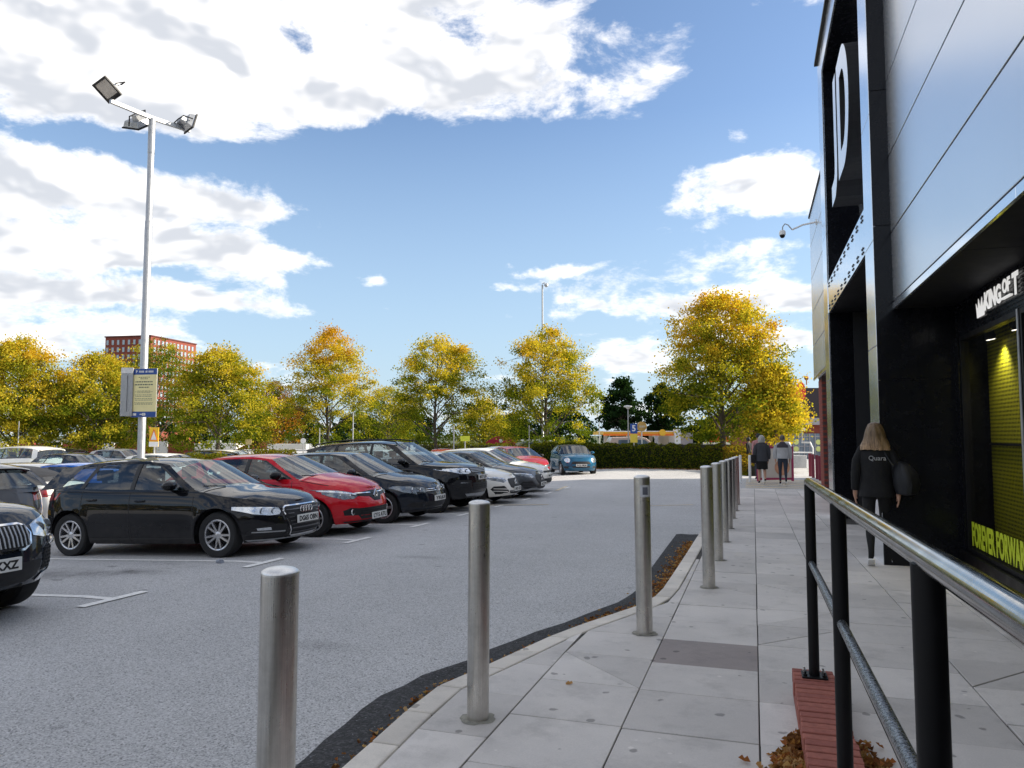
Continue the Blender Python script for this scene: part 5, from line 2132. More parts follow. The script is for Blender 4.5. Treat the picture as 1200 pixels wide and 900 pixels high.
SP_CLIO = dict(L=4.06, W=1.73, H=1.45, wb=2.59, fo=.82, rw=.312, spokes=8, rimf=.66,
               top=[(0, .68), (.10, .74), (.35, .83), (.8, .92), (1.08, .97), (1.6, .975), (2.8, 1.01), (3.6, 1.05), (3.95, 1.02), (4.06, .96)],
               A=(1.10, 1.78), roof=[(1.78, 1.385), (2.2, 1.44), (2.7, 1.45), (3.2, 1.41), (3.62, 1.33)], Dx=3.94, hood=.10,
               bp=2.22, cwin=3.12, ctop=2.95, quarter=None, rail=.58, mirror_mat=M_BLACK, div_paint=True,
               nose=[(0, .12), (.12, .05), (.28, 0), (.55, .0), (.8, .05), (1, .16)])
make_car('bright red supermini with black door mirrors between two black cars', SP_CLIO, P_RED, put(-6.30, 12.02, SP_CLIO), 0, det_diamond, slope=SL)

SP_GOLF = dict(L=4.20, W=1.78, H=1.47, wb=2.58, fo=.86, rw=.318, spokes=5, spw=(.16, .10),
               top=[(0, .66), (.08, .71), (.35, .80), (.8, .88), (1.15, .945), (1.7, .955), (3.0, .985), (3.8, 1.02), (4.1, 1.0), (4.2, .93)],
               A=(1.12, 1.85), roof=[(1.85, 1.405), (2.25, 1.46), (2.75, 1.47), (3.4, 1.44), (3.84, 1.36)], Dx=4.08,
               bp=2.34, cwin=3.25, ctop=3.15, quarter=(3.31, 3.66, 3.21, 3.5), rail=.60)
make_car('dark navy hatchback with a slim chrome lined grille, beyond the red supermini', SP_GOLF, P_NAVY, put(-6.14, 14.36, SP_GOLF), 0, det_circle, slope=SL)

SP_DISCO = dict(L=4.60, W=1.90, H=1.72, wb=2.74, fo=.89, rw=.37, sill=.30, spokes=5, spw=(.17, .11),
                top=[(0, .90), (.08, .965), (.35, 1.03), (.85, 1.075), (1.20, 1.11), (1.8, 1.13), (3.0, 1.17), (4.1, 1.20), (4.48, 1.17), (4.6, 1.08)],
                A=(1.24, 1.95), roof=[(1.95, 1.64), (2.4, 1.70), (3.0, 1.72), (3.8, 1.69), (4.28, 1.61)], Dx=4.46, hood=.07,
                bp=2.50, cwin=3.42, ctop=3.42, quarter=(3.50, 4.15, 3.50, 4.02), rail=.66,
                nose=[(0, .10), (.15, .05), (.35, 0), (.7, .01), (.88, .04), (1, .12)])
make_car('tall black off road car with roof rails and a skid plate', SP_DISCO, P_BLACK, put(-6.05, 16.72, SP_DISCO), 0, det_offroad, slope=SL)

SP_MA = dict(L=4.42, W=1.80, H=1.43, wb=2.73, fo=.92, rw=.33, spokes=5, spw=(.13, .09),
             top=[(0, .63), (.08, .67), (.4, .76), (.9, .84), (1.28, .905), (1.8, .92), (3.0, .955), (4.0, .99), (4.3, .97), (4.42, .90)],
             A=(1.28, 2.02), roof=[(2.02, 1.37), (2.45, 1.42), (2.9, 1.43), (3.5, 1.39), (3.95, 1.30)], Dx=4.30, hood=.09,
             bp=2.48, cwin=3.42, ctop=3.22, quarter=None, mirror_mat=M_BLACK,
             nose=[(0, .10), (.12, .03), (.26, 0), (.55, .03), (.8, .09), (1, .19)])
make_car('white compact car with a star badge, tucked beside the tall off road car', SP_MA, P_WHITE, put(-5.95, 19.1, SP_MA), 0, lambda a: det_star(a, 'BW21 CKD'), rim=M_ALLOYD, slope=SL)
SP_MB = dict(SP_MA)
SP_MB.update(L=4.55, top=[(0, .63), (.08, .67), (.4, .76), (.9, .84), (1.28, .905), (1.8, .92), (3.0, .955), (4.0, .97), (4.4, .95), (4.55, .88)], Dx=4.42,
             roof=[(2.02, 1.36), (2.45, 1.41), (2.9, 1.41), (3.5, 1.34), (4.05, 1.20)])
make_car('dark grey saloon with a star badge beyond the white compact car', SP_MB, P_GREY, put(-5.84, 21.3, SP_MB), 0, lambda a: det_star(a, 'KS70', M_GALV), rim=M_ALLOYD, slope=SL)
make_car('white hatchback at the far end of the parked row, mostly behind the grey saloon', SP_GOLF, P_WHITE, put(-6.25, 23.6, SP_GOLF), 0, det_white, slope=SL)

SP_X4 = dict(L=4.67, W=1.90, H=1.62, wb=2.81, fo=.87, rw=.37, sill=.27, pn=3.3,
             top=[(0, .80), (.08, .855), (.35, .92), (.85, .97), (1.22, 1.02), (1.8, 1.03), (3.0, 1.06), (4.1, 1.10), (4.55, 1.08), (4.67, 1.0)],
             A=(1.26, 2.0), roof=[(2.0, 1.54), (2.45, 1.61), (2.9, 1.62), (3.6, 1.54), (4.2, 1.38)], Dx=4.50,
             bp=2.55, cwin=3.45, ctop=3.40, quarter=(3.52, 4.1, 3.46, 3.8), rail=.62, hood=.085,
             nose=[(0, .12), (.15, .04), (.3, 0), (.6, .02), (.85, .07), (1, .18)])
make_car('nose of a dark car with large clear headlights at the left edge', SP_X4, P_NAVY, put(-5.98, 4.66, SP_X4), 0, det_kidney, slope=SL)

# blue three door hatch and red hatch parked by the hedge
SP_MINI = dict(L=3.85, W=1.73, H=1.41, wb=2.50, fo=.80, rw=.31, spokes=5, spw=(.15, .1), pn=2.6,
               top=[(0, .70), (.08, .76), (.3, .85), (.8, .90), (1.18, .94), (1.7, .95), (2.8, .98), (3.5, .99), (3.75, .97), (3.85, .92)],
               A=(1.20, 1.62), roof=[(1.62, 1.36), (2.0, 1.405), (2.5, 1.41), (3.1, 1.385), (3.5, 1.33)], Dx=3.72, rail=.60,
               bp=2.38, cwin=3.2, ctop=3.12, quarter=None, hood=.07, doors=[(1.2, 2.38)])
p = at(671, 556.5, z_road)
p = p + (p - CAM).normalized() * 1.6
p.z = z_road(p.x, p.y)
make_car('small blue hatchback with round headlights and a dark roof, in front of the hedge', SP_MINI, P_BLUE, p, math.atan2(-FWD.y, -FWD.x) + R(8), det_round, roof_mat=M_BLACK)
p = far(606, 33.0)
p.z = z_road(p.x, p.y)
make_car('red hatchback parked near the hedge left of the small blue car', SP_CLIO, P_DRED, p, math.atan2(-FWD.y, -FWD.x) - R(26) + R(50), det_white)

# second row: tails towards us
def tail_wiper(a):
    det_far(a)
    L = a['L']
    MB().path([(-L / 2 + .20, .0, 1.04), (-L / 2 + .24, .30, 1.10), (-L / 2 + .25, .42, 1.11)], .012, 6).build('rear_wiper', M_BLACKM, a['root'])
    dc = a['decal']
    dc('bumper_trim', [(-.7, .50), (.7, .50), (.7, .515), (-.7, .515)], 'R', M_GALV, 1, .008, step=.1)


def hatch_tail(x_tail, y, spec):
    L = spec.get('L', BASE['L'])
    x = x_tail - L / 2
    return Vector((x, y, z_road(x, y)))


SP_GEN = dict(SP_GOLF)
make_car('dark hatchback with a rear wiper and yellow rear plate, tail towards the black hatchback', SP_GEN, P_GREY, hatch_tail(-11.35, 9.15, SP_GEN), PI, tail_wiper, slope=-SL)
SP_CONV = dict(SP_MB)
SP_CONV.update(frame_mat=M_BLACKM, spoiler=False, roof=[(2.0, 1.36), (2.4, 1.40), (2.9, 1.39), (3.4, 1.30), (3.75, 1.18)], Dx=4.05, cwin=3.1, ctop=2.95)
make_car('white convertible with a closed black fabric roof and red tail lamp', SP_CONV, P_WHITE, hatch_tail(-12.6, 11.4, SP_CONV), PI, det_far, roof_mat=M_BLACKM, slope=-SL)
make_car('bright blue hatchback whose roof shows behind the white convertible', SP_CLIO, P_BLUE2, hatch_tail(-12.9, 13.3, SP_CLIO), PI, det_far, quick=True)
SP_SUVQ = dict(SP_DISCO)
# cars further back: (px, distance, heading from square, paint, spec, label)
fars = [
    (22, 33, PI, P_WHITE, SP_SUVQ, 'white tall car farther back at the left edge'),
    (8, 17.5, PI, P_SILVER, SP_GEN, 'silver car behind the white convertible at the left edge'),
    (100, 30, 0, P_NAVY, SP_GEN, 'dark car in the back row left of the lamp column'),
    (205, 30, 0, P_WHITE, SP_GEN, 'white car in the back row right of the lamp column'),
    (330, 27, 0, P_SILVER, SP_GEN, 'silver car whose roof shows above the red supermini'),
    (275, 37, 0, P_WHITE, SP_GEN, 'white car before the trees beyond the black hatchback'),
    (235, 36, PI, P_BLACK, SP_GEN, 'black car before the trees right of the yellow warning sign'),
    (150, 40, 0, P_SILVER, SP_GEN, 'silver car before the trees left of the lamp column'),
    (65, 42, PI, P_BLACK, SP_GEN, 'black car in front of the brick wall among the trees'),
    (590, 41, PI / 2, P_WHITE, SP_GEN, 'white car beyond the red hatchback near the hedge'),
    (455, 38, 0, P_WHITE, SP_GEN, 'white car whose roof shows behind the tall off road car'),
    (522, 40, PI / 2 + .3, P_DRED, SP_GEN, 'red car beyond the grey saloon before the hedge'),
]
fp = {}
for (px, v, hd, pt, spx, lb) in fars:
    p = far(px, v)
    p.z = z_road(p.x, p.y)
    key = (pt.name, id(spx))
    if key in fp:
        o = copy_tree(fp[key])
        o.matrix_world = Matrix.Translation(p) @ Matrix.Rotation(hd, 4, 'Z')
        o['label'] = lb
    else:
        o = make_car(lb, spx, pt, p, hd, det_far, quick=True)
        fp[key] = o

# ------------------------------------------------------------------ trees, hedge, planting


def leaf_mesh(name, pos, size, col, rng, parent=None, flat=0.0, mat=None, normals=None):
    """many small folded leaf faces at pos; col per leaf"""
    n = len(pos)
    a = rng.normal(size=(n, 3))
    if normals is not None:
        nn = normals + rng.normal(size=(n, 3)) * .6
        a = np.cross(nn, a)
    a /= np.linalg.norm(a, axis=1)[:, None]
    b = rng.normal(size=(n, 3))
    if normals is not None:
        b = np.cross(nn, a) + rng.normal(size=(n, 3)) * .15
    b -= a * (a * b).sum(1)[:, None]
    b /= np.linalg.norm(b, axis=1)[:, None]
    s = (size * rng.uniform(.6, 1.35, n))[:, None]
    w = b * s * .42
    l_ = a * s * .5
    nrm = np.cross(a, b) * s * .12
    v = np.stack([pos - l_, pos + w + nrm, pos + l_, pos - w + nrm], 1).reshape(-1, 3)
    me = bpy.data.meshes.new(name)
    me.vertices.add(4 * n)
    me.vertices.foreach_set('co', v.ravel())
    me.loops.add(4 * n)
    me.loops.foreach_set('vertex_index', np.arange(4 * n, dtype=np.int32))
    me.polygons.add(n)
    me.polygons.foreach_set('loop_start', np.arange(0, 4 * n, 4, dtype=np.int32))
    me.polygons.foreach_set('loop_total', np.full(n, 4, dtype=np.int32))
    me.update()
    at_ = me.attributes.new('leafcol', 'FLOAT_COLOR', 'POINT')
    c = np.ones((4 * n, 4), dtype=np.float32)
    c[:, :3] = np.repeat(col, 4, axis=0)
    at_.data.foreach_set('color', c.ravel())
    me.materials.append(mat or M_LEAF)
    o = bpy.data.objects.new(name, me)
    C.objects.link(o)
    if parent is not None:
        o.parent = parent
    return o


LEAF = {'green': (.085, .13, .014), 'olive': (.20, .225, .018), 'yellow': (.60, .50, .05), 'gold': (.62, .41, .035), 'orange': (.52, .27, .03),
        'rust': (.17, .075, .018), 'dark': (.012, .028, .010), 'brown': (.12, .06, .02)}


def tree(label, base, H, prof, clear, palette, seed, n_leaf=15000, lean=(0, 0), size=.125, sparse=1.0, cat='tree', group=None, trunk_r=.16, name='autumn_tree', nclus=300, toplight=None):
    """prof: (height fraction, radius in metres); palette(h fraction, radial fraction, rnd) weights"""
    rng = np.random.default_rng(seed)
    rnd = random.Random(seed)
    root = empty(name, base, rnd.uniform(0, 6), label, cat, group)
    R_ = sp(prof)
    # limbs
    mb = MB()
    tips = []
    tr = [Vector((0, 0, -.1))]
    x = Vector((0, 0, 0))
    ntr = 7
    for i in range(1, ntr + 1):
        x = Vector((x.x + rnd.uniform(-.10, .10), x.y + rnd.uniform(-.10, .10), H * .86 * i / ntr))
        tr.append(x.copy())
    rs = [trunk_r * 1.25] + [trunk_r * (1 - .88 * (i / ntr) ** .9) for i in range(1, ntr + 1)]
    mb.path(tr, rs, 9)

    def trunk_at(z):
        for a, b in zip(tr, tr[1:]):
            if a.z <= z <= b.z:
                return a.lerp(b, (z - a.z) / (b.z - a.z))
        return tr[-1]
    nb = 26
    for i in range(nb):
        f = (i + .5) / nb
        z0 = clear + (H * .80 - clear) * f ** 1.1
        st_ = trunk_at(z0)
        az = i * 2.4 + rnd.uniform(-.4, .4)
        zr_ = z0 + (H - z0) * rnd.uniform(.22, .42)
        Rr = R_(zr_ / H) * rnd.uniform(.75, .98)
        end = Vector((math.cos(az) * Rr, math.sin(az) * Rr, zr_ - rnd.uniform(0, .35) * Rr * (1 - f)))
        mid = st_.lerp(end, .5) + Vector((rnd.uniform(-.2, .2), rnd.uniform(-.2, .2), .22 * Rr))
        q1 = st_.lerp(mid, .5) + Vector((0, 0, .05))
        rb = trunk_r * .42 * (1 - .6 * f)
        pts = [st_, q1, mid, mid.lerp(end, .5) + Vector((0, 0, .05)), end]
        mb.path(pts, [rb, rb * .8, rb * .55, rb * .35, rb * .12], 5)
        tips += [pts[2], pts[3], pts[4]]
        for k in range(4):
            a = pts[rnd.choice([1, 2, 2, 3])].lerp(pts[3], rnd.uniform(0, .8))
            d = Vector((rnd.uniform(-1, 1), rnd.uniform(-1, 1), rnd.uniform(-.1, .9))).normalized() * Rr * rnd.uniform(.25, .5)
            e = a + d
            mb.path([a, a.lerp(e, .5) + Vector((0, 0, .06)), e], [rb * .35, rb * .2, rb * .06], 4)
            tips.append(e)
    mb.build('trunk', M_BARK, root, True)
    # leaf clumps: follow the limbs and fill the crown unevenly
    cl = []
    while len(cl) < nclus:
        if rng.random() < .5:
            t = tips[rng.integers(len(tips))]
            p = np.array(t) + rng.normal(size=3) * .35
        else:
            zf = rng.uniform(clear / H * .9, 1.0)
            rr = R_(zf) * math.sqrt(rng.uniform(.15, 1.0))
            a = rng.uniform(0, 2 * PI)
            # lobes: the outline swells and shrinks round the crown
            rr *= .86 + .20 * math.sin(a * 3 + seed + zf * 7) * math.sin(zf * 11 + seed)
            p = np.array([rr * math.cos(a), rr * math.sin(a), zf * H])
        zf = p[2] / H
        if zf > 1.02 or zf < clear / H * .8:
            continue
        rm = R_(min(zf, 1)) * 1.06
        if math.hypot(p[0], p[1]) > rm + .15:
            continue
        cl.append(p)
    cl = np.array(cl)
    n_leaf = int(n_leaf * (1.55 if name == 'autumn_tree' else 1))
    wgt = rng.uniform(.3, 1.4, len(cl))
    k = rng.choice(len(cl), size=n_leaf, p=wgt / wgt.sum())
    sg = rng.uniform(.16, .38, len(cl))[k][:, None]
    pos = cl[k] + rng.normal(size=(n_leaf, 3)) * sg * np.array([1.15, 1.15, .72])
    hf = np.clip(pos[:, 2] / H, 0, 1)
    rad = np.hypot(pos[:, 0], pos[:, 1]) / np.array([max(R_(float(min(h, 1))), .3) for h in hf])
    clr = rng.uniform(-.20, .20, len(cl))[k]
    t = palette(hf, np.clip(rad, 0, 1.2)) - .13 + clr + rng.normal(size=n_leaf) * .06
    seq = [np.array(LEAF[c]) for c in ('green', 'olive', 'yellow', 'gold', 'orange', 'rust')] if cat == 'tree' and name == 'autumn_tree' else [np.array(LEAF['dark']), np.array(LEAF['dark']) * 1.8]
    t = np.clip(t, 0, .999) * (len(seq) - 1)
    i0 = t.astype(int)
    fr_ = (t - i0)[:, None]
    sq = np.array(seq)
    col = sq[i0] * (1 - fr_) + sq[np.minimum(i0 + 1, len(seq) - 1)] * fr_
    col *= rng.uniform(.82, 1.12, n_leaf)[:, None]
    leaf_mesh('crown', pos, size * np.ones(n_leaf), col, rng, root)
    return root


def tbase(px, v):
    p = far(px, v)
    p.z = z_road(p.x, p.y) - .02
    return p


GT = 'autumn trees behind the car park'
# palette position: 0 green, .2 olive, .4 yellow, .6 gold, .8 orange, 1 rust
pal = lambda lo, hi, rk=.12: (lambda h, r: lo + (hi - lo) * h + rk * (r - .6))
rnd_crown = [(0, .2), (.12, .3), (.2, 2.4), (.32, 3.6), (.5, 3.9), (.68, 3.3), (.84, 2.2), (.94, 1.2), (1, .3)]


def scaled(w, shape=rnd_crown):
    mx = max(r for _, r in shape)
    return [(a, r / mx * w) for a, r in shape]


def hgt(py, v, b):
    return hz(py, v) - b.z


broad = [(0, .1), (.12, .2), (.16, 2.9), (.28, 3.9), (.45, 4.0), (.6, 3.6), (.75, 3.1), (.88, 2.2), (.96, 1.3), (1, .4)]
dome = [(0, .1), (.10, .2), (.14, 3.4), (.3, 3.9), (.5, 3.9), (.66, 3.5), (.8, 2.8), (.92, 1.8), (1, .5)]
b = tbase(848, 42.5)
tree('large dense tree with orange top and yellow right side beside the hedge', b, hgt(347, 42.5, b), scaled(4.05, [(0, .1), (.14, .3), (.19, 3.2), (.3, 4.0), (.45, 3.7), (.62, 3.4), (.78, 3.0), (.9, 2.25), (1, .8)]), 1.6,
     lambda h, r: .22 + .40 * np.clip((h - .35) * 1.7, 0, 1) + .12 * (r - .6), 31, 32000, nclus=420, trunk_r=.2)
# its yellow right-hand neighbour grows into it
b = tbase(905, 41)
tree('small golden tree growing against the right side of the large orange topped tree', b, hgt(428, 41, b), scaled(1.75, dome), 1.5, lambda h, r: .40 + .16 * h + 0 * r, 32, 11000, trunk_r=.09, nclus=130)
b = tbase(640, 54)
tree('round yellow tree with a thin rusty top standing under the tall mast', b, hgt(386, 54, b), scaled(4.5, broad), 1.4, pal(.14, .56), 33, 21000, sparse=.8)
b = tbase(512, 55)
tree('open branched yellow tree with sky showing through its crown', b, hgt(396, 55, b), scaled(4.5, broad), 1.7, pal(.12, .52), 34, 17000, nclus=210)
b = tbase(386, 60)
tree('tall thin topped rusty tree left of the open branched tree', b, hgt(384, 60, b), scaled(5.2, [(0, .1), (.12, .3), (.2, 3.9), (.35, 4.2), (.5, 3.9), (.65, 3.2), (.8, 2.1), (.92, 1.0), (1, .25)]), 1.5, pal(.08, .74), 35, 20000, nclus=260)
b = tbase(258, 50)
tree('yellow green tree right of the lamp column', b, hgt(410, 50, b), scaled(4.0, broad), 1.5, pal(.14, .50), 36, 21000)
b = tbase(118, 48)
tree('broad golden tree left of the lamp column', b, hgt(416, 48, b), scaled(3.5, dome), 1.3, pal(.18, .50), 37, 21000)
b = tbase(18, 46)
tree('large golden tree at the left edge', b, hgt(398, 46, b), scaled(3.2, dome), 1.3, pal(.24, .54), 38, 22000)
b = tbase(182, 66)
tree('green tree in front of the red tower block', b, hgt(396, 66, b), scaled(4.2, dome), 1.6, pal(.02, .30), 39, 13000)
b = tbase(-55, 50)
tree('golden tree cut off by the left edge', b, hgt(410, 50, b), scaled(3.4, dome), 1.6, pal(.2, .6), 40, 8000)
b = tbase(455, 70)
tree('green yellow tree between the rusty tree and the open branched tree', b, hgt(455, 70, b), scaled(3.8, dome), 1.6, pal(.08, .4), 41, 9000)
b = tbase(565, 66)
tree('bright lime tree behind the open branched tree', b, hgt(470, 66, b), scaled(2.8, dome), 1.2, pal(.24, .42), 42, 8000)
b = tbase(322, 72)
tree('low brown leaved tree left of the rusty tree', b, hgt(450, 72, b), scaled(3.1, dome), 1.2, pal(.95, 1.2), 43, 8000)
b = tbase(300, 56)
tree('small bright yellow tree beside the low brown leaved tree', b, hgt(478, 56, b), scaled(1.5, dome), 1.2, pal(.3, .45), 44, 4000, trunk_r=.08)
dk = [(0, .2), (.05, 2.2), (.2, 3.4), (.5, 3.6), (.75, 2.9), (.92, 1.7), (1, .5)]
for i, (px, v, py, w, lb) in enumerate([(728, 95, 445, 2.9, 'dark evergreen tree between the yellow tree and the large orange topped tree'), (778, 98, 452, 3.2, 'dark evergreen half hidden behind the large orange topped tree'),
                                        (655, 105, 480, 5.5, 'dark tree far behind the mast'), (596, 108, 488, 4.5, 'dark tree behind the red roofed stall'),
                                        (480, 108, 486, 6.0, 'dark tree far behind the open branched tree'), (420, 110, 488, 5.5, 'dark tree far behind the rusty tree'),
                                        (345, 108, 478, 5.0, 'dark tree behind the low brown leaved tree'), (240, 105, 484, 6.0, 'dark tree behind the yellow green tree'),
                                        (60, 90, 450, 5.0, 'dark tree behind the two golden trees on the left'), (150, 95, 470, 6.0, 'dark tree behind the broad golden tree'),
                                        (840, 95, 492, 6.0, 'dark tree far behind the large orange topped tree'), (-40, 95, 470, 6, 'dark tree behind the left edge')]):
    b = tbase(px, v)
    tree(lb, b, hgt(py, v, b), scaled(w, dk), .4, lambda h, r: .5 + 0 * h, 60 + i, 6500 if i > 1 else 9000, size=.34, name='evergreen_tree', cat='tree', group='dark trees beyond the petrol station', nclus=150)


def hedge(label, pts, width, h, seed, n, pal_, ends=(1, 1)):
    """pts along the middle of the hedge, with height h(t)"""
    rng = np.random.default_rng(seed)
    root = empty('hedge', pts[0], 0, label, 'hedge')
    P0 = Vector(pts[0])
    core = MB()
    rows = []
    segs = 40
    tot = [(Vector(pts[i + 1]) - Vector(pts[i])).length for i in range(len(pts) - 1)]
    L = sum(tot)

    def pt(t):
        q = t * L
        for i, l_ in enumerate(tot):
            if q <= l_ or i == len(tot) - 1:
                return Vector(pts[i]).lerp(Vector(pts[i + 1]), q / l_), (Vector(pts[i + 1]) - Vector(pts[i])).normalized()
            q -= l_
    for i in range(segs + 1):
        t = i / segs
        p, d = pt(t)
        sd = Vector((-d.y, d.x, 0))
        hh = h(t) * .93
        row = []
        for (u, w) in ((-1, 0), (-1.02, .5), (-.95, .85), (-.6, 1.0), (0, 1.02), (.6, 1.0), (.95, .85), (1.02, .5), (1, 0)):
            row.append(p - P0 + sd * (u * width / 2 * .9) + Vector((0, 0, w * hh - .05)))
        rows.append(row)
    core.grid(rows)
    core.add(rows[0], [tuple(range(9))])
    core.add(rows[-1], [tuple(range(9))])
    core.build('hedge_core', simple('hedge twigs ' + str(seed), (.02, .018, .010), .95, var=.4, scale=8, bump=.8), root, True)
    t = rng.uniform(0, 1, n)
    a = rng.uniform(-1, 1, n)
    pos = np.zeros((n, 3))
    nr = np.zeros((n, 3))
    for i in range(n):
        p, d = pt(t[i])
        sd = Vector((-d.y, d.x, 0))
        hh = h(t[i]) * (1 + .04 * math.sin(t[i] * 60 + seed) + .03 * math.sin(t[i] * 137))
        q = a[i] * (hh + width / 2)
        s = 1 if q > 0 else -1
        q = abs(q)
        if q < width / 2:
            off, z, nn = q * s, hh - .10 * (q / (width / 2)) ** 3, (0, 0, 1)
        else:
            off, z, nn = s * width / 2, hh - .10 - (q - width / 2) * (hh - .1) / hh, (sd.x * s, sd.y * s, .1)
        off *= 1 + rng.normal() * .03
        v = p - P0 + sd * off
        pos[i] = (v.x, v.y, z + rng.normal() * .03)
        nr[i] = nn
    tt = np.clip(pal_(pos, t) + rng.normal(size=n) * .16, 0, .999) * 4
    sq = np.array([LEAF['dark'], (.045, .07, .012), LEAF['olive'], LEAF['brown'], LEAF['gold']])
    i0 = tt.astype(int)
    col = sq[i0] * (1 - (tt - i0)[:, None]) + sq[np.minimum(i0 + 1, 4)] * (tt - i0)[:, None]
    leaf_mesh('foliage', pos, .085 * np.ones(n), col, rng, root, normals=nr)
    return root


def gl(px, py):
    return at(px, py, z_road)


A = gl(628, 551); B = gl(700, 552); D_ = gl(790, 552.5); E = gl(868, 551)
back = FWD * .75
hedge('long clipped hedge behind the small blue hatchback', [A + back, E + back], 1.5, lambda t: 1.52 - .06 * t - .9 * max(0, t - .90) * 6 * max(0, t - .90), 3, 30000,
      lambda p, t: .24 + .18 * np.clip(t - .55, 0, 1) * 2 + .12 * (p[:, 2] > 1.3))
E2 = gl(872, 553); F2 = gl(918, 562)
hedge('low sloping hedge of yellowing leaves beside the walkers', [E2 + back * 1.6, F2 + FWD * 2.6], 1.3, lambda t: 1.30 - .80 * t, 4, 8000, lambda p, t: .70 + 0 * t)
a1, a2 = gl(480, 543), gl(640, 546)
hedge('hedge running behind the parked row to the left', [a1 + FWD * 7, a2 + FWD * 6], 1.4, lambda t: 1.45, 5, 11000, lambda p, t: .40 + 0 * t)
a1, a2 = far(222, 33), far(262, 33)
a1.z = a2.z = z_road(a1.x, a1.y)
hedge('short clump of hedge right of the yellow warning sign', [a1, a2], 1.3, lambda t: 1.28 + .06 * math.sin(t * 9), 6, 3500, lambda p, t: .5 + 0 * t)
a1, a2 = far(300, 42), far(346, 42)
a1.z = a2.z = z_road(a1.x, a1.y)
hedge('low hedge clump above the roof of the red supermini', [a1, a2], 1.3, lambda t: 1.3, 7, 3500, lambda p, t: .55 + 0 * t)

# ------------------------------------------------------------------ fallen leaves
M_DRY = mat_leaf('dry leaves')


def litter(name, label, pts, seed, size=(.03, .065), cols=None):
    rng = random.Random(seed)
    vs, fs, cs = [], [], []
    cols = cols or [(.34, .17, .08), (.46, .27, .13), (.24, .11, .05), (.14, .065, .035), (.52, .34, .18), (.40, .16, .07)]
    for (x, y, z) in pts:
        s = rng.uniform(*size)
        m = Matrix.Translation((x, y, z)) @ Matrix.Rotation(rng.uniform(0, 6.28), 4, 'Z') @ Matrix.Rotation(rng.uniform(-.7, .7), 4, 'X') @ Matrix.Rotation(rng.uniform(-.5, .5), 4, 'Y')
        n = len(vs)
        cu = rng.uniform(.1, .5) * s
        sh = [(-.55, 0, 0), (-.25, .30, cu), (.0, .22, .4 * cu), (.2, .34, cu), (.5, .0, .6 * cu), (.2, -.32, cu), (0, -.2, .4 * cu), (-.25, -.3, cu), (0, 0, -.1 * cu)]
        vs += [m @ Vector((a * s, b_ * s, c)) for a, b_, c in sh]
        fs += [(n + 8, n + i, n + (i + 1) % 8) for i in range(8)]
        c = rng.choice(cols)
        k = rng.uniform(.7, 1.3)
        cs += [(c[0] * k, c[1] * k, c[2] * k, 1)] * 9
    me = bpy.data.meshes.new(name)
    me.from_pydata(vs, [], fs)
    at_ = me.attributes.new('leafcol', 'FLOAT_COLOR', 'POINT')
    at_.data.foreach_set('color', [q for c in cs for q in c])
    me.materials.append(M_DRY)
    o = bpy.data.objects.new(name, me)
    C.objects.link(o)
    tag(o, label, 'leaves', kind='stuff')


rr_ = random.Random(2)
pts = []
for i in range(950):                      # drift on the left foot of the wall
    y = rr_.betavariate(1.2, 1.3) * 1.45 + 2.75
    w = .125 if y < 3.75 else .125 * (4.25 - y) / .5 + .01
    x = .192 - abs(rr_.gauss(0, max(w, .01) * .6))
    pts.append((x, y, z_pav(x, y) + .004 + rr_.uniform(0, .045) * max(0, 1 - (.192 - x) / .16)))
litter('fallen_leaves', 'drift of dry brown leaves on the left foot of the brick wall', pts, 1)
pts = []
for i in range(520):
    y = rr_.betavariate(1.3, 1.3) * 1.6 + 2.6
    x = .432 + abs(rr_.gauss(0, .06))
    pts.append((x, y, z_pav(x, y) + .004 + rr_.uniform(0, .03)))
litter('fallen_leaves', 'dry brown leaves along the right foot of the brick wall', pts, 2)
pts = []
for i in range(2600):
    y = rr_.uniform(1.2, 12.4)
    dens = .35 if y < 5.2 else (1.0 if y > 6.3 else .25)
    if rr_.random() > dens:
        continue
    x = kx(y) - .014 - abs(rr_.gauss(0, .085 if y > 6.5 else .05))
    pts.append((x, y, z_road(x, y) + .012 + rr_.uniform(0, .012)))
pts = [q for q in pts if rr_.random() < (.75 if q[1] > 6.2 else .6)]
litter('fallen_leaves', 'brown leaves collected in the gutter beside the kerb', pts, 3, (.018, .045))
pts = []
for i in range(130):
    y = rr_.uniform(3.5, 10.5)
    x = 2.36 - abs(rr_.gauss(0, .06))
    pts.append((x, y, z_pav(x, y) + .005 + rr_.uniform(0, .02)))
for i in range(150):
    y = 10.42 - abs(rr_.gauss(0, .18)); x = 2.33 - abs(rr_.gauss(0, .12))
    pts.append((x, y, z_pav(x, y) + .008 + rr_.uniform(0, .06)))
litter('fallen_leaves', 'dry leaves blown along the foot of the shop window', pts, 4)
pts = []
for i in range(900):
    t = rr_.random()
    p = A.lerp(E, t) - FWD * abs(rr_.gauss(0, .5))
    pts.append((p.x, p.y, z_road(p.x, p.y) + .01))
litter('fallen_leaves', 'leaf litter on the ground along the long hedge', pts, 5, (.06, .11))
for (px, py, lb) in ((690, 797, 'single brown leaf on a paving slab'), (872, 893, 'single pinkish leaf near the bottom edge')):
    p = at(px if px != 690 else 667, py if px != 690 else 802)
    litter('fallen_leaf', lb, [(p.x, p.y, p.z + .006)], px, (.05, .06))
p = at(258, 660, z_road)
q = MB().box(-.06, .05, -.02, .02, 0, .035).box(-.02, .04, -.035, .01, .02, .05)
tag(q.build('crushed_can', simple('crumpled litter', (.35, .38, .45), .35, .4, var=.6, scale=40), None, True, bevel=.008, loc=p), 'small crumpled can on the bay line by the black hatchback', 'litter')

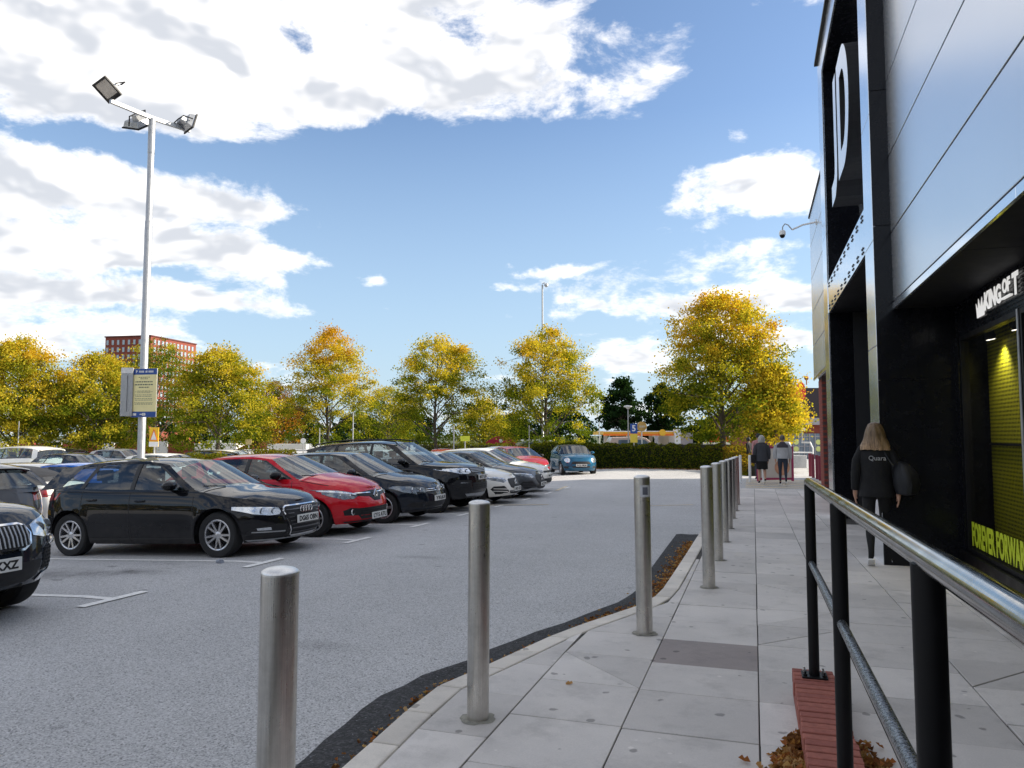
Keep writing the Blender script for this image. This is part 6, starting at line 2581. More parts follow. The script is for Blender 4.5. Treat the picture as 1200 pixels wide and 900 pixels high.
# ------------------------------------------------------------------ tower block far behind
M_TBRICK = simple('tower brick', (.24, .055, .035), .8, var=.06, scale=.3)
M_PANE = simple('pale window', (.34, .40, .46), .15, 0, .5, var=.35, scale=.25)
v0 = 300
cpt = far(174, v0)
zt = hz(393.5, v0)
tw_ = empty('tower_block', (cpt.x, cpt.y, -1.2), 0, 'red brick tower block with rows of pale windows above the trees', 'building')
er = (RGT * 6 + FWD * 28.5).normalized()
el = Vector((-er.y, er.x, 0))
if el.dot(RGT) > 0:
    el = -el
lr, ll = 29.5, 21.0
Ht = zt + 1.2
mt = Matrix((er, el, Vector((0, 0, 1)))).transposed().to_4x4()
q = MB().box(0, lr, 0, ll, 0, Ht, mt)
q.build('wall', M_TBRICK, tw_)
MB().box(-.3, lr + .3, -.3, ll + .3, Ht + .002, Ht + .5, mt).build('parapet', simple('tower parapet', (.12, .035, .03), .8), tw_)
wmesh = MB().box(0, 1.0, -.12, .0, 0, 1.9).build('window', M_PANE, tw_)
fmesh = MB().box(-.12, -.0, -.25, -.12, -.1, 2.0)
nrow, nc1, nc2 = 12, 11, 8
first = True
for r_ in range(nrow):
    z = Ht - 2.6 - r_ * 3.0 - .5
    for c_ in range(nc1):
        o = wmesh if first else wmesh.copy()
        if not first:
            C.objects.link(o)
        o.parent = tw_
        o.matrix_local = mt @ Matrix.Translation((1.7 + c_ * 2.45, -.06, z))
        o.scale = (1.25, 1, 1)
        first = False
    for c_ in range(nc2):
        o = wmesh.copy()
        C.objects.link(o)
        o.parent = tw_
        o.matrix_local = mt @ Matrix.Translation((-.06, 1.8 + c_ * 2.5, z)) @ Matrix.Rotation(-PI / 2, 4, 'Z') @ Matrix.Translation((-1.1, 0, 0))

# ------------------------------------------------------------------ store beyond the trees at the right
M_SLATE = simple('dark slate roof', (.012, .010, .014), .9, spec=.05, var=.25, scale=1.2, bump=.3)
M_GREYB = simple('grey band', (.30, .29, .31), .6)
M_STOREGL = simple('store glazing', (.10, .14, .19), .1, 0, .6, var=.5, scale=1.5)
M_REDS = simple('red sign', (.65, .03, .015), .4, var=.05)
sv = 58
o0 = far(905, sv, -1.0)
store = empty('brick_store', o0, PSI, 'red brick store with a slate roof and glazed front at the right', 'building')


def sx(px, v=sv):
    return (px - 905) / F * v


def szz(py, v=sv):
    return hz(py, v) + 1.0


MB().box(sx(905), 34, 0, 16, 0, szz(490)).build('wall', M_BRICK2, store)
q = MB()
q.add([(sx(903), -.6, szz(494)), (34, -.6, szz(494)), (34, 9, szz(446)), (sx(925), 9, szz(446)), (34, 18, szz(494)), (sx(903), 18, szz(494))], [(0, 1, 2, 3), (3, 2, 4, 5), (0, 3, 5)])
q.build('roof', M_SLATE, store)
MB().box(sx(903), 34, -.75, -.58, szz(498), szz(490)).build('gutter_band', M_GREYB, store)
gz0, gz1 = szz(546), szz(508)
MB().box(sx(921), 20, -.10, .0 - .01, gz0, gz1).build('shop_glazing', M_STOREGL, store)
for k in range(12):
    x = sx(921) + k * .42
    MB().box(x, x + .07, -.16, -.10, gz0, gz1).build('mullion', M_GREYB, store)
for k in range(3):
    z = gz0 + (gz1 - gz0) * (.3 + .3 * k)
    MB().box(sx(921), 14, -.15, -.10, z, z + .05).build('transom', M_GREYB, store)
MB().box(sx(924), sx(942), -.2, -.1, szz(505), szz(501.5)).build('name_strip', M_WHITE, store)
M_DOT = simple('yellow green sticker', (.62, .66, .22), .5)
for (px, py) in ((931, 518), (931, 526), (957, 518), (957, 526)):
    q = MB().lathe([(0, 0), (.2, 0), (.2, .03), (0, .03)], 16, Matrix.Translation((sx(px), -.14, szz(py))) @ Matrix.Rotation(PI / 2, 4, 'X'))
    q.build('window_sticker', M_DOT, store)
MB().box(sx(916), sx(921), -.3, .0, 0, szz(500)).build('brick_pier', M_BRICK2, store)
# red round sign on the roof behind the leaves
p = far(939, 50)
q = MB().lathe([(0, -.12), (.32, -.12), (.34, -.06), (.34, .06), (.32, .12), (0, .12)], 28, Matrix.Rotation(PI / 2, 4, 'X') @ Matrix.Diagonal((.9, 1.9, 1, 1)))
o = q.build('roof_sign', M_REDS, None, True)
o.location = (p.x, p.y, hz(459, 50))
o.rotation_euler = (0, 0, PSI)
tag(o, 'red oval sign on the store roof beside the leaves of the large tree', 'sign')
MB().tube((0, 0, -.6), (0, 0, -3.4), .05).build('support', M_GREYB, o)
o = MB().lathe([(0, -.2), (.12, -.17), (.2, 0), (.15, .16), (0, .2)], 14).tube((0, 0, -.2), (0, 0, -.6), .05).build('roof_vent', simple('terracotta', (.42, .15, .07), .7), None, True)
p = far(946, 66)
o.location = (p.x, p.y, hz(443, 66))
tag(o, 'small terracotta ball on the ridge of the store roof', 'vent')

# trolley rails and posts before the store
M_MAG = simple('magenta frame', (.36, .03, .10), .5)
M_DREDP = simple('dark red post', (.22, .03, .05), .5)
for k, (px, lb) in enumerate(((947.5, 'dark red trolley bay post farthest left'), (951, 'dark red trolley bay post, second from the left'), (955.5, 'dark red trolley bay post, third from the left'), (959, 'dark red trolley bay post next to the brick pier'))):
    v = 33 - k
    p = far(px, v)
    p.z = z_road(p.x, p.y)
    tag(MB().box(-.06, .06, -.05, .05, 0, hz(531 + k, v) - p.z).build('trolley_post', M_DREDP, None, bevel=.015, loc=p), lb, 'post', 'dark red trolley bay posts')
p = far(940, 35)
p.z = z_road(p.x, p.y)
tb = empty('trolley_shelter', p, PSI, 'white framed trolley shelter beyond the two walkers', 'shelter')
for x in (-.55, .45):
    MB().path([(x, 0, 0), (x, 0, 1.2), (x + .2, .8, 1.45), (x + .2, 1.8, 1.45)], .04, 8).build('hoop', M_WHITE, tb, True)
MB().path([(-.55, 0, 1.0), (.45, 0, 1.0)], .03, 8).build('rail', M_WHITE, tb)
MB().box(-.5, .4, .6, 1.6, .25, .85).build('trolley_stack', M_GALV, tb, bevel=.03)
# advertising board with a magenta frame
p = at(915, 567)
ab = empty('pavement_board', p + FWD * 1.5, PSI + .1, 'magenta framed advertising board with a pale poster behind the walkers', 'advert board')
for (a, b_, c_, d_) in ((-.72, -.64, 0, 1.32), (.64, .72, 0, 1.32), (-.64, .64, 1.24, 1.32), (-.64, .64, .05, .13)):
    MB().box(a + .35, b_ + .35, -.03, .03, c_, d_).build('frame', M_MAG, ab)
MB().box(-.29, .99, -.01, .01, .13, 1.24).build('poster', simple('pale poster', (.62, .56, .50), .5, var=.1, scale=2), ab)
MB().lathe([(0, 0), (.3, 0), (.3, .006), (0, .006)], 20, Matrix.Translation((.62, -.011, .52)) @ Matrix.Rotation(PI / 2, 4, 'X')).build('poster_print', simple('peach print', (.60, .30, .18), .5, var=.3, scale=5), ab)

# ------------------------------------------------------------------ petrol station, vans, signs beyond the hedge
M_YELL = simple('yellow canopy', (.80, .46, .02), .4)
M_ORNG = simple('orange canopy', (.75, .17, .01), .4)
v = 68
p = far(745, v)
ps = empty('petrol_station', (p.x, p.y, -1.0), PSI, 'petrol station canopy striped yellow, white and orange beyond the hedge', 'petrol station')
xx = lambda px: (px - 745) / F * v
zz = lambda py: hz(py, v) + 1.0
MB().box(xx(707), xx(790), 0, 9, zz(509.5), zz(505.2)).build('canopy', M_YELL, ps)
MB().box(xx(707), xx(790), -.08, -.01, zz(506.0), zz(505.0)).build('canopy_band', M_WHITE, ps)
MB().box(xx(706.5), xx(790.5), -.12, -.02, zz(510.6), zz(508.2)).build('canopy_band', M_ORNG, ps)
for px in (714, 742, 770, 786):
    MB().box(xx(px), xx(px) + .3, 4, 4.3, 0, zz(510)).build('column', M_WHITE, ps)
MB().lathe([(0, 0), (.30, 0), (.30, .1), (0, .1)], 18, Matrix.Translation((xx(775.5), -.14, zz(507))) @ Matrix.Rotation(PI / 2, 4, 'X')).build('round_emblem', M_YELL, ps)
MB().box(xx(789), xx(796), -.4, .2, 0, zz(503)).box(xx(786), xx(796), 1, 6, 0, zz(508)).build('price_column', M_WHITE, ps)
MB().box(xx(796), xx(830), 6, 12, 0, zz(507)).build('shop', M_GREYB, ps)

# red and white banner sign
p = far(845, 47)
p.z = -.4
b_ = empty('banner_sign', p, PSI, 'red and white hoarding under the large orange topped tree', 'sign')
MB().box(-.75, .45, 0, .06, hz(518, 47) + .4, hz(508, 47) + .4).build('red_panel', M_REDS, b_)
MB().box(-1.15, .45, 0.0, .05, hz(525, 47) + .4, hz(518.2, 47) + .4).build('white_panel', M_WHITE, b_)
q = MB()
for k in range(2):
    q.box(-.1, .25, -.02, -.005, hz(514 - k * 3, 47) + .4, hz(513 - k * 3, 47) + .4)
q.build('lettering', M_WHITE, b_)
MB().box(.46, .54, -.02, .04, 0, hz(504, 47) + .4).build('post', M_WHITE, b_)


def van(px, v, w, py_top, paint, label, taper=.35):
    p = far(px, v)
    p.z = -.5
    h = hz(py_top, v) + .5
    o = empty('van', p, PSI, label, 'van', 'vans beyond the hedge')
    prof_ = [(-w / 2, .35), (-w / 2, h - .35), (-w / 2 + .15, h - .05), (w / 2 - 1.5, h), (w / 2 - 1.1, h - .1), (w / 2 - .25, h * .55), (w / 2, h * .45), (w / 2, .35)]
    MB().prism(prof_, 'y', 0, 1.9).build('body', paint, o, bevel=.05)
    MB().prism([(-w / 2 + .5, h * .62), (-w / 2 + .55, h - .22), (w / 2 - 2.0, h - .20), (w / 2 - 2.0, h * .62)], 'y', -.012, .0).build('side_window', M_STOREGL, o)
    MB().prism([(w / 2 - 1.9, h * .62), (w / 2 - 1.9, h - .20), (w / 2 - 1.2, h - .22), (w / 2 - .55, h * .62)], 'y', -.012, .0).build('side_window', M_STOREGL, o)
    for x in (-w / 2 + .9, w / 2 - .9):
        MB().lathe([(0, -.1), (.34, -.1), (.34, .1), (0, .1)], 18, Matrix.Translation((x, .08, .34)) @ Matrix.Rotation(PI / 2, 4, 'X')).build('wheel', M_RUBBER, o, True)


van(746, 47, 3.4, 511.5, simple('pinkish beige paint', (.50, .40, .36), .4, 0, .5), 'pinkish beige van roof showing over the long hedge')
van(634, 58, 3.9, 515, simple('pale blue paint', (.52, .58, .62), .4, 0, .5), 'pale blue van behind the trunk of the round yellow tree')
# red roofed stall
p = far(587, 62)
p.z = -.5
o = empty('market_stall', p, PSI, 'stall with a dark red and white rounded roof behind the hedge', 'stall')
hh = hz(511, 62) + .5
q = MB()
q.grid([[(x, y_, hh - .55 * (x / 1.3) ** 2) for y_ in (0, 2.4)] for x in [-1.3 + .2 * k for k in range(14)]])
q.grid([[(x, 0, z_) for z_ in (hh - .55 * (x / 1.3) ** 2, hh - .75)] for x in [-1.3 + .2 * k for k in range(14)]])
q.build('roof', simple('dark red canvas', (.36, .01, .05), .6), o)
q = MB().box(.2, 1.9, .1, 2.2, hh - .6, hh - .32)
q.build('white_awning', M_WHITE, o)
MB().box(-1.2, 1.7, .3, 2.1, 0, hh - .62).build('counter', M_GREYB, o)
MB().lathe([(0, 0), (.16, 0), (.16, .02), (0, .02)], 16, Matrix.Translation((0, -.01, hh - .38)) @ Matrix.Rotation(PI / 2, 4, 'X')).build('round_mark', M_WHITE, o)
p = far(298, 66)
p.z = -.5
hh = hz(517, 66) + .5
o = empty('market_tent', p, PSI, 'dark red tent with a white awning seen between trees left of the rusty tree', 'tent')
MB().prism([(-1.5, hh - .7), (0, hh), (1.5, hh - .7)], 'y', 0, 2.5).build('roof', simple('maroon canvas', (.22, .01, .03), .6), o)
MB().box(1.2, 4.6, 0, 2, hh - .7, hh - .25).box(-5.2, -1.5, 0, 2, hh - .8, hh - .2).build('awning', M_WHITE, o)
# garden wall seen between the trees on the left
a1, a2 = far(-60, 72), far(250, 72)
wl = empty('boundary_wall', (a1.x, a1.y, -1.0), 0, 'red brick boundary wall seen between the tree trunks on the left', 'wall')
d = (a2 - a1)
ang = math.atan2(d.y, d.x)
wl.rotation_euler = (0, 0, ang)
MB().box(0, d.length, 0, .3, 0, hz(520, 72) + 1.0).build('brickwork', M_BRICK2, wl)
for k in range(10):
    x = 2 + k * d.length / 10
    MB().box(x, x + 1.4, -.25, -.02, 0, hz(516 + (k % 3), 72) + 1.0).build('pale_panel' if k % 2 else 'brick_pier', M_WHITE if k % 2 else M_BRICK2, wl)


def post_lamp(px, v, py_top, label, r=.05, head=True, name='street_lamp', cat='lamp post'):
    p = far(px, v)
    p.z = z_road(p.x, p.y)
    o = empty(name, p, PSI, label, cat)
    h = hz(py_top, v) - p.z
    MB().lathe([(r * 1.5, 0), (r * 1.5, .9), (r, 1.0), (r * .75, h - .08)], 12).build('column', M_GALV, o, True)
    if head:
        MB().lathe([(0, h + .03), (.22, h), (.26, h - .06), (.10, h - .14), (.05, h - .2)], 18).build('lamp_head', M_WHITE, o, True)
    return o, h


post_lamp(736, 44, 475.5, 'thin street lamp with a round white head beyond the hedge', .045)
o, h = post_lamp(636, 62, 331, 'very tall thin mast rising from the round yellow tree', .09, False, 'mast', 'mast')
MB().path([(0, 0, h), (.18, 0, h + .1), (.3, 0, h - .1)], .04, 6).build('bracket', M_GALV, o)
MB().lathe([(0, .18), (.16, .1), (.18, -.05), (0, -.18)], 12, Matrix.Translation((.32, 0, h - .12))).build('camera_head', M_GALV, o, True)
for px, v, py, lb in ((414, 44, 481, 'slim grey post before the rusty tree'), (23, 44, 492, 'slim grey post before the golden tree at the left edge'), (702, 50, 494, 'slim grey post left of the street lamp'),
                      (532, 40, 497, 'slim grey post behind the tall off road car'), (620, 52, 497, 'slim grey post left of the round yellow tree'), (375, 50, 500, 'slim grey post left of the rusty tree trunk')):
    o, h = post_lamp(px, v, py, lb, .04, False, 'grey_post', 'post')


def sign(px, v, py0, py1, w, mat, label, post_mat=M_GALV, shape='box', extra=None, post=True, name='road_sign', both=None):
    p = far(px, v)
    p.z = z_road(p.x, p.y)
    o = empty(name, p, PSI, label, 'sign')
    z0, z1 = hz(py1, v) - p.z, hz(py0, v) - p.z
    if post:
        MB().tube((0, .06, 0), (0, .06, z1 - .05), .035).build('post', post_mat, o, True)
    if shape == 'box':
        MB().box(-w / 2, w / 2, -.01, .02, z0, z1).build('plate', mat, o, bevel=.008)
    else:
        MB().lathe([(0, 0), (w / 2, 0), (w / 2, .03), (0, .03)], 24, Matrix.Translation((0, .02, (z0 + z1) / 2)) @ Matrix.Rotation(PI / 2, 4, 'X')).build('plate', mat, o)
    if extra:
        extra(o, z0, z1, w)
    return o


def parking(o, z0, z1, w):
    m = frame((0, -.013, (z0 + z1) / 2), (1, 0, 0), (0, 0, 1))
    q = MB().box(-w * .3, w * .3, -.014, -.011, z0 + .1 * (z1 - z0), z0 + .9 * (z1 - z0))
    q = MB()
    put_text(q, '5', (z1 - z0) * .85, .003, m, bold=.01)
    q.build('symbol', M_WHITE, o)
    MB().box(-w * .5, w * .5, -.01, .02, z0 - .50, z0 - .03).build('lower_plate', simple('yellow plate', (.72, .55, .06), .5, var=.1), o)


sign(742.5, 41.5, 496.5, 508, .40, M_BLUE, 'small blue sign with a white mark above a yellow plate, over the hedge', extra=parking)
sign(752, 43, 493.5, 506, .56, simple('orange plate', (.62, .38, .10), .5, var=.2, scale=3), 'round orange sign on a white post over the hedge', M_WHITE, 'disc',
     extra=lambda o, z0, z1, w: MB().box(-.17, .17, -.03, -.02, z0 + .24, z0 + .36).build('symbol', M_CREAM, o))


def warn(o, z0, z1, w):
    h = z1 - z0
    MB().prism([(-w * .36, z0 + h * .36), (0, z0 + h * .86), (w * .36, z0 + h * .36)], 'y', -.016, -.011).build('triangle', M_WHITE, o)
    MB().box(-w * .5, w * .5, -.017, -.011, z0 + .005, z0 + h * .26).build('lower_panel', M_WHITE, o)
    q = MB()
    for (a, b_) in (((-w * .38, z0 + h * .34), (0, z0 + h * .9)), ((0, z0 + h * .9), (w * .38, z0 + h * .34)), ((w * .38, z0 + h * .34), (-w * .38, z0 + h * .34))):
        q.tube((a[0], -.018, a[1]), (b_[0], -.018, b_[1]), .018, n=4)
    q.build('triangle_border', M_ORNG, o)


sign(181.5, 30, 501, 523.5, .37, simple('yellow board', (.80, .50, .02), .5), 'yellow board with a white warning triangle right of the lamp column', extra=warn)
sign(545, 46, 511, 517, .55, simple('lime plate', (.65, .70, .05), .5), 'small yellow green sign behind the tall off road car')
sign(356, 50, 513, 520, .35, M_WHITE, 'small white sign between trees left of the rusty trunk', shape='disc')
sign(292, 50, 515, 521, .42, simple('peach plate', (.70, .55, .30), .5), 'small peach coloured sign in front of the dark red tent')

# unseen belt of trees added behind and beside the camera to darken reflections
rng = np.random.default_rng(77)
n = 26000
ang = rng.uniform(R(150), R(330), n)
rad = rng.uniform(62, 78, n)
top = 9 + 2.5 * np.sin(ang * 17) + 1.5 * np.sin(ang * 41)
pos = np.stack([rad * np.cos(ang), rad * np.sin(ang), -1 + rng.uniform(0, 1, n) ** .8 * (top + 1)], 1)
sq = np.array([LEAF['green'], LEAF['olive'], LEAF['dark'], LEAF['gold']])
ix = rng.integers(4, size=n)
o = leaf_mesh('unseen_tree_belt', pos, 1.1 * np.ones(n), sq[ix] * rng.uniform(.6, 1.1, n)[:, None], rng)
tag(o, 'unseen belt of mixed trees added behind the camera to darken reflections', 'trees', kind='stuff')

# ------------------------------------------------------------------ people
M_SKIN = simple('skin', (.50, .28, .19), .55, var=.06)
M_SKIND = simple('dark skin', (.16, .08, .05), .55)


def cloth(name, col, rough=.9):
    return simple(name, col, rough, var=.18, scale=9, bump=.5, bscale=45)


def skin_mesh(chains, root_i=0, levels=2):
    """chains: list of lists of (x, y, z, r); vertices at equal places are shared"""
    vs, es, rs = [], [], []
    idx = {}

    def vid(p):
        k = tuple(round(c, 4) for c in p[:3])
        if k not in idx:
            idx[k] = len(vs)
            vs.append(p[:3])
            rs.append(p[3] if isinstance(p[3], tuple) else (p[3], p[3]))
        return idx[k]
    for ch in chains:
        ids = [vid(p) for p in ch]
        es += [(a, b) for a, b in zip(ids, ids[1:]) if a != b]
    me = bpy.data.meshes.new('figure')
    me.from_pydata(vs, es, [])
    o = bpy.data.objects.new('figure', me)
    C.objects.link(o)
    md = o.modifiers.new('s', 'SKIN')
    md.use_smooth_shade = True
    for i, r in enumerate(rs):
        me.skin_vertices[0].data[i].radius = r
    me.skin_vertices[0].data[root_i].use_root = True
    if levels:
        sb = o.modifiers.new('d', 'SUBSURF')
        sb.levels = levels
    dg = bpy.context.evaluated_depsgraph_get()
    m2 = bpy.data.meshes.new_from_object(o.evaluated_get(dg))
    bpy.data.objects.remove(o)
    bpy.data.meshes.remove(me)
    return m2


def person(label, loc, heading, h, stride, top, bottom, shoes, skin=M_SKIN, hem=.0, shorts=False, sleeves=True, arm_swing=.12, fat=1.0, lean=0.0, elbow=0, swap=1):
    """local +Y is the walking direction; heights in fractions of h"""
    root = empty('person', loc, heading, label, 'person')
    s = h / 1.70
    hip, kn, an = .90 * s, .49 * s, .085 * s
    st = stride
    ly, ry = st * swap, -st * swap
    H_ = lambda x, y, z, r: (x * s, y * s, z * s, (r[0] * s, r[1] * s) if isinstance(r, tuple) else r * s)
    f = fat
    pel = H_(0, 0, .93, (.135 * f, .105 * f))
    spine = [pel, H_(0, lean * .3, 1.08, (.125 * f, .095 * f)), H_(0, lean * .7, 1.25, (.150 * f, .100 * f)), H_(0, lean, 1.38, (.115 * f, .085 * f)), H_(0, lean + .005, 1.455, .052), H_(0, lean + .02, 1.52, .055), H_(0, lean + .03, 1.60, (.074, .088)), H_(0, lean + .025, 1.665, (.066, .078))]
    chains = [spine]
    for sd, fy in ((-1, ly), (1, ry)):
        hx = .088 * sd
        kx_ = .085 * sd
        back_ = fy < 0
        ky = fy * .42 + (.05 if back_ else .06)
        fz = .085 + (.07 if back_ and st > .05 else .0)
        chains.append([pel, H_(hx, fy * .05, .84, .088 * f), H_(hx * 1.02, fy * .25 + .01, .68, .076 * f), H_(kx_, ky, .49 + (.0 if not back_ else -.01), .056), H_(kx_, ky + (fy - ky) * .35 - .012, .36, .055), H_(kx_, fy * .98, fz + .06, .036), H_(kx_, fy + .0, fz - .01, .036),
                       H_(kx_ + .01 * sd, fy + .07, max(.035, fz - .05), (.038, .026)), H_(kx_ + .012 * sd, fy + .15, max(.028, fz - .075), (.036, .018))])
    sh = spine[3]
    hands = []
    for sd, sw in ((-1, -arm_swing * swap), (1, arm_swing * swap)):
        e = H_(.225 * sd, sw * .45 + lean - .02, 1.10, .040)
        wv = H_(.235 * sd, sw * 1.05 + lean + .05 + elbow, .86 + abs(sw) * .08 + elbow * .3, .026)
        pm = H_(.235 * sd, sw * 1.2 + lean + .075 + elbow, .80 + abs(sw) * .1 + elbow * .35, (.020, .034))
        chains.append([sh, H_(.155 * sd, lean, 1.385, .060), H_(.195 * sd, lean - .01, 1.30, .052), e, wv, pm])
        for k in range(4):
            o_ = (k - 1.5) * .019
            bx, by, bz = pm[0] / s, pm[1] / s, pm[2] / s
            ln = (.070, .080, .076, .060)[k]
            chains.append([pm, H_(bx, by + o_, bz - .035, .0095), H_(bx - .006 * sd, by + o_ + .004, bz - .035 - ln * .5, .0085), H_(bx - .020 * sd, by + o_ + .008, bz - .035 - ln, .007)])
        chains.append([pm, H_(bx - .008 * sd, by + .036, bz + .012, .011), H_(bx - .014 * sd, by + .050, bz - .020, .0095), H_(bx - .018 * sd, by + .052, bz - .045, .008)])
        hands.append((pm[0], pm[1], pm[2]))
    me = skin_mesh(chains)
    me.name = 'body'
    o = bpy.data.objects.new('body', me)
    C.objects.link(o)
    o.parent = root
    me.materials.clear()
    for m in (skin, top, bottom, shoes):
        me.materials.append(m)
    waist = .95 * s
    for p in me.polygons:
        c = p.center
        z = c.z / s
        x = abs(c.x) / s
        i = 0
        arm = x > .165 and z < 1.36 and z > .70
        if z > 1.455:
            i = 0
        elif z > .95 + hem * 0 and not arm:
            i = 1
        elif arm:
            i = 1 if (z > (.885 if sleeves else 1.16)) else 0
            if z < .95 and x < .19:
                i = 2
        elif z > (.50 if shorts else .125 + (.05 if c.y / s < -.08 else 0)):
            i = 2
        elif z < (.10 + (.08 if c.y / s < -.08 and st > .05 else 0)):
            i = 3
        p.material_index = i
        p.use_smooth = True
    # face
    hd = spine[6]
    fy_ = hd[1] + .085 * s
    face = MB()
    face.lathe([(0, -.022), (.012, -.018), (.010, .0), (.004, .02), (0, .024)], 10, Matrix.Translation((0, fy_ + .006, hd[2] - .01 * s)))
    face.build('nose', skin, root, True)
    for sd in (-1, 1):
        MB().lathe([(0, -.012), (.012, 0), (0, .012)], 10, Matrix.Translation((.032 * s * sd, fy_ - .010, hd[2] + .012 * s))).build('eye', M_BLACKM, root, True)
        MB().lathe([(0, -.03), (.010, -.02), (.014, .0), (.012, .018), (0, .026)], 10, Matrix.Translation((.080 * s * sd, hd[1], hd[2] - .005))).build('ear', skin, root, True)
    MB().box(-.022, .022, fy_ - .014, fy_ - .004, hd[2] - .048 * s, hd[2] - .042 * s).build('mouth', simple('lips', (.35, .12, .10), .5), root)
    for sd, fy in ((-1, ly), (1, ry)):
        lift = .07 if (fy < 0 and st > .05) else 0
        q = MB()
        pts = [(0, -.075), (.035, -.07), (.045, -.02), (.043, .05), (.05, .12), (.045, .18), (.02, .205), (0, .21)]
        out = pts + [(-x, y) for x, y in reversed(pts[1:-1])]
        tl = Matrix.Translation((.087 * sd * s, fy * s, .0)) @ Matrix.Rotation(-.5 if lift else 0, 4, 'X') @ Matrix.Translation((0, 0, lift * 1.1))
        q.prism([(x * .88, y * .94 + .004) for x, y in out], 'z', 0, .019, tl)
        q.build('shoe_sole', M_WHITE if shoes is not M_BLACKM or True else shoes, root, bevel=.004)
    return root, s, spine, hands


def hair(root, s, head, prof, mat, back=.0, n=26, wave=.0, seed=1):
    """a cap of hair open over the face; prof: (radius x, radius y, height above head centre)"""
    rng = random.Random(seed)
    rows = []
    for i, (rx, ry_, dz) in enumerate(prof):
        row = []
        for k in range(n):
            a = 2 * PI * k / n
            fr_ = max(0, math.sin(a))             # towards the face
            rr_ = 1 - (.30 * fr_ if dz < .02 else .0)
            w = 1 + wave * math.sin(a * 9 + i * .7) + rng.uniform(-.015, .015) * (1 if wave else 0)
            row.append((head[0] + rx * math.cos(a) * w, head[1] + back + ry_ * math.sin(a) * rr_ * w, head[2] + dz + (wave * rng.uniform(-.12, .12) if i == 0 else 0)))
        rows.append(row)
    mb = MB().grid(rows, closed=True)
    mb.f.append(tuple(range((len(prof) - 1) * n, len(prof) * n)))
    return mb.build('hair', mat, root, True, angle=70)


def mat_hair(name, c1, c2, c3):
    m, g, b = principled(name, c1, .45)
    tc = g.node('ShaderNodeTexCoord')
    o = g.sep(tc.outputs['Object'])
    v = g.combine(g.math('MULTIPLY', o[0], 75), g.math('MULTIPLY', o[1], 75), g.math('MULTIPLY', o[2], 6))
    n = g.noise(v, 1, 4, .6, dist=.6)
    low = g.rng(o[2], 1.62, 1.40, 0, 1)
    col = g.mix(low, c1, c2)
    g.put(b, 'Base Color', g.mix(g.rng(n, .35, .62, .75, 0), col, c3))
    bump_to(g, b, n, .8, .006)
    return m


def garment(root, name, rings, mat, n=28, fold=.02, seed=1, smooth=True):
    """rings: (cx, cy, z, rx, ry) from the bottom up"""
    rng = random.Random(seed)
    rows = []
    ph = rng.uniform(0, 6)
    for i, (cx, cy, z, rx, ry_) in enumerate(rings):
        row = []
        for k in range(n):
            a = 2 * PI * k / n
            f = 1 + fold * math.sin(a * 5 + ph + i * .5) + fold * .6 * math.sin(a * 11 + i)
            row.append((cx + rx * math.cos(a) * f, cy + ry_ * math.sin(a) * f, z))
        rows.append(row)
    return MB().grid(rows, closed=True).build(name, mat, root, smooth)


# woman close by, walking away
K_BLK = cloth('black cloth', (.006, .006, .007), .85)
K_BLK2 = cloth('black nylon', (.006, .007, .010), .6)
wp = at(1030, 662)
root, s, spn, hands = person('woman with long blonde hair in black walking away beside the entrance portal', wp, R(-6), 1.77, .26, K_BLK, K_BLK, K_BLK, arm_swing=.10, swap=-1)
hd = spn[6]
M_BLOND = mat_hair('blonde hair', (.22, .14, .07), (.68, .44, .26), (.045, .025, .012))
hair(root, s, hd, [(.186, .115, -.225), (.178, .128, -.19), (.152, .128, -.13), (.128, .124, -.07), (.112, .122, .0), (.096, .112, .05), (.072, .085, .10), (.035, .04, .122), (.004, .004, .126)], M_BLOND, back=-.050, n=60, wave=.045, seed=4)
garment(root, 'jacket', [(0, -.01, .82 * s, .205, .150), (0, -.01, .95 * s, .185, .140), (0, 0, 1.10 * s, .172, .130), (0, 0, 1.25 * s, .192, .135), (0, 0, 1.36 * s, .185, .120), (0, .0, 1.42 * s, .110, .085), (0, .0, 1.455 * s, .062, .062)], K_BLK, fold=.025)
for sd in (-1, 1):
    MB().path([(.170 * sd, 0, 1.36 * s), (.215 * sd, -.01, 1.25 * s), (.235 * sd, -.02, 1.08 * s), (.245 * sd, .03, .90 * s)], [.052, .060, .058, .046], 14).build('sleeve', K_BLK, root, True)
q = MB()
vs, fs = text_mesh('Quara', .10, .0015, bold=.001)
q.add([(v[0] * .78 + .015, -.139 + 0 * v[1] - .004, 1.285 * s + v[1] * .82) for v in vs], fs)
q.build('back_lettering', simple('silver print', (.62, .62, .62), .4), root)
# bag hanging from her right shoulder
bag = empty('shoulder_bag', wp + Vector((.31, -.06, 1.14)), R(-6), 'black holdall hanging from the shoulder of the blonde woman', 'bag')
garment(bag, 'bag_body', [(.02, .0, -.26, .03, .10), (.02, .0, -.24, .12, .19), (.02, 0, -.12, .15, .22), (.01, 0, .0, .14, .21), (-.01, 0, .10, .10, .17), (-.03, 0, .15, .05, .10), (-.04, 0, .16, .01, .03)], K_BLK2, n=30, fold=.05, seed=3)
MB().path([(-.12, -.12, .10), (-.22, -.06, .28), (-.20, .06, .28), (-.10, .14, .10)], .012, 6).build('strap', K_BLK2, bag, True)
# white flash on each shoe
for sd, fy in ((-1, .26), (1, -.26)):
    for side in (-1, 1):
        q = MB()
        pts = [(-.03, .055), (.02, .040), (.10, .075), (.02, .056), (-.02, .066)]
        lf = .075 if fy < 0 else 0
        q.add([(.087 * sd * s + side * .0475, fy * s + a, b_ + lf * .5) for a, b_ in pts], [(0, 1, 2, 3), (0, 3, 4)])
        q.build('shoe_flash', M_WHITE, root)

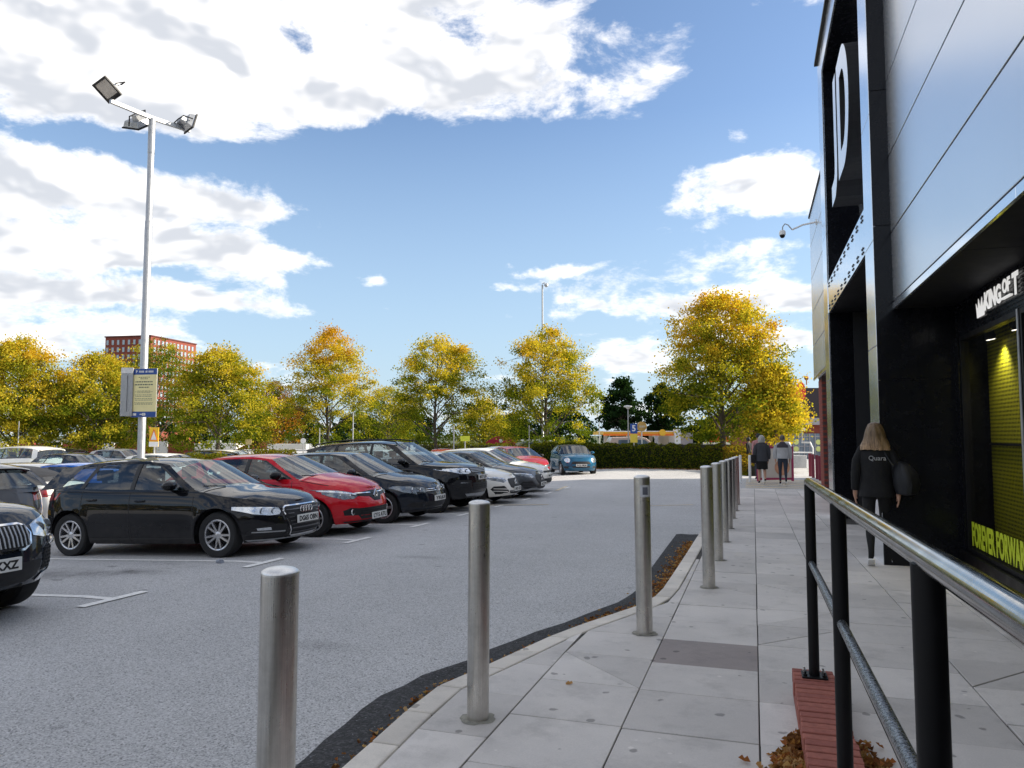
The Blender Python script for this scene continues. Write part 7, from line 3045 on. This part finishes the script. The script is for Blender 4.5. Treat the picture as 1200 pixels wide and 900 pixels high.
# two walkers and others far away
K_DKG = cloth('charcoal coat', (.045, .047, .055))
K_LTG = cloth('pale grey jersey', (.40, .40, .41))
K_NVY = cloth('navy trousers', (.03, .04, .06))
K_BLS = cloth('black shorts', (.008, .008, .008))
K_DKJ = cloth('dark yoke', (.05, .045, .055))
M_GREYH = mat_hair('grey hair', (.42, .41, .38), (.40, .39, .36), (.20, .19, .18))
M_BRNH = mat_hair('short grey brown hair', (.11, .095, .08), (.10, .08, .06), (.03, .03, .03))
p = at(893.5, 567)
root, s, spn, hands = person('walker with grey bobbed hair in a charcoal coat and black shorts', p, R(8), 1.72, .10, K_DKG, K_BLS, K_BLK, shorts=True, arm_swing=.05)
hair(root, s, spn[6], [(.12, .10, -.14), (.125, .115, -.08), (.118, .12, .0), (.10, .11, .06), (.06, .07, .11), (.005, .005, .13)], M_GREYH, back=-.015, n=24, wave=.02)
garment(root, 'coat', [(0, -.01, .80 * s, .23, .17), (0, 0, .95 * s, .21, .155), (0, 0, 1.15 * s, .195, .145), (0, 0, 1.33 * s, .21, .135), (0, 0, 1.41 * s, .13, .09), (0, 0, 1.46 * s, .065, .065)], K_DKG)
for sd in (-1, 1):
    MB().path([(.185 * sd, 0, 1.35 * s), (.235 * sd, -.01, 1.2 * s), (.25 * sd, -.01, 1.05 * s), (.25 * sd, .05, .88 * s)], [.075, .072, .065, .05], 10).build('sleeve', K_DKG, root, True)
garment(root, 'shorts', [(0, 0, .52 * s, .20, .15), (0, 0, .82 * s, .19, .15)], K_BLS)
hb = empty('handbag', p + Vector((-.30, 0, .95)), 0, 'dark handbag hanging at the left side of the grey haired walker', 'bag')
MB().prism([(-.08, -.2), (.1, -.22), (.1, .08), (-.08, .10)], 'y', -.14, .14).build('bag_body', K_BLK, hb, True, bevel=.03)
MB().path([(0, -.1, .08), (.08, -.03, .42), (.1, .04, .42), (0, .1, .08)], .01, 6).build('strap', K_BLK, hb)

p = at(918, 568)
root, s, spn, hands = person('broad man in a pale grey jersey with a dark yoke and navy trousers', p, R(2), 1.74, .11, K_LTG, K_NVY, K_BLK, arm_swing=.06, fat=1.12)
hair(root, s, spn[6], [(.085, .09, -.06), (.09, .10, -.02), (.088, .102, .03), (.07, .085, .08), (.03, .04, .105), (.004, .004, .11)], M_BRNH, back=-.012, n=20)
garment(root, 'jersey', [(0, -.01, .90 * s, .225, .175), (0, 0, 1.0 * s, .22, .17), (0, 0, 1.12 * s, .21, .155), (0, 0, 1.27 * s, .222, .15)], K_LTG)
garment(root, 'yoke', [(0, 0, 1.271 * s, .223, .151), (0, 0, 1.36 * s, .215, .135), (0, 0, 1.42 * s, .13, .095), (0, 0, 1.47 * s, .07, .07)], K_DKJ)
for sd in (-1, 1):
    MB().path([(.195 * sd, 0, 1.36 * s), (.245 * sd, -.01, 1.2 * s), (.26 * sd, 0, 1.05 * s), (.26 * sd, .05, .90 * s)], [.078, .072, .064, .052], 10).build('sleeve', K_LTG, root, True)

K_RED = cloth('pale pink top', (.45, .22, .22))
p = at(913, 566) + FWD * 2.2 + RGT * -.0
p.z = z_road(p.x, p.y) + .05
root, s, spn, hands = person('person half hidden behind the broad man, in a pale pink top', p, R(10), 1.82, .08, K_RED, K_NVY, K_BLK)
hair(root, s, spn[6], [(.085, .09, -.06), (.09, .10, -.02), (.088, .102, .03), (.07, .085, .08), (.03, .04, .105), (.004, .004, .11)], M_BLACKM, back=-.012, n=20)
p = far(876.5, 36)
p.z = z_road(p.x, p.y)
root, s, spn, hands = person('person in dark clothes walking near the low sloping hedge, partly hidden', p, R(60), 1.70, .10, K_BLK, K_BLK, K_BLK, skin=M_SKIND)
hair(root, s, spn[6], [(.085, .09, -.06), (.09, .10, -.02), (.088, .102, .03), (.07, .085, .08), (.03, .04, .105), (.004, .004, .11)], M_BLACKM, back=-.012, n=20)
